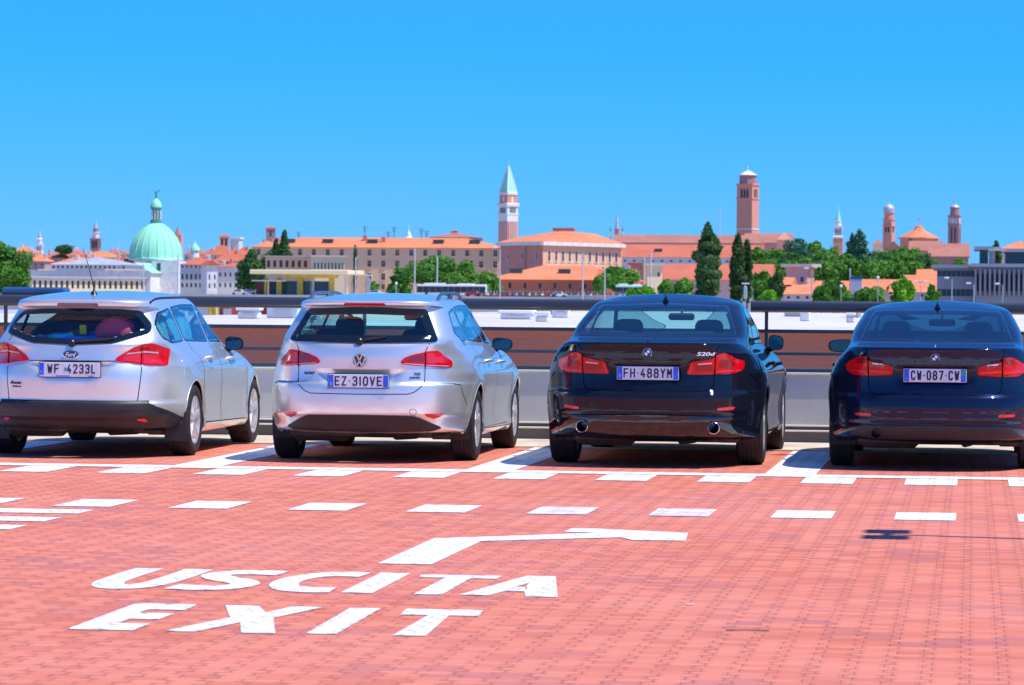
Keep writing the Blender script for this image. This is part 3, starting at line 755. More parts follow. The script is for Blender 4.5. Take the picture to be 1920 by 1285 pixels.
def smooth_cls(bump_z, lid, lid_top, doors, belt, bonnet_y, hatch=False, fb=4.2, by=.72):
    def f(x, y, z, n, my):
        ax = abs(x)
        if y < by and z < bump_z(ax, y): return 'bumper'
        if y > fb and z < .60: return 'bumper_front'
        if y < lid_top and z >= bump_z(ax, y) and ax < lid(z) and (n[1] < -.15 or n[2] > .5) and abs(n[0]) < .8: return 'tailgate' if hatch else 'boot_lid'
        if y > bonnet_y and n[2] > .35 and ax < .74 and z > .6: return 'bonnet'
        if abs(n[0]) > .5 and .235 < z < belt(y):
            if doors[0] < y < doors[1] and math.hypot(y - doors[3], z - .33) > .40: return 'door_rear_' + ('right' if x > 0 else 'left')
            if doors[1] <= y < doors[2]: return 'door_front_' + ('right' if x > 0 else 'left')
        return 'body'
    return f
_oldinit = Car.__init__

# ---- black executive saloon (third car)
RS = [(0.235, 0.19, 0.2, 0.24, 4.8, 0.78, 3.0, 1.2, 3, 0.7, 3),
 (0.262, 0.205, 0.22, 0.1, 4.88, 0.885, 3.0, 1.2, 3.2, 0.9, 5),
 (0.36, 0.28, 0.35, 0.035, 4.93, 0.912, 3.0, 1.2, 3, 0.95, 6),
 (0.455, 0.42, 0.5, 0.012, 4.935, 0.925, 3.0, 1.2, 3, 1.0, 3),
 (0.5, 0.48, 0.54, 0, 4.93, 0.93, 3.0, 1.2, 3, 1, 6),
 (0.6, 0.6, 0.6, 0.0, 4.91, 0.934, 3.0, 1.2, 3, 1, 2),
 (0.64, 0.64, 0.64, 0.022, 4.88, 0.934, 3.0, 1.2, 3, 1, 1),
 (0.655, 0.655, 0.66, 0.045, 4.86, 0.934, 3.0, 1.2, 3, 1, 7),
 (0.8, 0.79, 0.72, 0.062, 4.78, 0.928, 3.0, 1.2, 3, 1, 6),
 (0.91, 0.87, 0.78, 0.048, 4.62, 0.905, 3.0, 1.2, 2.8, 1.1, 5),
 (0.985, 0.925, 0.83, 0.018, 4.48, 0.87, 3.0, 1.15, 2.7, 1.15, 5),
 (1.045, 0.965, 0.875, 0.012, 4.28, 0.822, 3.1, 1.1, 2.6, 1.15, 2),
 (1.06, 0.985, 0.9, 0.045, 4.18, 0.806, 3.1, 1.1, 2.6, 1.1, 3),
 (1.075, 1.005, 0.935, 0.3, 3.98, 0.79, 3.6, 1.0, 2.6, 1.0, 3),
 (1.095, 1.025, 0.965, 0.58, 3.76, 0.775, 4.6, 0.9, 2.6, 0.9, 6),
 (1.2, 1.15, 1.1, 0.95, 3.48, 0.752, 4.8, 0.8, 2.6, 0.8, 7),
 (1.33, 1.3, 1.27, 1.36, 3.12, 0.69, 4.2, 0.7, 2.7, 0.7, 4),
 (1.385, 1.375, 1.36, 1.58, 2.92, 0.65, 4.2, 0.7, 2.7, 0.65, 4),
 (1.425, 1.42, 1.41, 1.82, 2.72, 0.575, 2.8, 0.6, 2.6, 0.6, 4),
 (1.455, 1.453, 1.44, 2.05, 2.5, 0.4, 2.6, 0.5, 2.4, 0.5, 3),
 (1.474, 1.473, 1.47, 2.2, 2.38, 0.1, 2, 0.3, 2, 0.3, 1)]
REAR5 = roundpoly(sym([(.0,1.100),(.695,1.108),(.565,1.372),(0,1.392)]), .03)
SIDE5 = side_polys([(1.22,1.045),(1.50,1.20),(1.78,1.30),(1.80,1.045)], [(1.84,1.045),(1.82,1.315),(2.10,1.365),(2.56,1.375),(2.56,1.035)], [(2.62,1.035),(2.62,1.375),(2.95,1.345),(3.30,1.20),(3.66,1.02)])
FR5 = roundpoly(sym([(.0,1.0),(.66,1.0),(.56,1.365),(0,1.38)]), .04)
def car5():
    sp = dict(axles=(1.10, 4.075), arch=.362, wr=.328, crease=.80, recess=(.875, .70, .33, .30, .022), ledges=((.44, .012, .012),), roof_y=2.3,
        holes=dict(rear=inset(REAR5, .03), front=inset(FR5, .03), side=[inset(p, .025) for p in SIDE5]),
        cls=smooth_cls(lambda ax, y: .648, lambda z: .55 + .12 * max(0, z - .66) / .4, .60, (1.42, 2.59, 3.72, 1.10), lambda y: 1.035, 3.8, False, 4.45))
    c = Car('saloon_car', 'glossy black saloon with round chrome tailpipes and plate FH 488YM, third car from the left', (-2.695, 28.46, 0), 0, RS, 'black_paint', sp)
    c.patch('rear_window', REAR5, c.rear, ['rear_glass', 'frit'], .006, .025, inner=inset(REAR5, .022), smooth=60, rim=.006)
    c.patch('windscreen', FR5, c.front, ['front_glass', 'frit'], .003, .07, inner=inset(FR5, .03), smooth=60, rim=.006)
    for sg in (1, -1): side_set(c, sg, SIDE5)
    # lights
    L = roundpoly([(.325,.792),(.36,.895),(.56,.928),(.615,.962),(.70,.972),(.80,.955),(.92,.925),(1.10,.905),(1.08,.86),(1.0,.82),(.86,.800),(.62,.795)], .018, 3)
    for sg in (1, -1):
        tail(c, sg, L, extra=(('lens_gap', [(.578,.792),(.586,.792),(.594,.945),(.586,.945)], .001), ('lens_strip', roundpoly([(.42,.872),(.42,.884),(.545,.893),(.545,.881)], .004, 2), .0),
            ('lens_bright', roundpoly([(.335,.800),(.365,.885),(.385,.885),(.358,.800)], .004, 2), 0), ('lens_bright', roundpoly([(.60,.808),(.60,.820),(.98,.836),(.98,.822)], .004, 2), 0), ('lens_dark', roundpoly([(.63,.85),(.66,.93),(.80,.93),(.90,.88),(.84,.84)], .02, 3), -.002), ('lens_dark', roundpoly([(.40,.82),(.41,.86),(.56,.868),(.56,.822)], .01, 3), -.002)))
        c.patch('reflector', roundpoly([(.60,.490),(.60,.512),(.80,.524),(.84,.518),(.80,.496)], .006, 3), c.wrap(sg), 'reflector', .009, .015)
    # valance and tailpipes
    c.patch('rear_valance', roundpoly(sym([(0,.262),(.55,.268),(.80,.30),(.70,.44),(0,.452)]), .02), c.rear, 'frit', .012, .02)
    for x in (-.555, .555):
        h = c.hit(c.rear, x, .345) - Vector((0, .028, 0)); g = G(); g.lathe([(.05, .040), (-.03, .043), (-.035, .047), (-.030, .052), (.05, .052)], 24, (x, h.y, .345), 'y', cap=False)
        e = g.mk('tailpipe', 'chrome', c.r, 40); G().lathe([(.01, .04), (.012, 0)], 20, (x, h.y, .345), 'y').mk('pipe_bore', 'seam', e)
    plate(c, c.hit(c.rear, 0, .80).y - .010, .800, 'FH 488YM', kind='it')
    roundel(c, 'quarters', .972, .040)
    surf_text(c, '520d', .042, 'badge_white', c.parts['boot_lid'], .485, .965, .165, .0008, .2)
    W = c.wrap; LID = [(0,.652),(.46,.652),(.53,.665),(.565,.70),(.582,.79)]
    lines = [(LID, W(1)), (LID, W(-1)), ([(.588,.95),(.60,1.0),(.64,1.035)], W(1)), ([(.588,.95),(.60,1.0),(.64,1.035)], W(-1))]
    for sg in (1, -1):
        q = c.sidep(sg); lines += [([(1.56,1.03),(1.62,.86),(1.62,.78),(1.56,.62),(1.50,.52)], q), ([(2.59,1.03),(2.60,.26)], q), ([(3.70,1.0),(3.74,.70),(3.64,.30)], q), ([(1.55,.27),(3.62,.24)], q), ([(.45,.79),(.66,.72),(.70,.66)], q), ([(.40,.64),(.72,.62)], q)]
    c.seam('panel_gap', lines)
    c.seam('chrome_strip', [([(0,.905),(.33,.898)], W(1)), ([(0,.905),(.33,.898)], W(-1))], mat='steel_dark', w=.008, lift=.004)
    for sg in (1, -1):
        handle(c, sg, 1.95, .86, 'black_paint'); handle(c, sg, 2.98, .84, 'black_paint')
        side_mirror(c, sg, (sg * .905, 3.05, 1.037), .068, .072, 'black_paint')
    fit_wheels(c, .925, .235, 5, 'double', .222)
    cabin(c, 1.35, 3.15, .98, .66); underbody(c, 4.94, .74)
    G().box((0, 1.10, 1.035), (1.30, .75, .03), bev=.01).mk('parcel_shelf', 'interior', c.r, 30)
    fin(c, 0, 1.72, 'black_paint'); rear_mirror(c, 3.02, 1.265, .03); headliner(c, .42, 1.65, 2.85)
    G().box((0, .05, 1.066), (.012, .012, .03), bev=.003).mk('lid_camera', 'dark_trim', c.r)
    return c
def fin(c, x, y, mat):
    h = c.hit(c.top, x, y); z = h.z; V = []; n = 12
    for k, (dz, w, l0, l1) in enumerate(((-.004, .034, -.07, .10), (.012, .026, -.065, .085), (.03, .014, -.055, .05), (.05, .006, -.05, .012), (.064, .002, -.05, -.02))):
        for i in range(n):
            a = 2 * math.pi * i / n; V.append((x + w * math.sin(a), y + (l0 + l1) / 2 - (l1 - l0) / 2 * math.cos(a), z + dz))
    F = [(i * n + k, (i + 1) * n + k, (i + 1) * n + (k + 1) % n, i * n + (k + 1) % n) for i in range(4) for k in range(n)] + [tuple(range(5 * n - 1, 4 * n - 1, -1))]
    mk('roof_antenna', V, [tuple(reversed(f)) for f in F], mat, c.r, smooth=60)
def rear_mirror(c, y, z, x=0):
    g = G(); g.box((x, y, z), (.24, .035, .065), bev=.022); g.tube([(x, y + .02, z + .02), (x, y + .10, z + .10)], .012, 6); g.mk('interior_mirror', 'interior', c.r, 40)

# ---- dark blue compact saloon (fourth car)
def scale_rows(rows, L0, L1, W0, W1, zf, keep=1.0):
    out = []
    for r in rows:
        r = list(r)
        for i in (0, 1, 2): r[i] = zf(r[i])
        yf = lambda y: y * (L1 / L0)
        r[3] = yf(r[3]); r[4] = yf(r[4]); r[5] *= W1 / W0; out.append(tuple(r))
    return out
_z3 = lambda z: float(np.interp(z, [0, .235, .262, .455, .64, .655, .91, 1.045, 1.06, 1.095, 1.385, 1.474], [0, .24, .262, .40, .63, .645, .88, 1.022, 1.038, 1.072, 1.345, 1.430]))
R3 = scale_rows(RS, 4.94, 4.624, .934, .906, _z3)
REAR3 = roundpoly(sym([(.0,1.078),(.650,1.088),(.552,1.342),(0,1.362)]), .03)
SIDE3 = side_polys([(1.10,1.025),(1.38,1.17),(1.62,1.26),(1.64,1.025)], [(1.68,1.025),(1.66,1.27),(1.95,1.325),(2.38,1.335),(2.38,1.015)], [(2.44,1.015),(2.44,1.335),(2.75,1.305),(3.10,1.17),(3.42,1.0)])
FR3 = roundpoly(sym([(.0,.985),(.64,.985),(.54,1.325),(0,1.34)]), .04)
def car3():
    sp = dict(axles=(1.03, 3.84), arch=.345, wr=.316, crease=.79, recess=(.872, .70, .36, .32, .022), ledges=((.395, .012, .012), (.53, -.006, .03)), roof_y=2.15,
        holes=dict(rear=inset(REAR3, .03), front=inset(FR3, .03), side=[inset(p, .025) for p in SIDE3]),
        cls=smooth_cls(lambda ax, y: .636, lambda z: .555 + .06 * max(0, z - .66) / .4, .56, (1.33, 2.41, 3.48, 1.03), lambda y: 1.01, 3.55, False, 4.15))
    c = Car('saloon_car', 'dark blue saloon with plate CW-087-CW and a single tailpipe, rightmost car', (-.305, 28.62, 0), 0, R3, 'navy_paint', sp)
    c.patch('rear_window', REAR3, c.rear, ['rear_glass_dark', 'frit'], .006, .025, inner=inset(REAR3, .02), smooth=60, rim=.006)
    c.patch('windscreen', FR3, c.front, ['front_glass', 'frit'], .003, .07, inner=inset(FR3, .03), smooth=60, rim=.006)
    for sg in (1, -1): side_set(c, sg, SIDE3)
    L = roundpoly([(.360,.805),(.345,.838),(.365,.885),(.50,.905),(.58,.918),(.585,.950),(.70,.958),(.84,.935),(1.0,.90),(1.06,.88),(1.0,.84),(.86,.800),(.60,.795)], .02, 3)
    for sg in (1, -1):
        tail(c, sg, L, extra=(('lens_gap', [(.580,.792),(.590,.792),(.590,.945),(.580,.945)], .001), ('lens_strip', roundpoly([(.43,.884),(.43,.897),(.53,.905),(.53,.891)], .004, 2), .0),
            ('lens_bright', roundpoly([(.375,.815),(.375,.835),(.57,.845),(.57,.825)], .006, 2), 0), ('lens_bright', roundpoly([(.60,.815),(.60,.835),(.90,.850),(.90,.83)], .006, 2), 0),
            ('lens_dark', roundpoly([(.60,.90),(.60,.944),(.74,.94),(.84,.90)], .01, 3), -.002), ('lens_dark', roundpoly([(.38,.865),(.39,.88),(.565,.89),(.57,.862)], .006, 3), -.002)))
        c.patch('reflector', roundpoly([(.53,.458),(.53,.480),(.72,.484),(.745,.474),(.72,.460)], .006, 3), c.wrap(sg), 'reflector', .009, .015)
    c.patch('rear_valance', roundpoly(sym([(0,.262),(.52,.268),(.72,.30),(.62,.375),(0,.385)]), .02), c.rear, 'black_plastic', .014, .02)
    h = c.hit(c.rear, -.487, .315) - Vector((0, .02, 0)); g = G(); g.lathe([(.05, .034), (-.02, .036), (-.025, .039), (.05, .040)], 20, (-.487, h.y, .312), 'y', cap=False); g.mk('tailpipe', 'steel_dark', c.r, 40)
    plate(c, c.hit(c.rear, 0, .80).y - .010, .803, 'CW-087-CW', kind='fr')
    roundel(c, 'quarters', .950, .037)
    W = c.wrap; LID = [(0,.64),(.47,.64),(.54,.652),(.572,.69),(.584,.79)]
    lines = [(LID, W(1)), (LID, W(-1)), ([(.586,.95),(.60,1.0),(.62,1.02)], W(1)), ([(.586,.95),(.60,1.0),(.62,1.02)], W(-1))]
    for sg in (1, -1):
        q = c.sidep(sg); lines += [([(1.42,1.0),(1.48,.86),(1.48,.78),(1.42,.60),(1.38,.52)], q), ([(2.41,1.0),(2.42,.26)], q), ([(3.46,.98),(3.48,.70),(3.42,.30)], q), ([(1.45,.27),(3.40,.24)], q), ([(.45,.79),(.62,.70),(.66,.64)], q)]
    c.seam('panel_gap', lines)
    for sg in (1, -1):
        handle(c, sg, 1.85, .85, 'navy_paint'); handle(c, sg, 2.78, .83, 'navy_paint')
        side_mirror(c, sg, (sg * .885, 2.75, 1.015), .110, .062, 'navy_paint')
    fit_wheels(c, .905, .205, 5, 'single', .210)
    cabin(c, 1.28, 2.95, .96, .64); underbody(c, 4.62, .70)
    G().box((0, 1.05, 1.01), (1.25, .70, .03), bev=.01).mk('parcel_shelf', 'interior', c.r, 30)
    fin(c, 0, 1.60, 'navy_paint'); rear_mirror(c, 2.82, 1.23, .03); headliner(c, .40, 1.55, 2.65)
    G().box((0, .05, 1.046), (.012, .012, .03), bev=.003).mk('lid_camera', 'chrome', c.r)
    return c

# ---- silver estate with straight lamps (second car)
RG = [(0.25, 0.19, 0.2, 0.26, 4.42, 0.76, 3.0, 1.25, 3, 0.7, 3),
 (0.27, 0.205, 0.22, 0.12, 4.5, 0.855, 3.0, 1.25, 3.2, 0.9, 6),
 (0.4, 0.32, 0.35, 0.03, 4.55, 0.88, 3.0, 1.25, 3, 0.95, 2),
 (0.425, 0.4, 0.46, 0.012, 4.56, 0.888, 3.0, 1.25, 3, 1.0, 5),
 (0.52, 0.5, 0.54, 0, 4.56, 0.895, 3.0, 1.25, 3, 1, 7),
 (0.64, 0.63, 0.62, 0.004, 4.53, 0.9, 3.0, 1.25, 3, 1, 3),
 (0.682, 0.672, 0.66, 0.018, 4.5, 0.9, 3.0, 1.25, 3, 1, 1),
 (0.694, 0.684, 0.675, 0.045, 4.48, 0.9, 3.0, 1.25, 3, 1, 6),
 (0.8, 0.79, 0.72, 0.06, 4.4, 0.885, 3.0, 1.25, 3, 1, 6),
 (0.9, 0.88, 0.8, 0.058, 4.22, 0.862, 3.0, 1.25, 2.8, 1.05, 4),
 (0.98, 0.94, 0.86, 0.07, 4.0, 0.825, 3.2, 1.15, 2.7, 1.05, 3),
 (1.03, 0.985, 0.91, 0.1, 3.75, 0.785, 3.8, 1.05, 2.7, 1.0, 4),
 (1.1, 1.05, 0.99, 0.17, 3.4, 0.755, 4.4, 0.95, 2.6, 0.9, 9),
 (1.3, 1.27, 1.22, 0.365, 2.98, 0.655, 4.6, 0.8, 2.6, 0.8, 3),
 (1.335, 1.315, 1.29, 0.385, 2.86, 0.64, 4.6, 0.8, 2.6, 0.7, 1),
 (1.345, 1.325, 1.3, 0.29, 2.84, 0.632, 4.4, 0.75, 2.6, 0.7, 3),
 (1.38, 1.365, 1.345, 0.275, 2.72, 0.612, 4.4, 0.75, 2.6, 0.7, 3),
 (1.402, 1.398, 1.385, 0.4, 2.6, 0.585, 3.4, 0.7, 2.6, 0.7, 4),
 (1.425, 1.428, 1.415, 0.75, 2.45, 0.51, 3, 0.6, 2.5, 0.6, 4),
 (1.445, 1.448, 1.44, 1.15, 2.25, 0.38, 2.6, 0.5, 2.4, 0.5, 3),
 (1.458, 1.459, 1.457, 1.5, 1.95, 0.1, 2, 0.2, 2, 0.2, 1)]
REARG = roundpoly(sym([(.0,1.030),(.655,1.040),(.515,1.322),(0,1.336)]), [.02,.05,.03,.02,.02,.03,.05,.02][:8])
SIDEG = side_polys([(.62,1.115),(.83,1.30),(1.20,1.335),(1.22,1.05),(.90,1.04)], [(1.27,1.045),(1.25,1.34),(1.70,1.36),(2.16,1.355),(2.16,1.02)], [(2.22,1.015),(2.22,1.352),(2.50,1.33),(2.90,1.18),(3.24,.985)])
FRG = roundpoly(sym([(.0,1.03),(.68,1.03),(.60,1.335),(0,1.345)]), .04)
def estate(label, name, loc, rz, rows, mat, sp, REAR, SIDE, FR, rglass):
    c = Car(name, label, loc, rz, rows, mat, sp)
    c.patch('rear_window', REAR, c.rear, [rglass, 'frit'], .011, .022, inner=inset(REAR, sp['frit']), smooth=60, rim=.006)
    q = [p for p in inset(REAR, sp['frit'] + .03)]; pts = []
    for x, z in resample(q, .04):
        h = c.hit(c.rear, x, z)
        if h and (x < .1 or z < 1.1): pts.append((x, h.y + .035, z, math.atan2(z - 1.15, x - .1)))
    pts.sort(key=lambda p: (p[3] + 5.2) % (2 * math.pi)); (sp['frit'] > .05) and G().tube([p[:3] for p in pts if p[0] < -.40], .014, 6).mk('window_trim', 'trim_pale', c.r, 60)
    c.patch('windscreen', FR, c.front, ['front_glass', 'frit'], .003, .07, inner=inset(FR, .03), smooth=60, rim=.006)
    return c
def carG():
    sp = dict(axles=(1.03, 3.66), arch=.352, wr=.318, crease=.76, recess=(.793, .655, .40, .30, .020), roof_y=1.9, frit=.062, ledges=((.345, .010, .05),),
        holes=dict(rear=inset(REARG, .05), front=inset(FRG, .03), side=[inset(p, .025) for p in SIDEG]),
        cls=smooth_cls(lambda ax, y: .590 + (max(0, ax - .44) * .75 if ax < .575 else .10), lambda z: .578 if z < .98 else .578 + (z - .98) * -.05 + .10, .62, (1.33, 2.19, 3.34, 1.03), lambda y: 1.0, 3.5, True, 4.1))
    c = estate('silver estate with roof rails and plate EZ 310VE, second car from the left', 'estate_car', (-5.165, 28.56, 0), R_(.5), RG, 'silver_paint_b', sp, REARG, SIDEG, FRG, 'rear_glass')
    for sg in (1, -1): side_set(c, sg, SIDEG)
    L = roundpoly([(.345,.868),(.375,.905),(.46,.938),(.565,.955),(.60,.962),(.80,.968),(.90,.93),(1.10,.875),(1.08,.83),(.80,.826),(.60,.832),(.42,.842),(.36,.852)], .016, 3)
    for sg in (1, -1):
        tail(c, sg, L, extra=(('lens_gap', [(.573,.826),(.582,.826),(.582,.956),(.573,.956)], .001), ('lens_strip', roundpoly([(.38,.854),(.38,.862),(.565,.848),(.565,.838)], .003, 2), 0), ('lens_strip', roundpoly([(.59,.838),(.59,.845),(.98,.838),(.98,.831)], .003, 2), 0),
            ('lens_bright', roundpoly([(.60,.86),(.60,.945),(.78,.952),(.86,.92),(.9,.86)], .015, 3), -.002), ('lens_dark', roundpoly([(.40,.88),(.44,.918),(.56,.938),(.56,.87)], .012, 3), -.003)))
        c.patch('reflector', roundpoly([(.565,.428),(.60,.402),(.70,.384),(.78,.398),(.86,.432)], .008, 3), c.wrap(sg), 'reflector', .009, .015)
    c.patch('rear_valance', roundpoly(sym([(0,.268),(.60,.275),(.68,.305),(.55,.372),(.46,.408),(0,.412)]), .025), c.rear, 'black_plastic', .014, .02)
    headliner(c, .46, .62, 2.5)
    c.patch('brake_light', roundpoly([(-.185,1.346),(.185,1.346),(.172,1.368),(-.172,1.368)], .008, 3), c.rear, 'red_lens', .004, .03)
    plate(c, c.hit(c.rear, 0, .72).y - .010, .706, 'EZ 310VE', kind='it')
    roundel(c, 'vw', .880, .062)
    tg = c.parts['tailgate']
    surf_text(c, 'GOLF', .03, 'steel_dark', tg, -.445, .768, .10, .0008)
    surf_text(c, 'TDI', .03, 'steel_dark', tg, .485, .768, .055, .0005)
    surf_text(c, 'BLUEMOTION', .016, 'steel_dark', tg, .468, .738, .09, .0006)
    W = c.wrap; LID = [(0,.594),(.42,.598),(.47,.615),(.568,.690),(.575,.83)]
    lines = [(LID, W(1)), (LID, W(-1)), ([(.575,.955),(.60,.99),(.64,1.03)], W(1)), ([(.575,.955),(.60,.99),(.64,1.03)], W(-1)), ([(.58,.692),(.80,.690),(1.0,.688),(1.16,.672),(1.20,.60),(1.30,.50)], W(1)), ([(.58,.692),(.80,.690),(1.0,.688),(1.16,.672)], W(-1))]
    for sg in (1, -1):
        q = c.sidep(sg); lines += [([(1.38,1.0),(1.46,.86),(1.48,.74),(1.42,.60),(1.40,.30)], q), ([(2.19,1.0),(2.20,.26)], q), ([(3.30,.96),(3.32,.66),(3.26,.30)], q), ([(1.40,.265),(3.26,.24)], q)]
    c.seam('panel_gap', lines)
    c.seam('tow_cover', [([(.46 + .028 * math.cos(a * .52), .445 + .028 * math.sin(a * .52)) for a in range(13)], c.rear)], w=.004)
    for sg in (1, -1):
        handle(c, sg, 1.78, .86, 'silver_paint_b'); handle(c, sg, 2.62, .84, 'silver_paint_b')
        side_mirror(c, sg, (sg * .885, 2.72, 1.002), .092, .060, 'silver_paint_b')
        g = G(); pts = []
        for k in range(13):
            y = .70 + 2.0 * k / 12; x = sg * (.565 - .03 * (k / 12)); h = c.hit(c.top, x, y); t = k / 12; lift = .045 * min(1, 6 * t, 6 * (1 - t)) ** .6 if 0 < t < 1 else -.01; pts.append((x, y, (h.z if h else 1.41) + lift))
        g.tube(pts, .015, 8); h = c.hit(c.top, sg * .55, 1.6); g.box((sg * .55, 1.6, h.z + .015), (.03, .12, .05), bev=.01)
        g.mk('roof_rail', 'alloy_dull', c.r, 60)
    wiper(c, 0.02, .18, 1.052, 1.068); fit_wheels(c, .893, .215, 7, 'double', .205)
    cabin(c, .85, 2.72, .97, .64); underbody(c, 4.56, .70)
    rear_mirror(c, 2.60, 1.245, .10); rear_bench(c, 1.05, .70)
    return c
M('alloy_dull', (.16, .22, .28), .35, .8)
def rear_bench(c, y, z):
    g = G(); g.box((0, y, z - .02), (1.25, .10, .50), bev=.04)
    g.mk('rear_bench', 'interior', c.r, 40)

# ---- silver estate with swept lamps and a black bumper (first car)
_zf = lambda z: float(np.interp(z, [0, .25, .27, .425, .52, .682, .694, .80, .90, 1.03, 1.10, 1.335, 1.345, 1.402, 1.458], [0, .245, .265, .36, .43, .490, .508, .70, .86, .985, 1.06, 1.300, 1.315, 1.395, 1.462]))
RF = []
for i, r in enumerate(RG):
    r = list(r)
    for j in (0, 1, 2): r[j] = _zf(r[j])
    r[5] *= 1.013; r[6] = max(2.6, r[6] - .1)
    RF.append(r)
for i, y in {4: -.01, 5: -.008, 6: .004, 7: .022, 8: .012, 9: .055, 10: .07, 11: .085}.items(): RF[i][3] = y
RF = [tuple(r) for r in RF]
REARF = roundpoly(sym([(.0,.990),(.36,1.005),(.638,1.092),(.630,1.17),(.525,1.288),(.30,1.300),(0,1.304)]), .035)
SIDEF = side_polys([(.42,1.05),(.45,1.17),(.62,1.275),(1.06,1.315),(1.10,1.015),(.60,1.00)], [(1.16,1.015),(1.12,1.32),(1.60,1.345),(2.10,1.345),(2.10,1.0)], [(2.16,1.0),(2.16,1.342),(2.48,1.32),(2.90,1.17),(3.22,.985)])
FRF = roundpoly(sym([(.0,1.01),(.68,1.01),(.60,1.315),(0,1.325)]), .04)
def carF():
    zl = lambda ax, y: .500 if ax < .66 and y < .3 else max(.33, .500 - .32 * max(0, y - .10))
    sp = dict(axles=(1.0, 3.65), arch=.350, wr=.318, crease=.78, recess=(.842, .69, .42, .20, .028), roof_y=1.9, frit=.045, ledges=((.40, .008, .02), (.325, .014, .03)),
        mats={'bumper': 'black_plastic'},
        holes=dict(rear=inset(REARF, .04), front=inset(FRF, .03), side=[inset(p, .025) for p in SIDEF]),
        cls=smooth_cls(zl, lambda z: (.60 + (z - .5) * .11) if z < 1.08 else .665, .62, (1.30, 2.13, 3.32, 1.0), lambda y: 1.0, 3.5, True, 4.1))
    c = estate('silver estate with black lower bumper, swept lamps, luggage inside and plate WF 4233L, leftmost car', 'estate_car', (-7.737, 28.74, 0), R_(.7), RF, 'silver_paint', sp, REARF, SIDEF, FRF, 'rear_glass_clear')
    for sg in (1, -1): side_set(c, sg, SIDEF)
    L = roundpoly([(.375,.850),(.40,.885),(.50,.945),(.60,.982),(.70,1.0),(.85,1.005),(1.0,.985),(1.22,.955),(1.20,.90),(1.17,.860),(1.14,.815),(.90,.812),(.66,.822),(.50,.836)], .018, 3)
    for sg in (1, -1):
        tail(c, sg, L, extra=(('lens_gap', [(.648,.82),(.654,.82),(.668,.992),(.662,.992)], .001), ('lens_strip', roundpoly([(.47,.905),(.49,.920),(.68,.935),(.68,.922)], .003, 2), 0), ('lens_strip', roundpoly([(.69,.922),(.69,.938),(.98,.925),(.98,.912)], .004, 2), 0),
            ('lens_bright', roundpoly([(.44,.852),(.46,.895),(.64,.912),(.64,.838)], .012, 3), -.002), ('lens_bright', roundpoly([(.69,.832),(.69,.91),(1.0,.90),(1.05,.825)], .012, 3), -.002)))
        c.patch('reflector', roundpoly([(.60,.335),(.61,.352),(.70,.350),(.78,.322),(.70,.318)], .006, 3), c.wrap(sg), 'reflector', .010, .015)
    headliner(c, .46, .62, 2.5)
    c.patch('brake_light', roundpoly([(-.185,1.318),(.185,1.318),(.178,1.348),(-.178,1.348)], .010, 3), c.rear, 'red_dark', .005, .03)
    plate(c, c.hit(c.rear, 0, .76).y - .014, .772, 'WF 4233L', w=.54, h=.125, kind='pl')
    roundel(c, 'oval', .902, .076)
    tg = c.parts['tailgate']
    surf_text(c, 'Focus', .035, 'steel_dark', tg, -.50, .655, .12, .001, .3)
    surf_text(c, 'EcoBoost', .018, 'steel_dark', tg, -.49, .622, .09, .0008)
    W = c.wrap; LID = [(0,.502),(.60,.502),(.655,.80)]
    lines = [(LID, W(1)), (LID, W(-1)), ([(.665,.99),(.672,1.06),(.655,1.10)], W(1)), ([(.665,.99),(.672,1.06),(.655,1.10)], W(-1)), ([(0,.848),(.38,.848)], W(1)), ([(0,.848),(.38,.848)], W(-1))]
    for sg in (1, -1):
        q = c.sidep(sg); lines += [([(1.26,1.0),(1.34,.86),(1.38,.74),(1.36,.60),(1.37,.30)], q), ([(2.13,1.0),(2.14,.26)], q), ([(3.26,.96),(3.30,.66),(3.26,.30)], q), ([(1.38,.285),(3.26,.26)], q)]
    c.seam('panel_gap', lines, w=.008)
    c.seam('bumper_edge', [([(0,.492),(.62,.492),(.70,.488),(.86,.445),(1.12,.40),(1.34,.338)], W(1)), ([(0,.492),(.62,.492),(.70,.488),(.86,.445),(1.12,.40),(1.34,.338)], W(-1))], mat='black_plastic', w=.022, lift=.003)
    c.patch('fuel_flap', roundpoly([(.70,.70),(.70,.86),(.84,.86),(.84,.70)], .03), c.sidep(1), 'silver_paint', .003, .04)
    for sg in (1, -1):
        handle(c, sg, 1.72, .86, 'silver_paint'); handle(c, sg, 2.60, .84, 'silver_paint')
        side_mirror(c, sg, (sg * .893, 2.74, .982), .082, .066, 'silver_paint')
        for y in c.wy:
            G().box((sg * .80, y - .36, .27), (.20, .012, .26), bev=.004).mk('mud_flap', 'black_plastic', c.r, 40)
        pts = []
        for k in range(11):
            y = .50 + 2.1 * k / 10; x = sg * (.59 - .02 * k / 10); h = c.hit(c.top, x, y); pts.append((x, y, (h.z if h else 1.38) + .004))
        G().tube(pts, .011, 6).mk('roof_strip', 'dark_trim', c.r, 60)
    g = G(); g.lathe([(-.005, .035), (.01, .028), (.03, .012), (.045, .008)], 14, (0, .86, c.hit(c.top, 0, .86).z)); z = c.hit(c.top, 0, .86).z + .04
    g.tube([(0, .86, z), (-.012, .80, z + .12), (-.03, .70, z + .27), (-.04, .62, z + .36)], [.005, .004, .003, .002], 6); g.mk('roof_antenna', 'dark_trim', c.r, 60)
    wiper(c, 0.03, .33, 1.012, 1.03); fit_wheels(c, .905, .215, 5, 'double', .215)
    cabin(c, .85, 2.74, .97, .64); underbody(c, 4.56, .70); rear_mirror(c, 2.60, 1.245, .05); rear_bench(c, 1.05, .72)
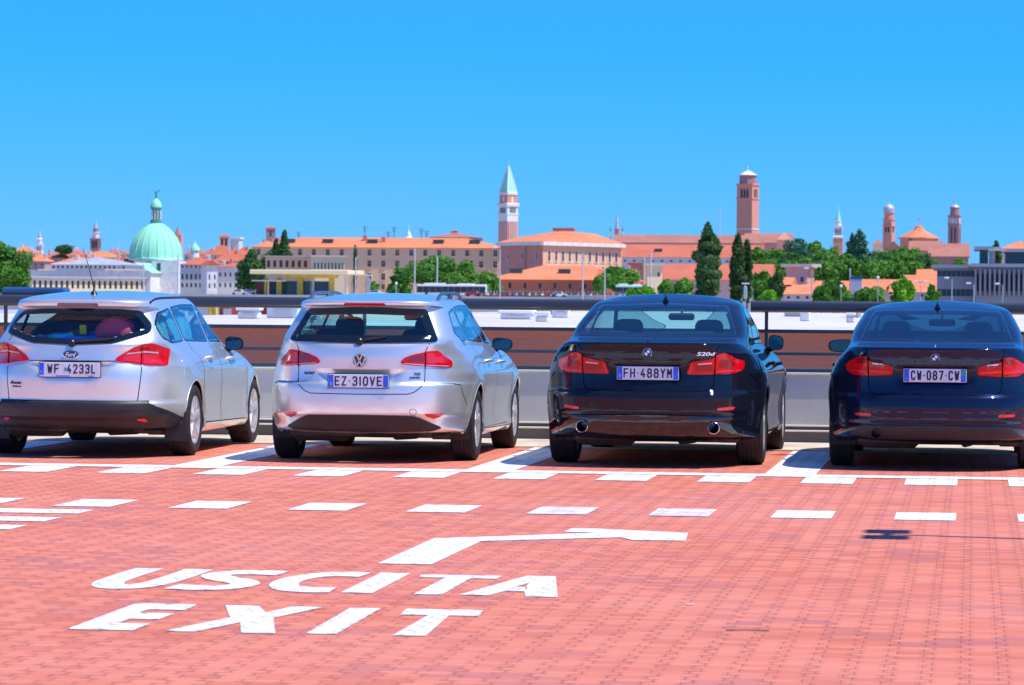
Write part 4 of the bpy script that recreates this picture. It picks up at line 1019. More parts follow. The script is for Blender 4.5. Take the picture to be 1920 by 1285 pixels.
    # luggage heaped behind the rear window
    def lump(name, label, cat, p, d, mat, rz=0, seed=1, rough=.08, n=24):
        V = []; r = random.Random(seed); ph = [r.uniform(0, 6) for _ in range(6)]
        for j in range(13):
            a = math.pi * j / 12
            for k in range(n):
                b = 2 * math.pi * k / n; q = 1 + rough * (math.sin(3 * b + ph[0] + 2 * a) + math.sin(5 * a + ph[1] + b) * .7)
                ex = lambda t: math.copysign(abs(t) ** .8, t)
                V.append((d[0] / 2 * q * math.sin(a) * ex(math.cos(b)), d[1] / 2 * q * math.sin(a) * ex(math.sin(b)), -d[2] / 2 * q * math.cos(a)))
        F = [(j * n + k, j * n + (k + 1) % n, (j + 1) * n + (k + 1) % n, (j + 1) * n + k) for j in range(12) for k in range(n)]
        cr, sr = math.cos(R_(.7)), math.sin(R_(.7))
        o = mk(name, V, F, mat, None, 180, (-7.737 + p[0] * cr - p[1] * sr, 28.74 + p[1] * cr + p[0] * sr, p[2])); o.rotation_euler = (0, 0, rz); return tag(o, label, cat)
    lump('sleeping_bag', 'rolled red sleeping bag seen through the rear window of the leftmost silver estate', 'sleeping bag', (.30, .48, 1.10), (.37, .22, .27), 'cloth_spiral', 0, 3, .03)
    lump('travel_bag', 'big dark blue bag filling the boot behind the red sleeping bag, leftmost silver estate', 'bag', (0, 1.0, 1.08), (1.16, .55, .48), 'cloth_navy', 0, 11, .05)
    lump('bed_cover', 'crumpled blue blanket piled in the boot of the leftmost silver estate', 'blanket', (.02, .56, .98), (1.0, .40, .22), 'cloth_blue', 0, 5, .12)
    t = G(); t.tube([(-.30, .40, 1.035), (-.24, .41, 1.045), (-.16, .42, 1.04), (-.08, .43, 1.075)], [.028, .036, .036, .03], 10)
    o = t.mk('jacket', 'cloth_teal', None, 180, (-7.737, 28.74, 0)); tag(o, 'teal garment lying behind the rear window of the leftmost silver estate', 'clothing')
    t = G(); t.tube([(-.42, .37, 1.04), (-.37, .38, 1.055), (-.33, .39, 1.045)], [.012, .022, .02], 8)
    o = t.mk('soft_toy', 'skin', None, 180, (-7.737, 28.74, 0)); tag(o, 'small pink soft item beside the teal garment in the rear of the leftmost silver estate', 'soft item')
    t = G(); t.box((.0, .45, 1.115), (.06, .03, .085), .3, bev=.006); o = t.mk('yellow_packet', 'yellow_card', None, 30, (-7.737, 28.74, 0)); o.rotation_euler = (0, 0, 0); tag(o, 'small yellow packet on the heap in the rear of the leftmost silver estate', 'packet')
    lump('brown_bag', 'brown bag next to the yellow packet in the rear of the leftmost silver estate', 'bag', (-.05, .50, 1.08), (.16, .14, .10), 'cloth_brown', .4, 8, .1)
    for y0, y1, n_ in ((.50, 1.08, 1), (1.20, 2.02, 2)):
        V = []; F = []; m = 12
        for i in range(m + 1):
            for j in range(7):
                y = y0 + (y1 - y0) * i / m; z = .98 + .33 * j / 6 * (.78 + .22 * math.sin(math.pi * i / m)); V.append((.66 - .36 * (z - 1.0) + .014 * math.sin(i * 1.9 + j), y, z))
        F = [(i * 7 + j, (i + 1) * 7 + j, (i + 1) * 7 + j + 1, i * 7 + j + 1) for i in range(m) for j in range(6)]
        o = mk('sun_blind', V, F, 'sunshade', c.r, smooth=180)
    return c
M('cloth_navy', (.02, .06, .10), .8, var=.4, scale=6)
def _mat_spiral():
    k = NB('cloth_spiral'); tc = k.n('ShaderNodeTexCoord').outputs['Object']
    wv = k.n('ShaderNodeTexWave', wave_type='RINGS', rings_direction='Y'); wv.inputs['Scale'].default_value = 22; wv.inputs['Distortion'].default_value = 2; k.l(tc, wv.inputs['Vector'])
    k.l(k.ramp(wv.outputs['Fac'], [(.2, (.80, .03, .09)), (.8, (1.0, .14, .22))]), k.b.inputs['Base Color']); k.set(Roughness=.8); MATS['cloth_spiral'] = k.m
_mat_spiral()
# ------------------------------------------------------------------ the roof-top car park
def slab(name, poly, z, mat, kind='structure', th=0):
    g = G()
    if th: g.prism(poly, 'z', z - th, z)
    else: g.add([(x, y, z) for x, y in poly], [tuple(range(len(poly)))])
    o = g.mk(name, mat); return tag(o, kind=kind)
def rect(x0, x1, y0, y1): return [(x0, y0), (x1, y0), (x1, y1), (x0, y1)]
slab('parking_deck', rect(-45, 45, -25, 32.3), 0, 'pavers', th=.3)
M('kerb_stone', (.62, .52, .40), .85, var=.25, scale=2.5)
slab('kerb', rect(-45, 45, 32.303, 34.9), .012, 'kerb_stone', th=.3)
# parking lines
MK = .004
M('joint_line', (.10, .05, .05), .9)
slab('painted_line', rect(-30, 20, 27.44, 27.84), MK, 'marking')
slab('deck_joint', rect(-45, 45, 27.405, 27.43), MK, 'joint_line')
for i in range(-9, 4):
    x = -6.585 + 2.463 * (i + 0) if False else -1.665 + 2.463 * i
    slab('painted_line', rect(x, x + .41, 27.843, 32.28), MK, 'marking')
for i in range(-12, 5):
    x = -.51 + .8 * i; slab('painted_dash', rect(x, x + .405, 26.46, 27.39), MK, 'marking')
for i in range(-11, 4):
    x = -.49 + .797 * i
    slab('painted_dash', rect(x, x + .395, 22.12, 22.93), MK, 'marking_worn' if i in (-3, -2) else 'marking')
for y0, y1 in ((21.36, 21.78), (20.56, 20.97), (19.79, 20.19)):
    slab('painted_stripe', rect(-12, -5.69, y0, y1), MK, 'marking')
def poly_mark(name, polys, label=None):
    V = []; F = []
    for P in polys:
        n = len(V); q = [tuple(p) for p in P]
        pp, T = triangulate([q], .5)
        V += [(x, y, MK) for x, y in pp]
        for t in T:
            a, b, c = (Vector(pp[i]) for i in t[:3]); cr = (b - a).cross(c - a) if False else (b.x - a.x) * (c.y - a.y) - (b.y - a.y) * (c.x - a.x)
            F.append(tuple(i + n for i in (t if cr > 0 else tuple(reversed(t)))))
    o = mk(name, V, F, 'marking'); return tag(o, label, kind='structure')
def stroke(fn, n, w0):
    """outline of a curved stroke"""
    a = [fn(k / n) for k in range(n + 1)]; return a
def bez(p, n=8):
    out = []
    for k in range(n + 1):
        t = k / n; q = [Vector(x) for x in p]
        while len(q) > 1: q = [q[i] * (1 - t) + q[i + 1] * t for i in range(len(q) - 1)]
        out.append(tuple(q[0]))
    return out
y0, y1 = 13.87, 15.11
poly_mark('painted_word', [
 [(-3.735,y0),(-3.455,y0),(-3.455,14.17),(-3.595,14.17),(-3.595,14.37),(-3.465,14.37),(-3.465,14.65),(-3.62,14.65),(-3.62,14.83),(-3.455,14.83),(-3.465,y1),(-3.75,y1)],
 [(-3.32,y0),(-3.19,y0),(-3.095,14.32),(-2.995,y0),(-2.85,y0),(-3.0,14.55),(-2.885,y1),(-3.03,y1),(-3.08,14.78),(-3.18,y1),(-3.335,y1),(-3.185,14.52)],
 [(-2.725,y0+.02),(-2.60,y0+.02),(-2.62,y1-.01),(-2.76,y1-.01)],
 [(-2.36,y0+.02),(-2.225,y0+.03),(-2.27,14.83),(-2.14,14.83),(-2.155,y1),(-2.505,y1),(-2.485,14.83),(-2.36,14.83)]], 'white word EXIT painted on the pavers')
y0, y1 = 15.89, 17.09
def catmull(P, n=7):
    P = [Vector(p) for p in P]; Q = [P[0] * 2 - P[1]] + P + [P[-1] * 2 - P[-2]]; out = []
    for i in range(1, len(Q) - 2):
        for k in range(n):
            t = k / n; a, b, c, d = Q[i - 1:i + 3]; out.append(.5 * ((2 * b) + (c - a) * t + (2 * a - 5 * b + 4 * c - d) * t * t + (3 * b - a - 3 * c + d) * t ** 3))
    out.append(P[-1]); return out
def glyph(P, w, X0, X1, Y0, Y1, H=1.6):
    c = catmull(P); L = []; R = []
    for i, p in enumerate(c):
        t = (c[min(i + 1, len(c) - 1)] - c[max(i - 1, 0)]).normalized(); n = Vector((-t.y, t.x)) * w / 2; L.append(p + n); R.append(p - n)
    return [(X0 + q.x * (X1 - X0), Y0 + q.y / H * (Y1 - Y0)) for q in L + R[::-1]]
U = glyph([(.17, 1.6), (.16, .95), (.20, .42), (.36, .16), (.64, .16), (.80, .42), (.84, .95), (.83, 1.6)], .37, -4.235, -3.845, y0, y1)
SS = glyph([(.95, 1.40), (.62, 1.44), (.30, 1.38), (.17, 1.17), (.32, .94), (.68, .70), (.83, .46), (.70, .22), (.38, .15), (.03, .20)], .35, -3.815, -3.425, y0, y1)
CC = glyph([(.98, 1.41), (.70, 1.44), (.36, 1.32), (.17, .98), (.17, .60), (.36, .27), (.70, .15), (1.0, .18)], .37, -3.375, -3.015, y0, y1)
A = [(-2.385,y0),(-2.245,y0),(-2.20,16.14),(-2.09,16.14),(-2.065,y0-.01),(-1.915,y0-.01),(-2.07,y1-.02),(-2.21,y1-.02)]
poly_mark('painted_word', [U, SS, CC, [(-2.95,y0),(-2.80,y0),(-2.815,y1),(-2.965,y1)], [(-2.60,y0-.02),(-2.465,y0-.01),(-2.47,16.85),(-2.34,16.85),(-2.34,17.04),(-2.75,17.03),(-2.73,16.86),(-2.60,16.86)],
 [(-2.385,y0),(-2.245,y0),(-2.20,16.16),(-2.19,16.36),(-2.15,16.64),(-2.13,16.36),(-2.11,16.16),(-2.065,y0-.02),(-1.915,y0-.02),(-2.07,y1-.02),(-2.215,y1-.02)], [(-2.196,16.15),(-2.112,16.15),(-2.122,16.38),(-2.188,16.38)]], 'white word USCITA painted on the pavers')
poly_mark('painted_arrow', [[(-3.09,17.70),(-2.805,17.70),(-2.80,19.50),(-2.04,20.02),(-1.95,19.80),(-1.645,19.83),(-1.685,20.50),(-2.29,20.76),(-2.42,20.74),(-2.43,20.42),(-2.22,20.38),(-2.83,19.87),(-3.10,19.68)]])

# ------------------------------------------------------------------ fence along the edge
FY = 34.12
M('rail_paint', (.06, .065, .09), .42, .3, coat=.3); M('panel_metal', (.60, .585, .57), .48, .35, var=.12, scale=1.2)
M('rail_steel', (.80, .76, .70), .5, .1); M('panel_dark', (.13, .12, .12), .55, .3, var=.2, scale=2)
def fence(x0, x1, label, step=3.75, off=0):
    f = root('parapet_fence', label, 'fence', ((x0 + x1) / 2, FY, 0)); L = x1 - x0; h = L / 2
    g = G(); n = 20; V = []
    for x in (-h, h):
        for k in range(n):
            a = 2 * math.pi * k / n; ca, sa = math.cos(a), math.sin(a); V.append((x, .05 * math.copysign(abs(ca) ** .6, ca), 1.366 + .056 * math.copysign(abs(sa) ** .6, sa)))
    g.add(V, [(k, (k + 1) % n, n + (k + 1) % n, n + k) for k in range(n)] + [tuple(range(n - 1, -1, -1)), tuple(range(n, 2 * n))]); g.mk('handrail', 'rail_paint', f, 40)
    for z, t in ((1.118, .036), (.896, .034), (.728, .040)): G().box((0, .0, z), (L, .03, t), bev=.006).mk('rail', 'rail_paint' if z > .8 else 'panel_teal', f)
    G().box((0, -.005, .699), (L, .06, .020), bev=.004).mk('panel_cap', 'rail_steel', f)
    m = max(1, round(L / 2.46)); w = L / m
    for i in range(m):
        G().box((-h + w * (i + .5), .01, .442), (w - .012, .03, .500), bev=.004).mk('infill_panel', 'panel_metal', f, 30)
    for z in (.180, .128): G().box((0, -.005, z), (L, .05, .018), bev=.004).mk('lower_rail', 'rail_steel', f)
    G().box((0, .012, .154), (L, .02, .034)).mk('base_panel', 'panel_dark', f); G().box((0, .012, .060), (L, .02, .118)).mk('base_panel', 'panel_dark', f)
    x = off
    while x < L and x > 0 or step < 0 and x > 0:
        G().box((-h + x, .02, .68), (.034, .036, 1.27), bev=.004).mk('post', 'rail_paint', f); x += step
    return f
M('panel_teal', (.03, .075, .10), .45, .2)
xg = at(1408, 570, FY)[0]; xg2 = at(1396, 570, FY)[0]
fence(-32.5, xg2 - .02, 'long dark handrail fence with grey sheet panels behind the three cars on the left', step=-3.75, off=32.5 + at(1376, 570, FY)[0])
fence(xg, 24, 'dark handrail fence with grey sheet panels behind the rightmost car', off=at(1437, 600, FY)[0] - xg)

# lamp post out of frame to the right, whose twin lamps throw the shadow on the pavers
M('pole_metal', (.30, .31, .34), .45, .6)
def cotan(h): return h / math.tan(R_(SUN_EL))
def lamp_for_shadow():
    sx, sy = -.50, 20.72; H = 4.6; x = sx + cotan(H) * math.cos(R_(SUN_AZ)); y = sy - cotan(H) * math.sin(R_(SUN_AZ))
    p = root('street_lamp', 'tall twin-headed lamp post standing on the pavers beyond the right edge', 'street lamp', (x, y, 0))
    G().tube([(0, 0, 0), (0, 0, 3.5), (0, 0, H)], [.06, .045, .03], 12).mk('post', 'pole_metal', p, 60)
    for s in (-1, 1): G().box((0, s * .26, H), (.28 / math.sin(R_(SUN_EL)) * .9, .36, .06), bev=.03).mk('lamp_head', 'pole_metal', p, 40)
    G().tube([(0, -.15, H), (0, .15, H)], .03, 8).mk('lamp_arm', 'pole_metal', p, 60)
lamp_for_shadow()
M('litter', (.80, .74, .66), .7)
def twig():
    a = tag(G().tube([(-1.02, 14.42, .003), (-.93, 14.42, .005), (-.84, 14.43, .003)], .0022, 6).mk('twig', 'cloth_brown', None, 60), 'thin dark twig lying on the pavers at the right of the lot', 'twig')
    a = tag(G().box((-1.27, 15.6, .006), (.035, .02, .004)).mk('paper_scrap', 'litter'), 'tiny pale scrap of paper on the pavers at the right of the lot', 'scrap')
twig()
car5(); car3(); carG(); carF()
# ------------------------------------------------------------------ city beyond the car park
GZ = -7.0
def YS(Y): return Y if Y <= 350 else 2 * Y      # mid-ground and skyline distances in metres
M('ground_far', (.42, .37, .32), .9, var=.3, scale=.02)
slab('ground', [(-9000, 36), (9000, 36), (9000, 14000), (-9000, 14000)], GZ, 'ground_far')
mat_brick('brick_near', (.92, .27, .15), (.82, .23, .13), (.72, .25, .16), .13, .045)
mat_brick('brick_town', (.86, .36, .25), (.78, .31, .21), (.34, .2, .16), .6, .2)
mat_brick('brick_dark', (.50, .27, .25), (.43, .22, .21), (.18, .1, .1), .6, .2)
mat_tiles('tiles_orange', (.70, .19, .075), (.86, .27, .12), (.92, .40, .21))
mat_tiles('tiles_red', (.50, .12, .07), (.64, .17, .095), (.74, .25, .14))
mat_tiles('tiles_old', (.36, .13, .095), (.50, .20, .14), (.60, .29, .21))
mat_plaster('plaster_tan', (.97, .64, .38), .10); mat_plaster('plaster_ochre', (.90, .50, .27), .15); mat_plaster('plaster_orange', (.95, .30, .14), .25); mat_plaster('plaster_cream', (.96, .76, .46), .06)
mat_plaster('plaster_white', (.80, .78, .74), .25); mat_plaster('plaster_pink', (.84, .54, .46), .25); mat_brick('brick_palace', (.66, .31, .25), (.60, .28, .23), (.5, .3, .27), .6, .2); mat_plaster('plaster_mauve', (.52, .34, .31), .3)
mat_plaster('plaster_grey', (.72, .68, .65), .3); mat_plaster('concrete', (.36, .37, .42), .35, .3); mat_plaster('concrete_pale', (.62, .59, .56), .35, .4)
mat_plaster('copper', (.36, .84, .58), .25, .12); mat_plaster('copper_dark', (.10, .34, .28), .4, .2); mat_plaster('copper_light', (.50, .84, .66), .2, .2)
M('concrete_dark', (.24, .25, .30), .8, var=.2, scale=.5); M('stone_white', (.80, .77, .74), .7, var=.15, scale=.6); M('lead_grey', (.52, .55, .60), .5, .2, var=.2, scale=.3)
M('pane', (.03, .055, .075), .2, spec=.7); M('pane_dark', (.02, .025, .03), .5); M('shutter', (.06, .09, .09), .7)
M('white_sheet', (.84, .82, .80), .7, var=.06, scale=.3); M('yellow_metal', (.80, .60, .08), .5, var=.15, scale=.8); M('roof_white', (.64, .60, .58), .8, var=.20, scale=.30)
M('white_metal', (.78, .79, .80), .45); M('red_car', (.55, .02, .06), .3, coat=1); M('blue_metal', (.02, .09, .24), .4, var=.3, scale=.5); M('iron', (.10, .11, .13), .6)
M('bark', (.10, .07, .05), .9)
M('cont_red', (.34, .05, .04), .6, var=.3, scale=.6); M('cont_rust', (.42, .12, .06), .7, var=.3, scale=.6); M('cont_brown', (.20, .06, .05), .7, var=.3, scale=.6)
M('pole_pale', (.62, .63, .64), .5)
M('bus_green', (.55, .78, .68), .5)
mat_leaf('leaf_mid', (0.0625, 0.188, 0.025), (0.125, 0.325, 0.0438), (0.237, 0.5, 0.075)); mat_leaf('leaf_dark', (0.0312, 0.106, 0.0312), (0.0688, 0.188, 0.05), (0.125, 0.3, 0.075))
mat_leaf('leaf_poplar', (0.0438, 0.106, 0.0312), (0.0938, 0.194, 0.0562), (0.188, 0.325, 0.1)); mat_leaf('leaf_bright', (0.112, 0.325, 0.025), (0.2, 0.525, 0.0375), (0.35, 0.7, 0.075)); mat_leaf('leaf_blue', (0.0375, 0.138, 0.1), (0.075, 0.225, 0.138), (0.138, 0.338, 0.2))

def wall_holes(g, W, H, wins, x0=0, z0=0, depth=.3):
    """front wall at y=0 of width W, height H, with rectangular openings (xc, zc, w, h) cut in, reveals included"""
    xs = sorted({0, W} | {v for q in wins for v in (q[0] - q[2] / 2, q[0] + q[2] / 2)}); zs = sorted({0, H} | {v for q in wins for v in (q[1] - q[3] / 2, q[1] + q[3] / 2)})
    for i in range(len(xs) - 1):
        for j in range(len(zs) - 1):
            a, b, c, d = xs[i], xs[i + 1], zs[j], zs[j + 1]; mx, mz = (a + b) / 2, (c + d) / 2
            if any(abs(mx - q[0]) < q[2] / 2 and abs(mz - q[1]) < q[3] / 2 for q in wins): continue
            g.add([(x0 + a, 0, z0 + c), (x0 + b, 0, z0 + c), (x0 + b, 0, z0 + d), (x0 + a, 0, z0 + d)], [(0, 1, 2, 3)])
    for xc, zc, w_, h_ in wins:
        a, b, c, d = x0 + xc - w_ / 2, x0 + xc + w_ / 2, z0 + zc - h_ / 2, z0 + zc + h_ / 2
        V = [(a, 0, c), (b, 0, c), (b, 0, d), (a, 0, d), (a, depth, c), (b, depth, c), (b, depth, d), (a, depth, d)]
        g.add(V, [(0, 4, 5, 1), (1, 5, 6, 2), (2, 6, 7, 3), (3, 7, 4, 0)])
WIN = {}
def win_mesh(w_, h_, mat, frame, arch, depth):
    key = (round(w_, 1), round(h_, 1), mat, frame, arch)
    if key in WIN: return WIN[key]
    g = G(); g.box((0, depth - .02, 0), (w_, .04, h_)); V0 = len(g.F); n1 = len(g.F)
    if frame:
        t = min(.22, w_ * .16); g.box((0, depth - .08, 0), (.08, .06, h_)); g.box((0, depth - .08, h_ * .12), (w_, .06, .08))
        for sx in (-1, 1): g.box((sx * (w_ / 2 + t / 2), -.05, 0), (t, .10, h_ + 2 * t))
        g.box((0, -.05, h_ / 2 + t / 2), (w_ - .01, .10, t)); g.box((0, -.10, -h_ / 2 - t / 2), (w_ + 2.6 * t, .22, t))
    me = bpy.data.meshes.new('window'); me.from_pydata(g.V, [], g.F); me.materials.append(MATS[mat]); me.materials.append(MATS[frame or mat])
    me.polygons.foreach_set('material_index', [0] * n1 + [1] * (len(g.F) - n1)); me.update(); WIN[key] = me; return me
def put_windows(r, wins, x0, z0, mat='pane', frame=None, depth=.3, yoff=0, rz=0, name='window'):
    for xc, zc, w_, h_ in wins:
        o = bpy.data.objects.new(name, win_mesh(w_, h_, mat, frame, False, depth)); COL.objects.link(o); o.parent = r
        o.location = (x0 + xc, yoff, z0 + zc) if not rz else (yoff, x0 + xc, z0 + zc); o.rotation_euler = (0, 0, rz)
def roof_mesh(kind, x0, x1, y0, y1, z0, h, ov=.6, th=.25, inset_=None):
    g = G(); a, b, c, d = x0 - ov, x1 + ov, y0 - ov, y1 + ov; my = (c + d) / 2; i = inset_ if inset_ is not None else (d - c) / 2
    if kind == 'gable': V = [(a, c, z0), (b, c, z0), (b, d, z0), (a, d, z0), (a, my, z0 + h), (b, my, z0 + h)]; F = [(0, 1, 5, 4), (2, 3, 4, 5), (1, 2, 5), (3, 0, 4), (3, 2, 1, 0)]
    elif kind == 'hip':
        i = min(i, (b - a) / 2 - .01); V = [(a, c, z0), (b, c, z0), (b, d, z0), (a, d, z0), (a + i, my, z0 + h), (b - i, my, z0 + h)]; F = [(0, 1, 5, 4), (2, 3, 4, 5), (1, 2, 5), (3, 0, 4), (3, 2, 1, 0)]
    elif kind == 'front_gable': mx = (a + b) / 2; V = [(a, c, z0), (b, c, z0), (b, d, z0), (a, d, z0), (mx, c, z0 + h), (mx, d, z0 + h)]; F = [(0, 1, 4), (1, 2, 5, 4), (2, 3, 5), (3, 0, 4, 5), (3, 2, 1, 0)]
    elif kind == 'shed': V = [(a, c, z0), (b, c, z0), (b, d, z0), (a, d, z0), (a, d, z0 + h), (b, d, z0 + h)]; F = [(0, 1, 5, 4), (1, 2, 5), (3, 0, 4), (2, 3, 4, 5), (3, 2, 1, 0)]
    else: V = [(a, c, z0), (b, c, z0), (b, d, z0), (a, d, z0), (a, c, z0 + h), (b, c, z0 + h), (b, d, z0 + h), (a, d, z0 + h)]; F = [(3, 2, 1, 0), (4, 5, 6, 7), (0, 1, 5, 4), (1, 2, 6, 5), (2, 3, 7, 6), (3, 0, 4, 7)]
    g.add(V, F); return g
BG = None
def bld(name, label, cat, px0, px1, eave, ridge, Y, depth, wall, roof, kind='hip', rot=0, rows=(), zb=None, group=None, frame=None, cornice=None, winmat='pane', chim=0, ov=.5, dormers=0, side_rows=(), dh=None, inset_=None):
    """rows: (py centre, height px, width px, count[, margin px]) across the front; sizes are real metres derived at distance Y"""
    Y = YS(Y); zb = GZ if zb is None else zb; pm = Y / FPX
    if Y > 350: ov = ov * 1.6
    X0, z1 = at(px0, eave, Y); d0 = Vector((X0, Y)); cr, sr = math.cos(R_(rot)), math.sin(R_(rot))
    dd = _r * ((px1 - 960) / FPX) - _u * ((eave - 642.5) / FPX) + _f; m = dd.x / dd.y      # line of sight through the far corner
    W = (m * Y - X0) / (cr - m * sr) if rot else m * Y - X0
    r = root(name, label, cat, (X0, Y, 0), R_(rot), group)
    H = z1 - zb; zr = at((px0 + px1) / 2, ridge, Y + (depth / 2 if kind in ('gable', 'hip') else 0))[1]; rh = max(.3, zr - z1)
    g = G(); wins = []
    for row in rows:
        pc, hp, wp, n = row[:4]; mg = row[4] if len(row) > 4 else 0; zc = at((px0 + px1) / 2, pc, Y)[1] - zb; sx0 = mg * pm; st = (W - 2 * sx0) / n
        for i in range(n): wins.append((sx0 + st * (i + .5), zc, wp * pm, hp * pm))
    wins = [q for q in wins if q[1] - q[3] / 2 > .05 and q[1] + q[3] / 2 < H - .05]
    wall_holes(g, W, H, wins, 0, zb)
    g.add([(0, 0, zb), (0, depth, zb), (W, depth, zb), (W, 0, zb), (0, 0, z1), (0, depth, z1), (W, depth, z1), (W, 0, z1)], [(0, 4, 5, 1), (1, 5, 6, 2), (2, 6, 7, 3)])
    g.mk('wall', wall, r); put_windows(r, wins, 0, zb, winmat, frame)
    rf = roof_mesh(kind, 0, W, 0, depth, z1 + .01, rh, ov, inset_=inset_).mk('roof', roof, r)
    if cornice: G().box((W / 2, depth / 2, z1 - .35), (W + .9, depth + .9, .7)).mk('cornice', cornice, r)
    rr = random.Random(len(label) + int(px0))
    for k in range(chim):
        x = W * rr.uniform(.08, .92); t = rr.uniform(.2, .45); G().box((x, depth * t, z1 + rh * (2 * t) + .2), (1.3, 1.3, 3.2), bev=.05).mk('chimney', rr.choice(['plaster_white', 'brick_town', 'plaster_pink']), rf)
    for k in range(dormers):
        x = W * (k + .5 + rr.uniform(-.2, .2)) / dormers; t = .22; zz = z1 + rh * 2 * t
        G().box((x, depth * t, zz + .3), (3.2, 2.2, 1.8)).mk('dormer', 'shutter', rf)
    sw = []
    for pc, hp, wp, n in side_rows:
        zc = at(px1, pc, Y)[1]
        for i in range(n): sw.append((depth * (i + .5) / n, zc - zb, wp, hp * pm))
    if sw: put_windows(r, sw, 0, zb, winmat, frame, .02, yoff=W - .0, rz=R_(90))
    return r
def tower(name, label, px, Y, parts, rot=0, cat='bell tower', group=None, zb=GZ):
    """parts: (name, material, sides, [(py, half width px), ...]); openings: ('opening', material, py0, py1, [dx px...], w px, half width px of the wall)"""
    Y = YS(Y); pm = Y / FPX; X = at(px, 500, Y)[0]; r = root(name, label, cat, (X, Y, 0), R_(rot), group); last = None; kf = 1 / (math.cos(R_(abs(rot))) + math.sin(R_(abs(rot))))
    for q in parts:
        if q[0] == 'opening' or q[0] == 'window':
            nm, mt, a, b, dxs, wd, hw = q[:7]; dxs = [d * kf for d in dxs]; wd *= kf; hw *= kf; z0, z1 = at(px, b, Y)[1], at(px, a, Y)[1]; g0 = []
            for s in range(2):
                for dx in dxs:
                    g = G(); w2 = wd * pm / 2; hh = z1 - z0; P = [(-w2, 0), (w2, 0), (w2, hh - w2)] + [(w2 * math.cos(math.pi * k / 6), hh - w2 + w2 * math.sin(math.pi * k / 6)) for k in range(1, 6)] + [(-w2, hh - w2)]
                    g.prism([(x + dx * pm, z0 + z) for x, z in P], 'y', -hw * pm - .06, -hw * pm + .1); o = g.mk('window', mt, last or r); o.rotation_euler = (0, 0, s * math.pi / 2)
            continue
        nm, mt, n, pr = q; g = G(); prof = [((GZ if py is None else at(px, py, Y)[1]), h * pm * (math.sqrt(2) * kf if n == 4 else 1)) for py, h in pr]
        g.lathe(prof, n, rot=math.pi / 4 if n == 4 else math.pi / 8 if n == 8 else 0); o = g.mk(nm, mt, r, 40 if n > 10 else None)
        if last is None or nm in ('shaft', 'belfry', 'drum'): last = None
    return r
def leaves(n, centers, size, rr):
    """centers: (x, y, z, rx, ry, rz) blobs"""
    C = np.array(centers, float); vol = (C[:, 3] * C[:, 4] * C[:, 5]) ** .67; p = vol / vol.sum(); idx = rr.choice(len(C), n, p=p)
    d = rr.normal(size=(n, 3)); d /= np.linalg.norm(d, axis=1, keepdims=True); rad = rr.uniform(.2, 1, n) ** .35 * rr.uniform(.92, 1.16, n)
    P = C[idx, :3] + d * C[idx, 3:] * rad[:, None]
    nrm = d + rr.normal(size=(n, 3)) * .6; nrm /= np.linalg.norm(nrm, axis=1, keepdims=True)
    t = np.cross(nrm, rr.normal(size=(n, 3))); t /= np.linalg.norm(t, axis=1, keepdims=True); b = np.cross(nrm, t); s = size * rr.uniform(.55, 1.25, n)[:, None]
    V = np.stack([P - t * s, P - b * s * .6, P + t * s, P + b * s * .6], 1).reshape(-1, 3); F = np.arange(4 * n).reshape(-1, 4)
    return V, F
def tree(name, label, px, py_top, width_px, Y, kind='round', mat='leaf_mid', n=2600, zb=None, py_bot=None, group=None, cat='tree', seed=None, size=None):
    seed = seed if seed is not None else int(px * 7 + py_top); rr = np.random.RandomState(seed % 100000); Y = YS(Y); pm = Y / FPX; zb = GZ if zb is None else zb
    X, zt = at(px, py_top, Y); w_ = width_px * pm / 2; zc0 = at(px, py_bot, Y)[1] if py_bot else zb + (zt - zb) * .25; H = zt - zc0; B = []
    r = root(name, label, cat, (X, Y, 0), 0, group)
    if kind == 'poplar':
        k = 46
        for i in range(k):
            t = i / (k - 1); wr = w_ * (min(1, .72 + .9 * t) if t < .32 else (1 - ((t - .32) / .68) ** 2.7) * .90 + .08); a = rr.uniform(0, 6.28); q = rr.uniform(.15, .5)
            B.append((wr * q * math.cos(a), wr * q * math.sin(a), zc0 + H * (t * .90 + .04), wr * .55, wr * .55, H * rr.uniform(.05, .085)))
    elif kind == 'cone':
        for i in range(22):
            t = i / 21; wr = w_ * (1 - t * .9); a = rr.uniform(0, 6.28); B.append((wr * .4 * math.cos(a), wr * .4 * math.sin(a), zc0 + H * t * .95, wr * .7 + .3, wr * .7 + .3, H * .06))
    else:
        k = 30
        for i in range(k):
            a = rr.uniform(0, 6.28); q = rr.uniform(0, .84) ; el = rr.uniform(-.75, .85)
            rb = rr.uniform(.16, .36) * w_; zz = zc0 + H * .46 + el * H * .42; sh = math.sqrt(max(.08, 1 - el * el)); B.append((w_ * q * sh * math.cos(a), w_ * q * sh * math.sin(a), zz, rb, rb, min(rb, H * .24)))
        B.append((0, 0, zc0 + H * .45, w_ * .55, w_ * .55, H * .36)); B.append((rr.uniform(-.2, .2) * w_, 0, zt - H * .15, w_ * .28, w_ * .28, H * .15))
    n = int(n * 1.7); V, F = leaves(n, B, size or max(.26, pm * 3.4), rr); mk('crown', V.tolist(), F.tolist(), mat, r)
    g = G(); tr = max(.14, w_ * .055); g.tube([(0, 0, zb), (tr * .3, 0, zb + (zc0 - zb) * .6), (0, 0, zc0 + H * .2), (.1, .1, zc0 + H * .7)], [tr, tr * .8, tr * .6, tr * .2], 7)
    for i in range(5):
        b = B[rr.randint(len(B))]; g.tube([(0, 0, zc0 + H * rr.uniform(0, .25)), (b[0] * .5, b[1] * .5, (zc0 + b[2]) / 2 + H * .1), (b[0], b[1], b[2])], [tr * .5, tr * .3, tr * .1], 5)
    g.mk('trunk', 'bark', r); return r

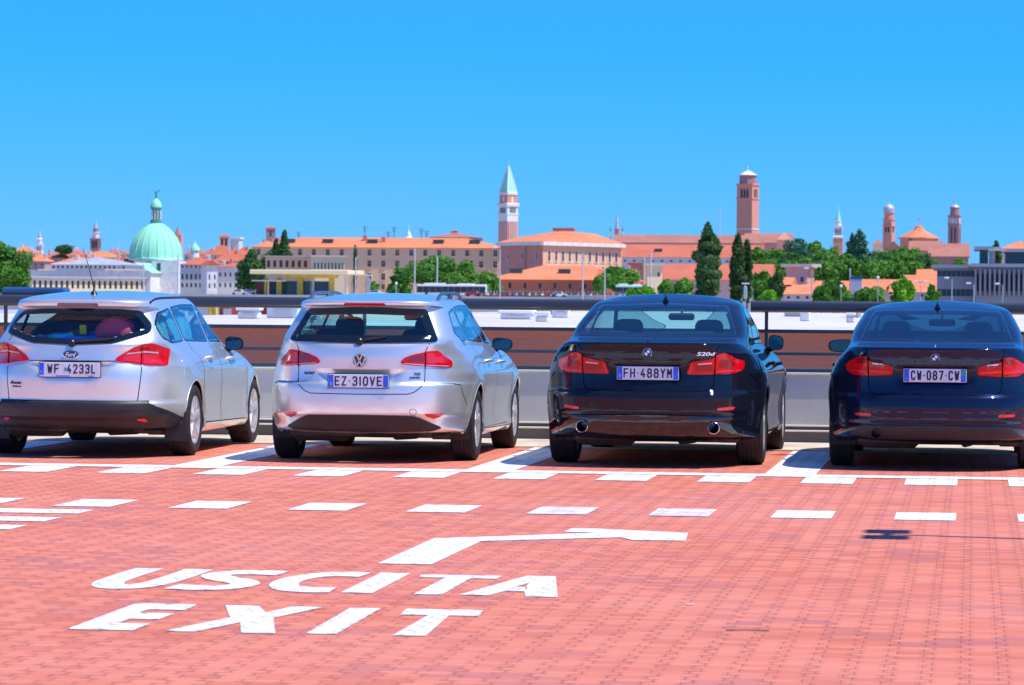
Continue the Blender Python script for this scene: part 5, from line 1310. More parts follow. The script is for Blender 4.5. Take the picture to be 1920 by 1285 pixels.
# ---- the brick warehouse with the white roof, just beyond the fence
def warehouse():
    ZR = .955; Y0 = 60; xs = at(750, 590, 130)[0]
    r = root('brick_warehouse', 'long low brick building with flat white roof just beyond the fence', 'building', (0, Y0, 0))
    g = G(); w_ = lambda x0, x1, d, zt, zb: g.box(((x0 + x1) / 2, d / 2, (zt + zb) / 2), (x1 - x0, d, zt - zb))
    w_(-80, xs, 34, ZR - .05, GZ); w_(xs + .01, 60, 132, ZR - .05, GZ); g.mk('wall', 'brick_near', r)
    g = G(); w_ = lambda x0, x1, d, zt, zb: g.box(((x0 + x1) / 2, d / 2, (zt + zb) / 2), (x1 - x0, d + .3, zt - zb))
    w_(-80, xs, 34, ZR, ZR - .045); w_(xs + .02, 60, 132, ZR, ZR - .045); g.mk('roof', 'roof_white', r)
    g = G(); g.box(((xs - 80) / 2, 33.9, ZR + .06), (80 + xs, .3, .12)); g.mk('parapet', 'white_sheet', r)
    return r
warehouse()
def roof_unit(px, py, Y, w_, h_, label, mat='white_metal', hood=True):
    X, z = at(px, py, Y); z = .94; r = root('roof_ventilator', label, 'ventilator', (X, Y, z), 0, None)
    G().box((0, 0, h_ / 2), (w_, w_ * .8, h_), bev=.04).mk('casing', mat, r, 30)
    G().box((0, -w_ * .4 - .015, h_ * .45), (w_ * .55, .03, h_ * .5)).mk('grille', 'plaster_grey', r)
    if hood: G().box((0, 0, h_ + .05), (w_ * 1.15, w_, .08), bev=.02).mk('hood', 'white_sheet', r, 30)
for px, py, Y, w_, h_, t in ((1017, 606, 78, .30, .16, 'squat white ventilator on the white roof left of the black saloon'), (1052, 596, 100, .5, .28, 'grey-fronted box on the white roof beside the black saloon'),
    (1510, 600, 92, .28, .34, 'small grey air unit on the white roof between the two dark saloons'), (1595, 604, 86, .22, .18, 'tiny ventilator on the white roof close to the rightmost saloon'),
    (970, 604, 88, .8, .16, 'low white roof hatch on the roof right of the estate mirror'), (985, 588, 120, .7, .30, 'white roof box far back on the white roof above the hatch'), (468, 605, 80, .5, .20, 'white box on the roof edge between the two estates, left of a larger one'), (534, 598, 84, .8, .34, 'larger white box on the roof edge between the two estates')):
    roof_unit(px, py, Y, w_, h_, t)
def skylight(px0, px1, Y, label, h=.35):
    X0 = at(px0, 590, Y)[0]; X1 = at(px1, 590, Y)[0]; r = root('roof_skylight', label, 'skylight', ((X0 + X1) / 2, Y, .94)); W = X1 - X0
    G().box((0, 0, h * .3), (W, 3, h * .6)).mk('curb', 'concrete_pale', r); roof_mesh('gable', -W / 2, W / 2, -1.6, 1.6, h * .6, h * .5, .1).mk('cover', 'white_sheet', r)
skylight(1475, 1516, 128, 'long white ridge skylight on the white roof between the dark saloons'); skylight(1024, 1050, 130, 'white ridge skylight on the roof left of the black saloon')
skylight(948, 975, 134, 'white ridge skylight above the mirror of the second estate'); skylight(1590, 1612, 124, 'white ridge skylight beside the roof of the rightmost saloon')
def yard():
    # red stacked containers and a yellow crane leg in the port yard on the left
    rr = random.Random(3)
    px = 418; i = 0
    while px < 552:
        w_ = rr.choice((22, 26, 30)); Y = 205 + (i % 3) * 4; X0, X1 = at(px, 590, Y)[0], at(px + w_, 590, Y)[0]; zt = at(px, 579 - rr.choice((3, 5, 8)), Y)[1]
        c = root('shipping_container', '%s red container in the yard, %s from the yellow crane' % (('dark', 'rust', 'brown')[i % 3], 'first second third fourth fifth sixth seventh'.split()[i]), 'container', ((X0 + X1) / 2, Y, 0))
        W = X1 - X0 - .1; g = G(); g.box((0, 0, (GZ + zt) / 2), (W, 2.4, zt - GZ))
        for k in range(int(W / .3)): g.box((-W / 2 + .15 + k * .3, -1.24, (GZ + zt) / 2), (.12, .08, zt - GZ - .3))
        g.mk('shell', ['cont_red', 'cont_rust', 'cont_brown'][i % 3], c); G().box((W * .3, -1.30, zt - .7), (.5, .04, .9)).mk('door_bar', 'plaster_grey', c)
        px += w_; i += 1
    X, z = at(403, 590, 190); c = root('yard_crane', 'yellow crane leg in the yard between the two silver estates', 'crane', (X, 190, 0))
    g = G(); zt = at(403, 574, 190)[1] + .3
    for s in (-1, 1): g.tube([(s * .55 + .3, 0, GZ), (s * .12 - .15, 0, zt)], .12, 6)
    for k in range(9): g.tube([(.3 + -.4 * k / 9 - .45 * (1 - k / 11), 0, GZ + (zt - GZ) * k / 9), (.3 - .4 * (k + 1) / 9 + .45 * (1 - k / 11), 0, GZ + (zt - GZ) * (k + 1) / 9)], .06, 5)
    g.mk('lattice_leg', 'yellow_metal', c)
yard()
bld('port_shed', 'low shed with orange wall and pale grey roof behind the fence at the far left', 'building', -60, 70, 588, 572, 170, 30, 'cont_rust', 'concrete_pale', 'flat', rows=((594, 8, 6, 6),), zb=GZ)

# ---- raised road with parked vehicles
def road():
    z = at(980, 556.5, 840)[1]
    g = G(); g.box((0, 866, (z + GZ) / 2), (660, 52, z - GZ)); o = g.mk('raised_road', 'concrete_pale'); tag(o, kind='structure')
    x0, x1 = at(1058, 560, 832)[0], at(1160, 560, 832)[0]; zz = at(1100, 555, 832)[1]
    r = root('retaining_wall', 'streaked pale concrete wall below the parked mopeds', 'wall', ((x0 + x1) / 2, 837, 0)); W = x1 - x0
    G().box((0, 0, (zz + GZ) / 2), (W, .6, zz - GZ)).mk('wall_slab', 'concrete_pale', r); G().box((0, -.05, zz + .08), (W + .2, .9, .16)).mk('coping', 'concrete_pale', r)
    return z
RZ = road()
def car_small(px, Y, label, mat, L=4.2, group='cars parked along the raised road', rz=0, zb=None, cat='car'):
    Y = YS(Y); X = at(px, 550, Y)[0]; z0 = RZ if zb is None else zb; r = root('parked_car', label, cat, (X, Y, z0), rz, group); g = G()
    P = [(-L / 2, .35), (-L / 2 + .05, .75), (-L * .36, .90), (-L * .22, 1.38), (L * .14, 1.42), (L * .28, .95), (L / 2 - .08, .78), (L / 2, .40), (L * .46, .25), (-L * .46, .25)]
    g.prism(roundpoly(P, .12, 3), 'y', -.85, .85); g.mk('body', mat, r, 40)
    G().prism(roundpoly([(-L * .31, .93), (-L * .20, 1.30), (L * .13, 1.34), (L * .24, .95)], .05, 2), 'y', -.865, .865).mk('side_window', 'pane', r)
    for x in (-L * .3, L * .3):
        for s in (-1, 1): G().lathe([(-.1, .31), (.1, .31)], 16, (x, s * .78, .31), 'y').mk('wheel', 'rubber', r)
    return r
car_small(888, 420.5, 'crimson hatchback parked on the raised road in front of the white bus', 'red_car')
car_small(467, 440, 'white car parked at the left end of the raised road', 'white_metal'); car_small(448, 441, 'grey car parked left of the white car on the raised road', 'plaster_grey')
car_small(1048, 436, 'silver car standing behind the row of mopeds', 'white_metal'); car_small(704, 436, 'white van roof showing on the raised road behind the second estate', 'white_metal', 4.6)
def moped(X, Y, z, mat, label, seed, copy_of=None):
    if copy_of:
        r = copy_of.copy(); COL.objects.link(r); r.location = (X, Y, z); r.rotation_euler = (0, 0, seed); r['label'] = label
        for ch in copy_of.children:
            c = ch.copy(); COL.objects.link(c); c.parent = r
            if c.name.startswith('body') or c.name.startswith('mudguard'):
                c.data = ch.data.copy(); c.data.materials[0] = MATS[mat]
        return r
    r = root('parked_moped', label, 'moped', (X, Y, z), seed, 'mopeds parked along the raised road')
    G().prism(roundpoly([(-.75, .45), (-.85, .78), (-.1, .80), (.05, .50), (.40, .45), (.50, 1.0), (.60, 1.0), (.62, .35), (.3, .25), (-.5, .28)], .06, 3), 'y', -.16, .16).mk('body', mat, r, 40)
    G().box((-.38, 0, .84), (.62, .26, .10), bev=.04).mk('saddle', 'dark_trim', r)
    for x in (-.55, .68): G().lathe([(-.06, .15), (-.055, .24), (.055, .24), (.06, .15)], 14, (x, 0, .24), 'y').mk('wheel', 'rubber', r)
    G().tube([(.50, -.32, 1.08), (.54, 0, 1.02), (.50, .32, 1.08)], .025, 6).mk('handlebar', 'iron', r); G().prism([(.50, 1.0), (.40, 1.42), (.44, 1.44), (.58, 1.02)], 'y', -.16, .16).mk('windshield', 'lead_grey', r)
    return r
ORD = 'first second third fourth fifth sixth seventh eighth ninth tenth'.split(); cnt = {}; _m0 = None; cols = [('iron', 'black'), ('blue_metal', 'blue'), ('white_metal', 'white'), ('lead_grey', 'grey'), ('red_car', 'red')]; _k = 0
for px in np.linspace(908, 1180, 46):
    if abs(px - 1048) < 6: continue
    c = cols[(_k * 7 + _k // 3) % 5]; X = at(px, 552, 843)[0]; cnt[c[1]] = cnt.get(c[1], 0) + 1; lab = '%s %s moped counted from the crimson hatchback in the moped row' % (ORD[cnt[c[1]] - 1], c[1])
    o = moped(X, 843 + (_k % 2) * .5, RZ, c[0], lab, R_(75 + (_k * 37) % 30), _m0); _m0 = _m0 or o; _k += 1
def bus(px0, px1, Y, label, body, glassm='pane_dark', h=3.1, py=549, z=None, roofbox=True, stripe=None):
    Y = YS(Y); X0, X1 = at(px0, py, Y)[0], at(px1, py, Y)[0]; z = RZ if z is None else z; L = X1 - X0; r = root('city_bus', label, 'bus', ((X0 + X1) / 2, Y, z)); 
    G().box((0, 0, h / 2 + .15), (L, 2.5, h - .3), bev=.18).mk('body', body, r, 40)
    n = max(4, int(L / 1.6))
    for i in range(n): G().box((-L / 2 + L * (i + .5) / n, -1.262, h * .56), (L / n * .97, .03, h * .52)).mk('window', glassm, r)
    if roofbox: G().box((-L * .25, 0, h + .15), (L * .3, 1.6, .35), bev=.1).mk('roof_unit', 'white_metal', r); G().box((L * .2, 0, h + .12), (L * .25, 1.4, .28), bev=.1).mk('roof_unit', 'white_metal', r)
    for x in (-L * .36, L * .10, L * .36):
        for s in (-1, 1): G().lathe([(-.15, .45), (.15, .45)], 18, (x, s * 1.12, .45), 'y').mk('wheel', 'rubber', r)
bus(783, 912, 428, 'white articulated bus with dark windows in front of the green trees', 'white_metal', h=3.0)
zb_ = at(60, 556, 330)[1] - 2.6
bus(10, 126, 330, 'long dark blue coach behind the handrail at the far left', 'blue_metal', h=2.9, z=at(60, 552, 330)[1] - 2.2, roofbox=False)
bus(1155, 1210, 430, 'white and teal coach half hidden by shrubs right of the mopeds', 'bus_green', h=3.2)
def lamp(px, py_top, py_bot, Y, kind, label, z0=None):
    Y = YS(Y); X, zt = at(px, py_top, Y); r = root('street_lamp', label, 'street lamp', (X, Y, 0), 0, None); zb = GZ if z0 is None else z0
    pm = Y / FPX; th = pm * {'mast': 1.5, 'single': 1.2, 'thin': .8, 'globe': .8, 'twin': .9, 'panel': 1.1}[kind]; u = pm
    G().tube([(0, 0, zb), (0, 0, zt)], [th * 1.15, th * .75], 10).mk('post', 'pole_pale' if kind in ('mast', 'panel') or Y > 300 else 'lead_grey', r, 60)
    if kind == 'twin':
        for s in (-1, 1): G().tube([(0, 0, zt), (s * 6 * u, 0, zt + 2 * u)], u * .5, 6).mk('arm', 'iron', r); G().box((s * 9 * u, 0, zt + 2 * u), (8 * u, .3, 3 * u), bev=u).mk('lamp_head', 'white_metal', r)
    if kind == 'single': G().tube([(0, 0, zt), (-6 * u, 0, zt + 2 * u)], u * .5, 6).mk('arm', 'iron', r); G().box((-10 * u, 0, zt + 2.4 * u), (9 * u, .35, 3.4 * u), bev=u).mk('lamp_head', 'white_metal', r)
    if kind == 'globe': G().lathe([(0, u), (1.5 * u, 2.6 * u), (3 * u, 3 * u), (4.5 * u, 2.6 * u), (6 * u, u)], 14, (0, 0, zt)).mk('lamp_globe', 'white_metal', r, 60)
    if kind == 'panel': G().box((0, 0, zt), (14 * u, .3, 2.4 * u), bev=u * .5).mk('lamp_head', 'white_metal', r); G().box((0, -.1, zt - 17 * u), (6 * u, .25, 24 * u), bev=u * .5).mk('signal_box', 'lead_grey', r)
for a in ((778, 466, 549, 400, 'mast', 'tall pale mast left of the campanile, rising beside the white bus'), (820, 482, 530, 430, 'mast', 'shorter pale mast rising behind the white bus'), (938, 467, 552, 405, 'single', 'tall pale lamp mast just below the green-spired campanile'),
    (1093, 474, 552, 405, 'mast', 'tall pale mast in front of the sunlit orange building'), (1134, 505, 556, 405, 'mast', 'pale mast in front of the leaning green tree'), (1208, 482, 556, 400, 'mast', 'pale mast before the grey-walled hall, shorter of a pair'),
    (1221, 472, 525, 430, 'mast', 'pale mast before the grey-walled hall, taller of a pair'), (269, 488, 550, 330, 'mast', 'pale mast below the left edge of the green dome'), (334, 478, 555, 330, 'mast', 'pale mast in front of the white palace right of the green dome'),
    (691, 517, 550, 400, 'panel', 'post with flat lamp and signal box left of the white bus'), (667, 483, 550, 398, 'mast', 'pale mast at the right end of the yellow canopy'), (743, 535, 552, 400, 'globe', 'small globe lamp left of the white bus'),
    (1398, 532, 565, 240, 'panel', 'flat-headed lamp in front of the paired poplars'), (1522, 506, 562, 250, 'single', 'lamp beside the pink block'), (1577, 540, 565, 220, 'globe', 'globe lamp among the shrubs right of the pink block'),
    (1646, 524, 562, 230, 'globe', 'globe lamp on thin post before the orange roofs'), (1726, 530, 565, 230, 'twin', 'twin-armed street lamp left of the grey concrete building'), (1785, 524, 565, 200, 'single', 'lamp in front of the grey concrete building, leftmost of three'),
    (1826, 534, 565, 200, 'single', 'lamp in front of the grey concrete building, middle of three'), (1880, 535, 565, 200, 'single', 'lamp in front of the grey concrete building, rightmost of three'), (1594, 503, 545, 300, 'mast', 'white mast beside the blue kiosk'),
    (223, 452, 500, 600, 'thin', 'thin dark mast left of the green dome'), (1350, 385, 445, 900, 'thin', 'thin antenna mast left of the tall brick tower')):
    lamp(*a)

# ---- left part of the skyline
bld('arcaded_hall', 'long cream hall with a row of narrow arched windows below the houses at left', 'building', 60, 272, 521, 519, 520, 40, 'plaster_cream', 'concrete_pale', 'flat', rot=32, rows=((534, 15, 5.0, 21),), winmat='shutter', cornice='stone_white')
bld('white_block', 'plain white block behind the left end of the cream arcaded hall', 'building', 74, 99, 507, 505, 560, 12, 'stone_white', 'roof_white', 'flat', rot=30)
bld('white_block', 'plain white block behind the right end of the cream arcaded hall', 'building', 200, 272, 507, 505, 560, 12, 'stone_white', 'roof_white', 'flat', rot=30)
bld('grey_hall', 'grey-roofed hall with a band of windows left of the green dome', 'building', 96, 236, 496, 482, 640, 30, 'plaster_grey', 'lead_grey', 'hip', rows=((501, 5, 4, 16),))
for a in ((20, 62, 472, 462, 1100, 'plaster_pink', 'tiles_orange', 'orange-roofed pink house beside the big tree at far left'), (34, 78, 481, 470, 1000, 'plaster_white', 'tiles_old', 'row of pale houses with faded roofs at far left'), (50, 84, 490, 478, 800, 'plaster_mauve', 'tiles_orange', 'mauve house with orange roof above the arcaded hall left end'),
    (82, 128, 484, 470, 900, 'plaster_mauve', 'tiles_red', 'mauve house with red roof left of the antenna'), (98, 178, 495, 482, 700, 'plaster_pink', 'tiles_orange', 'broad pink house with orange hipped roof above the arcaded hall'), (130, 150, 478, 468, 860, 'plaster_white', 'tiles_red', 'small white house with red roof left of the far spire'),
    (148, 215, 482, 471, 880, 'plaster_cream', 'tiles_orange', 'cream house with bright orange roof left of the green dome'), (186, 242, 478, 468, 1000, 'plaster_mauve', 'tiles_old', 'dark-walled house with brown roof left of the green dome'), (205, 246, 492, 480, 760, 'plaster_pink', 'tiles_red', 'pink house tucked under the left edge of the green dome'),
    (345, 382, 478, 462, 1000, 'plaster_pink', 'tiles_old', 'pink house with old tiled roof right of the green dome'), (378, 440, 478, 460, 950, 'plaster_pink', 'tiles_red', 'wide pink house with red roof under the two belfries'), (432, 476, 480, 462, 1000, 'plaster_pink', 'tiles_red', 'reddish house between belfry and long orange roof'),
    (342, 402, 494, 480, 820, 'plaster_grey', 'tiles_red', 'grey house with red roof above the white palace'), (400, 470, 490, 470, 860, 'plaster_mauve', 'tiles_red', 'mauve house with steep red roof above the white palace'),
    (476, 520, 462, 452, 1050, 'plaster_cream', 'tiles_orange', 'cream gabled house just left of the long orange roof')):
    bld('town_house', a[7], 'house', a[0], a[1], a[2], a[3], a[4], 16, a[5], a[6], 'hip', rows=((a[2] + 6, 4.5, 3, max(3, int((a[1] - a[0]) / 9))), (a[2] + 14, 4.5, 3, max(3, int((a[1] - a[0]) / 9)))), chim=2, frame=None, group='red-roofed houses of the old town')
for i, px in enumerate((28, 48, 112, 158, 206, 392, 452, 560, 720, 800)):
    pass
# domed church
def dome_church():
    Y = 760; r = tower('domed_church', 'white church with large green copper dome and lantern at left', 292, Y, [
        ('drum', 'stone_white', 32, [(None, 41), (492, 41), (490, 44), (486, 50)]), ('cornice', 'copper_light', 32, [(489, 52), (485, 52), (484, 50)]),
        ('dome', 'copper', 40, [(485, 50), (470, 49.2), (458, 46), (447, 40.5), (437, 33), (428, 24), (421.5, 15), (418, 9)]),
        ('lantern', 'copper_dark', 12, [(419, 11.5), (414, 11.5), (413, 9.5), (392, 9.5), (391, 12), (389, 12)]), ('lantern_dome', 'copper', 20, [(390, 11), (384, 10.5), (378, 7.5), (374, 3), (372, .8)]),
        ('window', 'stone_white', 394, 412, [-5.5, 0, 5.5], 2.2, 9.3), ('window', 'pane_dark', 497, 512, [9], 6, 40.5),
        ('statue', 'copper_dark', 8, [(372, 1.5), (368, 2.2), (364, 1.8), (361, 2.4), (359.5, 1.2), (358, .6)])], cat='church')
    Y = 1520; pm = Y / FPX; g = G(); d = next(c for c in r.children if c.name.startswith('dome'))
    for k in range(20):
        a = 2 * math.pi * k / 20; pts = [(h * pm * 1.006 * math.cos(a), h * pm * 1.006 * math.sin(a), at(292, py, Y)[1]) for py, h in ((485, 50), (470, 49.2), (458, 46), (447, 40.5), (437, 33), (428, 24), (421.5, 15))]
        g.tube(pts, .26, 4)
    g.mk('dome_rib', 'copper', d); st = next(c for c in r.children if c.name.startswith('statue')); g = G(); z = at(292, 361, Y)[1]; g.tube([(-1.2, 0, z + .5), (0, 0, z), (1.8, 0, z + 1.2)], .24, 5); g.mk('arm', 'copper_dark', st)
    # portico and side blocks
    g = G(); xa, xb = at(236, 500, Y - 32)[0] - r.location.x, at(292, 500, Y - 32)[0] - r.location.x; ze = at(264, 512, Y - 32)[1]; zr = at(264, 493, Y - 32)[1]
    g.box(((xa + xb) / 2, -32, (ze + GZ) / 2), (xb - xa, 20, ze - GZ)); g.mk('portico', 'stone_white', r); roof_mesh('front_gable', xa, xb, -42, -16, ze, zr - ze, 1).mk('portico_roof', 'copper', r)
    for k in range(4): G().box((xa + (xb - xa) * (k + .5) / 4, -42.2, (ze + GZ) / 2), ((xb - xa) / 4 * .5, .2, (ze - GZ) * .7)).mk('opening', 'plaster_grey', r)
    xa, xb = at(288, 500, Y - 20)[0] - r.location.x, at(338, 500, Y - 20)[0] - r.location.x; ze = at(300, 490, Y - 20)[1]
    G().box(((xa + xb) / 2, -16, (ze + GZ) / 2), (xb - xa, 16, ze - GZ)).mk('wall', 'stone_white', r); G().box((xa + 3.4, -24.2, at(300, 502, Y)[1]), (1.6, .4, 3.4)).mk('window', 'pane', r)
dome_church()
tower('small_cupola', 'little green cupola on a white drum right of the big green dome', 365, 900, [('drum', 'stone_white', 12, [(None, 7.5), (484, 7.5), (483, 9), (481, 9), (470, 7), (469, 9.5)]), ('dome', 'copper', 16, [(470, 9.5), (465, 8.8), (461, 6), (458, 2.5), (455, 1), (447, .4)]), ('window', 'pane_dark', 472, 480, [-3.5, 3.5], 2.5, 6.6)], cat='cupola')
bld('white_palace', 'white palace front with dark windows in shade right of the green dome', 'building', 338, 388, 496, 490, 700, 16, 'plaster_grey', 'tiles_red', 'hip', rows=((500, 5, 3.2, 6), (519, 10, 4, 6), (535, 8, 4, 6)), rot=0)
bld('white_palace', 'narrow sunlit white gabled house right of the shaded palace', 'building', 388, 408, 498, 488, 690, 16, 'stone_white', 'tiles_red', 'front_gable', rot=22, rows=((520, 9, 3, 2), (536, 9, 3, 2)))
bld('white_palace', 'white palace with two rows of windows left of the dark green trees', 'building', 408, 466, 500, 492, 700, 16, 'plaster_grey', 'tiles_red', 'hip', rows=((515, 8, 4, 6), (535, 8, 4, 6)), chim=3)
tower('bell_tower', 'far white spire rising over the roofs at far left', 74, 1900, [('shaft', 'stone_white', 4, [(None, 6), (461, 6), (460, 7), (458, 7)]), ('belfry', 'stone_white', 8, [(458, 5), (450, 5), (449, 6), (447, 4)]), ('spire', 'lead_grey', 8, [(447, 4), (440, 2.4), (436, 1.4), (431, .3)]), ('window', 'pane_dark', 463, 470, [-2.5, 2.5], 2, 6)])
tower('bell_tower', 'far dark striped spire with pinnacles over the roofs at left', 179, 1500, [('shaft', 'brick_dark', 4, [(None, 8.5), (450, 8.5), (449, 9.8), (447, 9.8)]), ('belfry', 'stone_white', 8, [(447, 6.5), (438, 6.5), (437, 8), (435.5, 8)]), ('lantern', 'brick_dark', 8, [(435.5, 5), (430, 5), (429, 6), (427.5, 4.5)]), ('spire', 'lead_grey', 8, [(427.5, 4), (422, 2.6), (418, 1.2), (411, .3)]), ('window', 'pane_dark', 452, 466, [-3.8, 0, 3.8], 2.6, 8.5)])
tower('belfry', 'squat brick belfry with open arches between dome and long orange roof', 420, 1150, [('shaft', 'brick_town', 4, [(None, 10), (446, 10), (445, 11.5), (443, 11.5)]), ('roof', 'tiles_red', 4, [(443, 11), (439, 2)]), ('window', 'pane_dark', 448, 461, [-4.5, 4.5], 5, 10)], rot=12)
bld('white_block', 'small white flat block right of the squat belfry', 'building', 432, 448, 448, 445, 1150, 12, 'plaster_grey', 'plaster_white', 'flat', rot=0)
tower('belfry', 'brown brick tower stump rising behind the left end of the long orange roof', 507, 1200, [('shaft', 'brick_dark', 4, [(None, 10.5), (431, 10.5), (430, 12), (428, 12)]), ('roof', 'tiles_red', 4, [(428, 11.5), (425, 5)]), ('window', 'pane', 433, 443, [0], 4.5, 10.5)], rot=12)
tower('bell_tower', 'sunlit brown pinnacled tower just behind the right flank of the green dome', 333, 1300, [('shaft', 'brick_town', 4, [(None, 8), (440, 8)]), ('spire', 'brick_dark', 8, [(440, 7), (432, 3), (424, .4)])])

# ---- the long palace with the orange roof
bld('long_palace', 'very long tan palace with rows of windows under an orange roof', 'building', 472, 942, 463, 446, 520, 26, 'plaster_tan', 'tiles_orange', 'hip', rows=((474, 11, 7, 18), (495, 12, 7.5, 18), (519, 12, 7.5, 18), (538, 10, 7, 18)), frame='plaster_tan', dormers=5, chim=3, winmat='pane')
bld('flat_block', 'grey-tan flat block with three dark windows behind the yellow canopy', 'building', 498, 590, 482, 480, 470, 20, 'plaster_tan', 'concrete_pale', 'flat', rows=((495, 13, 6, 8),), winmat='cont_brown')
bld('cream_block', 'bright cream block with narrow upright slots above the canopy', 'building', 587, 646, 482, 479, 462, 22, 'plaster_cream', 'concrete_pale', 'flat', rot=14, rows=((499, 13, 2.4, 9),), winmat='shutter')
def canopy():
    Y = 880; X0, z1 = at(486, 510, Y); X1 = at(668, 510, Y)[0]; r = root('bus_canopy', 'flat cream canopy on yellow columns over the bus stop kiosks', 'canopy', ((X0 + X1) / 2, Y, 0)); W = X1 - X0
    zt = at(570, 507, Y)[1]; zb = at(570, 515, Y)[1]; G().box((0, 0, (zt + zb) / 2), (W, 24, zt - zb), bev=.15).mk('roof', 'plaster_cream', r)
    G().box((W * .06, -3, zb - .45), (W * .52, 5, .9)).mk('fascia', 'yellow_metal', r)
    for px in (503, 528, 568, 626): x = at(px, 530, Y)[0] - r.location.x; G().box((x, -3, (zb - .9 + RZ) / 2), (1.3 if px > 520 else .7, 1.2, zb - .9 - RZ)).mk('column', 'yellow_metal', r)
    for px in (592, 655): x = at(px, 530, Y)[0] - r.location.x; G().box((x, -3, (zb + RZ) / 2), (.45, .45, zb - RZ)).mk('column', 'white_metal', r)
    z = at(510, 527, Y)[1]; xa, xb = at(482, 527, Y)[0] - r.location.x, at(545, 527, Y)[0] - r.location.x; G().box(((xa + xb) / 2, -5, z), (xb - xa, 4, .3)).mk('lower_roof', 'white_sheet', r)
    for a, b, m in ((484, 500, 'cont_brown'), (508, 540, 'leaf_bright'), (541, 560, 'pane'), (570, 585, 'pane'), (590, 622, 'pane')):
        xa, xb = at(a, 540, Y)[0] - r.location.x, at(b, 540, Y)[0] - r.location.x; G().box(((xa + xb) / 2, -1, (RZ + z) / 2), (xb - xa, 3, z - RZ)).mk('kiosk_front', m if m != 'leaf_bright' else 'panel_teal', r)
canopy()
tower('small_dome', 'small white dome with thin spire far behind the long orange roof', 766, 1900, [('drum', 'stone_white', 16, [(None, 11), (449, 11), (447, 8), (444, 6)]), ('dome', 'stone_white', 16, [(444, 5), (440, 4.6), (436, 2.5), (434, .8), (420, .3)])], cat='dome')
bld('old_church_roof', 'dark red roofed church hump behind the middle of the long orange roof', 'church', 806, 892, 445, 437, 900, 26, 'plaster_mauve', 'tiles_old', 'hip', inset_=12)
tower('roof_turret', 'small dark turret crowning the roof hump behind the long orange roof', 852, 905, [('base', 'brick_dark', 4, [(446, 14), (440, 9), (436, 6), (434, 5.5)]), ('cap', 'tiles_old', 4, [(434, 6.5), (431, 2)])], cat='turret')
# campanile
tower('campanile', 'tall brick and white campanile with green pyramid spire at centre', 952, 2050, [
    ('shaft', 'brick_town', 4, [(None, 19.30), (416, 18.49)]), ('stone_band', 'stone_white', 4, [(416, 19.07), (404, 19.07), (403, 20.12), (401, 20.12)]), ('belfry', 'stone_white', 4, [(401, 18.72), (388, 18.72), (387, 21.64), (382, 21.64), (381, 18.13)]),
    ('attic', 'brick_town', 4, [(381, 16.96), (366, 16.61)]), ('stone_band', 'stone_white', 4, [(366, 18.25), (361, 18.25), (360, 17.32)]), ('spire', 'copper', 4, [(361, 16.61), (312, 1.87), (310, .9)]), ('statue', 'lead_grey', 8, [(310, .9), (307, 1.40), (304, .9), (301, .3)]),
    ('window', 'pane_dark', 389, 400, [-8.4, -2.8, 2.8, 8.4], 3.8, 18.7), ('window', 'stone_white', 369, 379, [0], 6, 16.8)], rot=-42, cat='campanile')
def spire_edges():
    r = next(o for o in bpy.data.objects if o.name.startswith('campanile')); pm = 4100 / FPX; sp = next(c for c in r.children if c.name.startswith('spire')); g = G(); h = G()
    for k in range(4):
        a = math.pi / 4 + k * math.pi / 2; q = 16.2 * pm * 1.0; g.tube([(q * math.cos(a), q * math.sin(a), at(952, 361, 4100)[1]), (1.0 * math.cos(a), 1.0 * math.sin(a), at(952, 311, 4100)[1])], [1.1, .5], 5)
    g.mk('spire_edge', 'stone_white', sp)
    for s in range(4):
        for dx in (-8.8, -4.4, 0, 4.4, 8.8):
            c, sn = math.cos(s * math.pi / 2), math.sin(s * math.pi / 2); x, y = dx * pm, -13.8 * pm; z0, z1 = at(952, 470, 4100)[1], at(952, 417, 4100)[1]; h.box((x * c - y * sn, x * sn + y * c, (z0 + z1) / 2), (1.4, 1.4, z1 - z0))
    h.mk('pilaster', 'plaster_pink', r)
spire_edges()
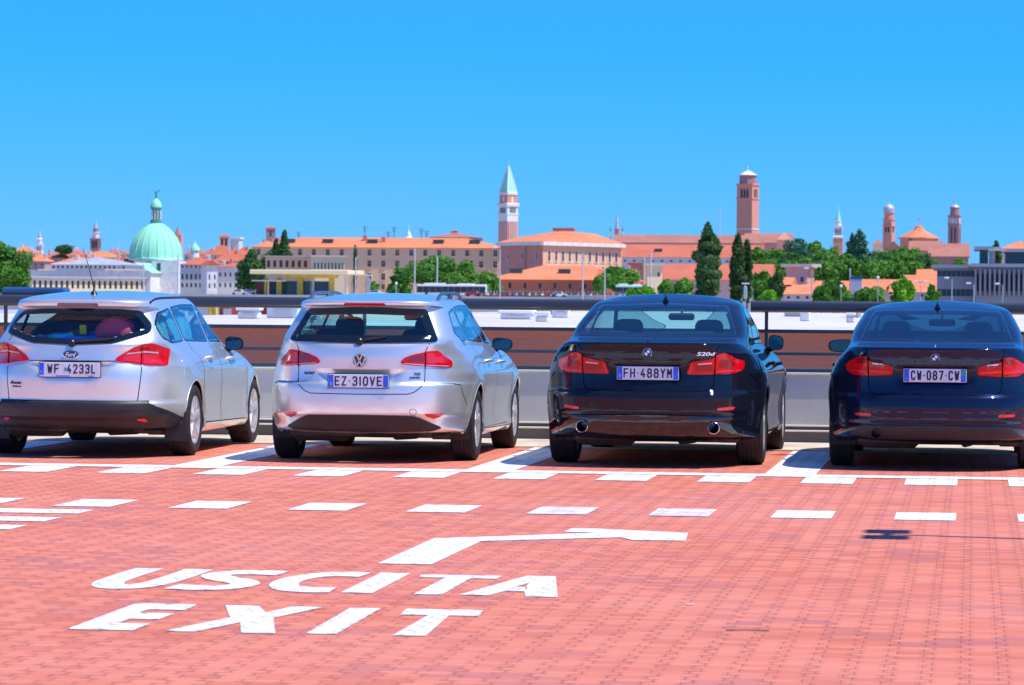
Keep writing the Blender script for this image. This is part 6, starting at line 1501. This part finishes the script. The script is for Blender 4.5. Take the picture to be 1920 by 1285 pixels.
# corner building: two palace fronts meeting at a corner
def corner():
    Y = 980; X0, z1 = at(1018, 458, Y); rot = 62; cr, sr = math.cos(R_(rot)), math.sin(R_(rot))
    r = root('corner_palace', 'large brick palace with one shaded mauve front and one sunlit orange front under an orange roof', 'building', (X0, Y, 0)); r['label'] = 'brick palace corner, one front shaded mauve, the other sunlit orange, under orange roof'
    dd = _r * ((1166 - 960) / FPX) - _u * ((470 - 642.5) / FPX) + _f; m = dd.x / dd.y; W = (m * Y - X0) / (cr - m * sr)
    def seg(ax, ay, bx, by, wins, mat, name):
        L = math.hypot(bx - ax, by - ay); an = math.atan2(by - ay, bx - ax); g = G(); wall_holes(g, L, z1 - GZ, wins, 0, GZ); c, s_ = math.cos(an), math.sin(an)
        g.V = [(ax + x * c - y * s_, ay + x * s_ + y * c, z) for x, y, z in g.V]; g.mk('wall', mat, r)
        for xc, zc, w_, h_ in wins:
            o = bpy.data.objects.new('window', win_mesh(w_, h_, 'pane', 'stone_white', False, .3)); COL.objects.link(o); o.parent = r; o.location = (ax + xc * c, ay + xc * s_, GZ + zc); o.rotation_euler = (0, 0, an)
    xl = at(938, 458, 998)[0] - X0; z_a, z_b = at(1018, 480, Y)[1] - GZ, at(1018, 503, Y)[1] - GZ; LW = math.hypot(xl, 18)
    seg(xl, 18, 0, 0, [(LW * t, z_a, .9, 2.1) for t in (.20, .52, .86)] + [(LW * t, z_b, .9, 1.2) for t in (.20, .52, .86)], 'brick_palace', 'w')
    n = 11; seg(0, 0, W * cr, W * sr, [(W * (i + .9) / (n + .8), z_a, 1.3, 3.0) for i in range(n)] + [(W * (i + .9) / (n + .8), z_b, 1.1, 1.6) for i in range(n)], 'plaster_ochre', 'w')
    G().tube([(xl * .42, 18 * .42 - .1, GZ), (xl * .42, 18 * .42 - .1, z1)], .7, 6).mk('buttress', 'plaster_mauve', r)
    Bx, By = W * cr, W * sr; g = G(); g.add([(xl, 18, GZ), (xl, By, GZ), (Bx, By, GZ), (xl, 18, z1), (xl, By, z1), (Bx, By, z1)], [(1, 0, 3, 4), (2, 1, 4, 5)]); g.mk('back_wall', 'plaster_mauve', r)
    ov = .9; zr = at(1030, 433, Y + 44)[1]; P = [(xl - ov, 18 - ov), (0, -ov * 1.6), (Bx + ov, By - ov), (Bx + ov, By + ov), (xl - ov, By + ov)]
    c1 = (xl * .1 + 2.0, 40); c2 = (Bx * .62, By * .74); c3 = (xl * .9, 40); zz = z1 + .75
    zw = at(950, 446, Y + 40)[1]
    V = [(x, y, zz) for x, y in P] + [(c1[0], c1[1], zr), (c2[0], c2[1], zr - 1.2), (c3[0], c3[1], zw)]
    F = [(0, 1, 5, 7), (1, 2, 6, 5), (2, 3, 6), (3, 4, 7, 5, 6), (4, 0, 7), (4, 3, 2, 1, 0)]; mk('roof', V, F, 'tiles_orange', r)
    g = G(); pts = [P[0], P[1], P[2]]
    for i in range(2):
        (ax, ay), (bx, by) = pts[i], pts[i + 1]; L = math.hypot(bx - ax, by - ay); g.box(((ax + bx) / 2, (ay + by) / 2 + .2, z1 + .2), (L, .8, 1.05), math.atan2(by - ay, bx - ax))
    g.mk('cornice', 'stone_white', r); G().box((c1[0] + .8, 40, zr + .3), (6.4, 4, .9)).mk('roof_hatch', 'tiles_old', r)
corner()
# lower sheds and the red roofed halls
bld('tiled_shed', 'long low orange hall with tiled roof behind the row of mopeds', 'building', 914, 1168, 524, 498, 452, 60, 'plaster_orange', 'tiles_orange', 'hip', rows=((536, 10, 5, 9),), dormers=3, inset_=12, winmat='pane')
bld('tiled_shed', 'orange tiled annex at the right end of the long low orange hall', 'building', 1120, 1182, 530, 505, 446, 20, 'plaster_orange', 'tiles_red', 'gable', rows=())
bld('long_church', 'long hall with faded pink tiled roof left of the tall brick tower', 'building', 1150, 1424, 455, 441, 900, 30, 'plaster_mauve', 'tiles_old', 'gable')
bld('long_hall', 'long hall with orange roof and grey wall in front of the pink roof', 'building', 1146, 1424, 482, 459, 700, 34, 'plaster_grey', 'tiles_red', 'gable', rows=((490, 3.2, 5, 16),), dormers=2)
bld('low_hall', 'lower hall with bright orange roof behind the tallest poplar', 'building', 1176, 1440, 524, 495, 520, 36, 'plaster_pink', 'tiles_red', 'gable', rows=())
bld('cream_house', 'small sunlit cream house standing before the orange hall', 'house', 1214, 1242, 498, 494, 500, 10, 'plaster_cream', 'concrete_pale', 'flat', rot=14, rows=((515, 8, 4, 2),))
bld('grey_house', 'grey shaded annex left of the small cream house', 'house', 1182, 1214, 497, 493, 503, 10, 'plaster_mauve', 'tiles_red', 'flat')
tower('gothic_spire', 'thin grey gothic spire with two green pinnacles right of the corner palace', 1156, 1600, [('shaft', 'brick_town', 4, [(None, 4.5), (431, 4.2), (430, 5.2), (429, 5.2)]), ('spire', 'lead_grey', 8, [(429, 4), (419, 2.6), (416, 3), (400, .3)])], cat='spire')
for dx, t in ((-12, 'left'), (11, 'right')):
    tower('pinnacle', 'slim green pinnacle to the %s of the gothic spire' % t, 1156 + dx, 1600, [('shaft', 'stone_white', 4, [(None, 2), (434, 2)]), ('cap', 'copper_dark', 8, [(434, 2), (425, .3)])], cat='pinnacle')
tower('bell_tower', 'tall square red brick bell tower with octagonal top and white cap', 1401, 1400, [('shaft', 'brick_town', 4, [(None, 20.5), (375, 20), (374, 21.5), (372, 21.5)]), ('belfry', 'brick_town', 4, [(372, 20), (349, 20), (348, 22), (345, 22)]), ('drum', 'brick_dark', 8, [(345, 16), (331, 16), (330, 18), (328.5, 18)]), ('cap', 'stone_white', 16, [(329, 17.5), (326, 13), (322, 6), (320, 1.2), (318, .6), (309, .3)]),
    ('window', 'pane_dark', 355, 371, [-7.5, 0, 7.5], 5, 20), ('stone_band', 'stone_white', 4, [(431, 20.9), (429, 20.9)])], rot=-20)
bld('great_church', 'red brick church with broad tiled roof at the foot of the tall tower', 'church', 1395, 1482, 455, 438, 1350, 40, 'brick_town', 'tiles_old', 'gable', rows=())
tower('gable_front', 'white-edged gable end at the right of the great church', 1470, 1300, [('gable', 'brick_town', 4, [(None, 13), (450, 13), (436, 1)])], cat='church gable', rot=0)
tower('bell_tower', 'slim white campanile with green spire behind the right-hand trees', 1571, 2100, [('shaft', 'brick_town', 4, [(None, 9), (447, 9)]), ('belfry', 'stone_white', 4, [(447, 10), (444, 10), (443, 8), (427, 8), (426, 9.2), (424, 9.2)]), ('drum', 'stone_white', 8, [(424, 6), (416, 6), (415, 7)]), ('spire', 'copper', 8, [(415, 5.5), (395, 1.2), (384, .4)]), ('window', 'pane_dark', 430, 441, [-4, 0, 4], 2.2, 8)])
tower('bell_tower', 'round-topped brick tower with bulbous white dome at right', 1666, 1200, [('shaft', 'brick_town', 4, [(None, 11.5), (426, 11), (425, 12.5), (423, 12.5)]), ('belfry', 'brick_town', 4, [(423, 10.5), (414, 10.5), (413, 12), (411, 12)]), ('drum', 'brick_town', 12, [(411, 9), (401, 9), (400, 10.5), (398.5, 10.5)]), ('dome', 'lead_grey', 20, [(399, 9.5), (394, 10.6), (390, 10.2), (386, 7.5), (384, 4), (383, 1), (376, .3)]), ('window', 'pane_dark', 424, 436, [-3.5, 3.5], 4, 11.2)], rot=-20)
def rotunda():
    r = tower('rotunda_church', 'octagonal church with low orange tiled dome and cross between two towers', 1722, 1050, [('drum', 'brick_town', 8, [(None, 37), (449, 37), (448, 41), (446, 41)]), ('dome_roof', 'tiles_orange', 8, [(446, 41), (440, 27), (432, 12), (427, 8)]), ('lantern', 'tiles_orange', 8, [(428, 7), (425, 7), (423, 4)]), ('window', 'pane', 448, 460, [-15], 5, 36)], cat='church')
    g = G(); z0, z1 = at(1722, 424, 2100)[1], at(1722, 404, 2100)[1]; g.tube([(0, 0, z0), (0, 0, z1)], .26, 6); zc = z1 - (z1 - z0) * .3; g.tube([(-1.8, 0, zc), (1.8, 0, zc)], .26, 6); g.mk('cross', 'lead_grey', r)
rotunda()
bld('apse_church', 'large plain brick church gable with tiled roof at right', 'church', 1742, 1816, 481, 457, 950, 30, 'brick_dark', 'tiles_old', 'gable', rows=())
bld('apse_wing', 'tiled church wing joining the rotunda to the brick gable', 'church', 1706, 1764, 470, 452, 1000, 24, 'brick_town', 'tiles_old', 'gable', rows=())
bld('small_gable', 'small brick gable at the foot of the bulbous-domed tower', 'church', 1660, 1690, 468, 452, 1000, 16, 'brick_dark', 'tiles_old', 'front_gable', rows=())
tower('bell_tower', 'slender grey-brown bell tower with white arches and spike, rightmost tower', 1789, 1200, [('shaft', 'brick_dark', 4, [(None, 12.5), (423, 12), (422, 13), (420, 13)]), ('belfry', 'brick_dark', 4, [(420, 11.8), (407, 11.8), (406, 13.5), (404, 13.5)]), ('drum', 'brick_dark', 12, [(404, 8.5), (391, 8.5), (390, 9.5), (389, 9.5)]), ('cap', 'lead_grey', 16, [(389, 9), (386, 7.5), (384, 3), (383, 1.2), (379, 1.6), (370, .3)]),
    ('window', 'stone_white', 409, 420, [-7, -2.3, 2.3, 7], 2.6, 11.8), ('window', 'pane_dark', 428, 455, [-4, 4], 2.5, 12.3)], rot=-12)
bld('yellow_wall', 'tiny sunlit yellow wall between the trees and the bulbous-domed tower', 'house', 1636, 1656, 459, 449, 1300, 10, 'plaster_cream', 'tiles_old', 'hip')
for i, a in enumerate(((1410, 1475, 534, 520, 330, 'orange shed roof left of the pink block'), (1533, 1600, 546, 527, 330, 'orange roof right of the pink block'), (1600, 1680, 543, 524, 340, 'long orange shed roof left of the bright green tree'), (1676, 1760, 548, 526, 335, 'orange shed roof left of the grey building'), (1700, 1764, 530, 516, 380, 'upper orange roof touching the grey building'), (1724, 1768, 520, 505, 420, 'small steep orange roof beside the grey building'), (1470, 1540, 552, 534, 325, 'low orange roof in front of the pink block'))):
    bld('tiled_shed', a[5], 'shed', a[0], a[1], a[2], a[3], a[4], 12, 'plaster_white', 'tiles_orange', 'gable', rows=((a[2] + 6, 5, 5, 4),))
bld('pink_block', 'pink flat-topped block with sunlit right flank among the orange roofs', 'building', 1474, 1514, 501, 498, 345, 10, 'plaster_pink', 'concrete_pale', 'flat', rows=((524, 9, 6, 2),))
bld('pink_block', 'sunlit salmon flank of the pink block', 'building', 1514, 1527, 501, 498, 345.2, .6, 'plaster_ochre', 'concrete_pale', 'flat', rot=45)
def kiosk():
    X0, X1 = at(1596, 530, 300)[0], at(1616, 530, 300)[0]; z0, z1 = at(1600, 560, 300)[1], at(1600, 524, 300)[1]; r = root('blue_kiosk', 'grey-blue kiosk tower with bright blue cap among the orange roofs', 'kiosk', ((X0 + X1) / 2, 300, 0)); W = X1 - X0
    G().box((0, 0, (GZ + z1) / 2), (W, W, z1 - GZ)).mk('tower_body', 'lead_grey', r); G().box((0, 0, z1 + .12), (W * 1.05, W * 1.05, .26)).mk('cap', 'blue_metal', r)
kiosk()
# modern concrete building
def modern():
    r = bld('concrete_building', 'dark grey concrete office block with upright slit windows at far right', 'building', 1829, 2010, 501, 497, 300, 30, 'concrete', 'concrete', 'flat', rows=((530, 32, 3.4, 20),), winmat='pane_dark')
    r2 = bld('concrete_wing', 'lower grey office wing with two window bands left of the slit-windowed block', 'building', 1757, 1829, 503, 499, 302, 26, 'concrete', 'concrete', 'flat', rows=((513, 11, 8.2, 8), (549, 13, 8.2, 8)), winmat='pane')
    W = at(2010, 530, 300)[0] - at(1829, 530, 300)[0]; g = G()
    z0, z1 = at(1900, 556, 300)[1], at(1900, 506, 300)[1]
    for k in range(21): g.box((W * k / 20, -.25, (z0 + z1) / 2), (.16, .5, z1 - z0), bev=.03)
    g.mk('fins', 'concrete_dark', r)
    bld('roof_pavilion', 'dark glass box with pale column on top of the grey office block', 'pavilion', 1837, 1853, 469, 466, 305, 8, 'panel_teal', 'concrete', 'flat'); bld('roof_pavilion', 'pale pier and frame beside the dark roof box', 'pavilion', 1855, 1866, 470, 467, 306, 5, 'concrete_pale', 'concrete_pale', 'flat'); bld('roof_pavilion', 'long dark rooftop plant room at the right edge', 'pavilion', 1886, 1930, 473, 471, 306, 8, 'panel_teal', 'concrete', 'flat')
    X0, X1 = at(1853, 469, 303)[0], at(1887, 469, 303)[0]; z = at(1870, 469, 303)[1]; rr = root('roof_pergola', 'thin pale roof frame spanning between the rooftop boxes', 'pergola', ((X0 + X1) / 2, 303, 0)); G().box((0, 0, z), (X1 - X0, 1.5, .14)).mk('beam', 'concrete_pale', rr); zb = at(1870, 497, 303)[1]; G().box(((X1 - X0) * .32, 0, (z + zb) / 2), (.12, .12, z - zb)).mk('post', 'concrete_pale', rr)
modern()
bld('town_house', 'house with orange hipped roof above the rooftop plant room at far right', 'house', 1876, 1950, 467, 452, 600, 16, 'plaster_pink', 'tiles_orange', 'hip', chim=1)
# rooftop clutter: aerials along the long roof
for i, (px, y0, y1) in enumerate(((560, 434, 455), (684, 424, 447), (728, 434, 447), (739, 425, 447), (790, 428, 447), (800, 432, 447))):
    Y = 1066; X, zt = at(px, y0, Y); zb = at(px, y1, Y)[1]; r = root('roof_aerial', 'thin aerial on the long orange roof, %s from the left' % ORD[i], 'aerial', (X, Y, zb - 2)); G().tube([(0, 0, 0), (0, 0, zt - zb + 2)], .11, 5).mk('mast', 'iron', r)
    for k in range(3): G().tube([(-1.0 + .25 * k, 0, zt - zb + 1.6 - .6 * k), (1.0 - .25 * k, 0, zt - zb + 1.6 - .6 * k)], .07, 4).mk('rod', 'iron', r)
# ---- trees
T = tree
T('broadleaf_tree', 'big dense dark tree at the far left edge', 8, 452, 112, 420, mat='leaf_mid', n=7000, py_bot=556)
T('broadleaf_tree', 'dark green tree in front of the white palaces', 470, 466, 70, 500, mat='leaf_dark', n=3600, py_bot=548)
T('broadleaf_tree', 'dark tree behind the yellow bus canopy left end', 505, 470, 46, 505, mat='leaf_dark', n=1800, py_bot=540)
T('conifer', 'tall dark araucaria poking above the long orange roof', 533, 432, 26, 500, 'cone', 'leaf_dark', 1200, py_bot=480)
T('conifer', 'smaller conifer left of the tall araucaria', 518, 448, 16, 502, 'cone', 'leaf_dark', 600, py_bot=480)
T('conifer', 'thin dark cypress against the long tan palace', 666, 458, 6, 480, 'poplar', 'leaf_dark', 350, py_bot=545)
T('broadleaf_tree', 'tree left of the white bus in front of the long palace', 752, 500, 60, 460, mat='leaf_mid', n=2000, py_bot=556)
T('broadleaf_tree', 'large green tree directly behind the white bus', 812, 483, 118, 450, mat='leaf_mid', n=5200, py_bot=552)
T('broadleaf_tree', 'green tree right of the large one behind the white bus', 876, 489, 84, 452, mat='leaf_mid', n=3200, py_bot=552)
T('broadleaf_tree', 'low green tree behind the crimson car', 912, 508, 66, 440, mat='leaf_mid', n=2400, py_bot=556)
T('shrub', 'green shrub at the foot of the tan palace', 702, 528, 28, 440, mat='leaf_mid', n=700, py_bot=556, cat='shrub')
T('broadleaf_tree', 'leaning green tree in front of the orange sheds', 1158, 500, 100, 440, mat='leaf_mid', n=3600, py_bot=545)
T('broadleaf_tree', 'low green tree left of the leaning tree', 1122, 518, 36, 432, mat='leaf_mid', n=1200, py_bot=552)
for px, pt, wd, t in ((1212, 536, 28, 'bright shrub in front of the teal coach'), (1184, 541, 16, 'small bright shrub left of the bright one'), (1250, 524, 26, 'dark shrub right of the teal coach'), (1285, 522, 34, 'dark shrub at the foot of the tallest poplar')):
    T('shrub', t, px, pt, wd * 1.4, 330, mat='leaf_bright' if wd in (28, 16) else 'leaf_mid', n=800, py_bot=566, cat='shrub')
T('poplar_tree', 'tallest poplar, left of the brick tower', 1328, 416, 62, 260, 'poplar', 'leaf_poplar', 9000, py_bot=560)
T('poplar_tree', 'slim poplar in front of the brick tower, left of a pair', 1384, 436, 30, 262, 'poplar', 'leaf_poplar', 4200, py_bot=562)
T('poplar_tree', 'slimmer poplar of the pair, right side', 1401, 446, 20, 264, 'poplar', 'leaf_poplar', 2400, py_bot=562)
T('broadleaf_tree', 'olive green tree below the pair of poplars', 1432, 510, 50, 270, mat='leaf_mid', n=2400, py_bot=568); T('broadleaf_tree', 'brownish tree left of the pink block', 1456, 512, 44, 268, mat='leaf_poplar', n=2000, py_bot=568)
T('shrub', 'bright hedge bush below the olive tree', 1440, 547, 44, 250, mat='leaf_bright', n=1200, py_bot=570, cat='shrub')
for i, (px, pt, wd, Y, m, t) in enumerate(((1425, 462, 50, 620, 'leaf_mid', 'rounded tree right of the poplars'), (1462, 468, 56, 610, 'leaf_mid', 'rounded tree above the pink block, left'), (1495, 446, 66, 640, 'leaf_blue', 'tall bluish tree below the great church gable'), (1530, 452, 50, 650, 'leaf_mid', 'tree between the bluish tree and the slim campanile'),
    (1516, 484, 62, 560, 'leaf_mid', 'low bright crown above the pink block'), (1560, 462, 56, 640, 'leaf_mid', 'tree at the foot of the slim campanile'), (1572, 488, 64, 560, 'leaf_mid', 'low crown below the slim campanile'), (1612, 428, 34, 600, 'leaf_blue', 'dark blue-green spire-shaped tree right of the slim campanile'), (1598, 436, 26, 602, 'leaf_blue', 'lower blue-green top left of the spire-shaped tree'),
    (1618, 478, 60, 570, 'leaf_dark', 'dark crown under the spire-shaped tree'), (1650, 470, 60, 600, 'leaf_mid', 'tree at the foot of the bulbous-domed tower'), (1648, 488, 70, 540, 'leaf_mid', 'domed crown below the bulbous-domed tower'), (1700, 462, 66, 600, 'leaf_mid', 'tree in front of the rotunda church'), (1700, 490, 66, 540, 'leaf_mid', 'domed crown below the rotunda church'),
    (1738, 476, 50, 560, 'leaf_dark', 'dark crown left of the plain brick gable'), (1760, 488, 40, 520, 'leaf_mid', 'crown at the right end of the wood'), (1800, 483, 40, 420, 'leaf_mid', 'small tree above the grey office wing'), (1744, 486, 24, 500, 'leaf_poplar', 'rusty brown crown near the plain brick gable'))):
    T('broadleaf_tree', t, px, pt, wd * (1.3 if wd > 40 else 1.1), Y, mat=m, n=int(1100 + wd * 34), py_bot=min(545, pt + 70), kind='poplar' if m == 'leaf_blue' and wd < 40 else 'round')
for i, px in enumerate((1432, 1478, 1508, 1545, 1590, 1632, 1672, 1720)):
    T('broadleaf_tree', 'low rounded crown at the foot of the wood, %s from the left' % ORD[i], px, 484 + (i * 5) % 9, 62, 545 - (i % 2) * 6, mat='leaf_mid', n=2600, py_bot=534, group='low crowns along the foot of the wood')
for i, px in enumerate((1448, 1482, 1548, 1588, 1640, 1676, 1716)):
    T('broadleaf_tree', 'crown in the middle of the wood, %s from the left' % ORD[i], px, 466 + (i * 7) % 11, 58, 590 - (i % 3) * 5, mat=('leaf_mid', 'leaf_dark', 'leaf_mid')[i % 3], n=2400, py_bot=526, group='crowns in the middle of the wood')
for px, pt, wd, Y, m, t in ((1566, 526, 56, 250, 'leaf_mid', 'leafy shrub tree left of the blue kiosk'), (1630, 542, 46, 245, 'leaf_mid', 'leafy shrub tree right of the blue kiosk'), (1692, 522, 38, 248, 'leaf_bright', 'bright green young tree right of the globe lamp'), (1748, 536, 18, 246, 'leaf_mid', 'small shrub tree touching the grey office wing'), (1540, 540, 30, 243, 'leaf_mid', 'low shrub left of the leafy shrub tree')):
    T('broadleaf_tree', t, px, pt, wd * 1.35, Y, mat=m, n=2200, py_bot=580)
T('broadleaf_tree', 'tree behind the rooftop boxes at far right', 1868, 452, 26, 560, mat='leaf_dark', n=900, py_bot=500)
T('broadleaf_tree', 'dark roof-garden trees far left of the green dome', 124, 460, 44, 900, mat='leaf_dark', n=900, py_bot=476)
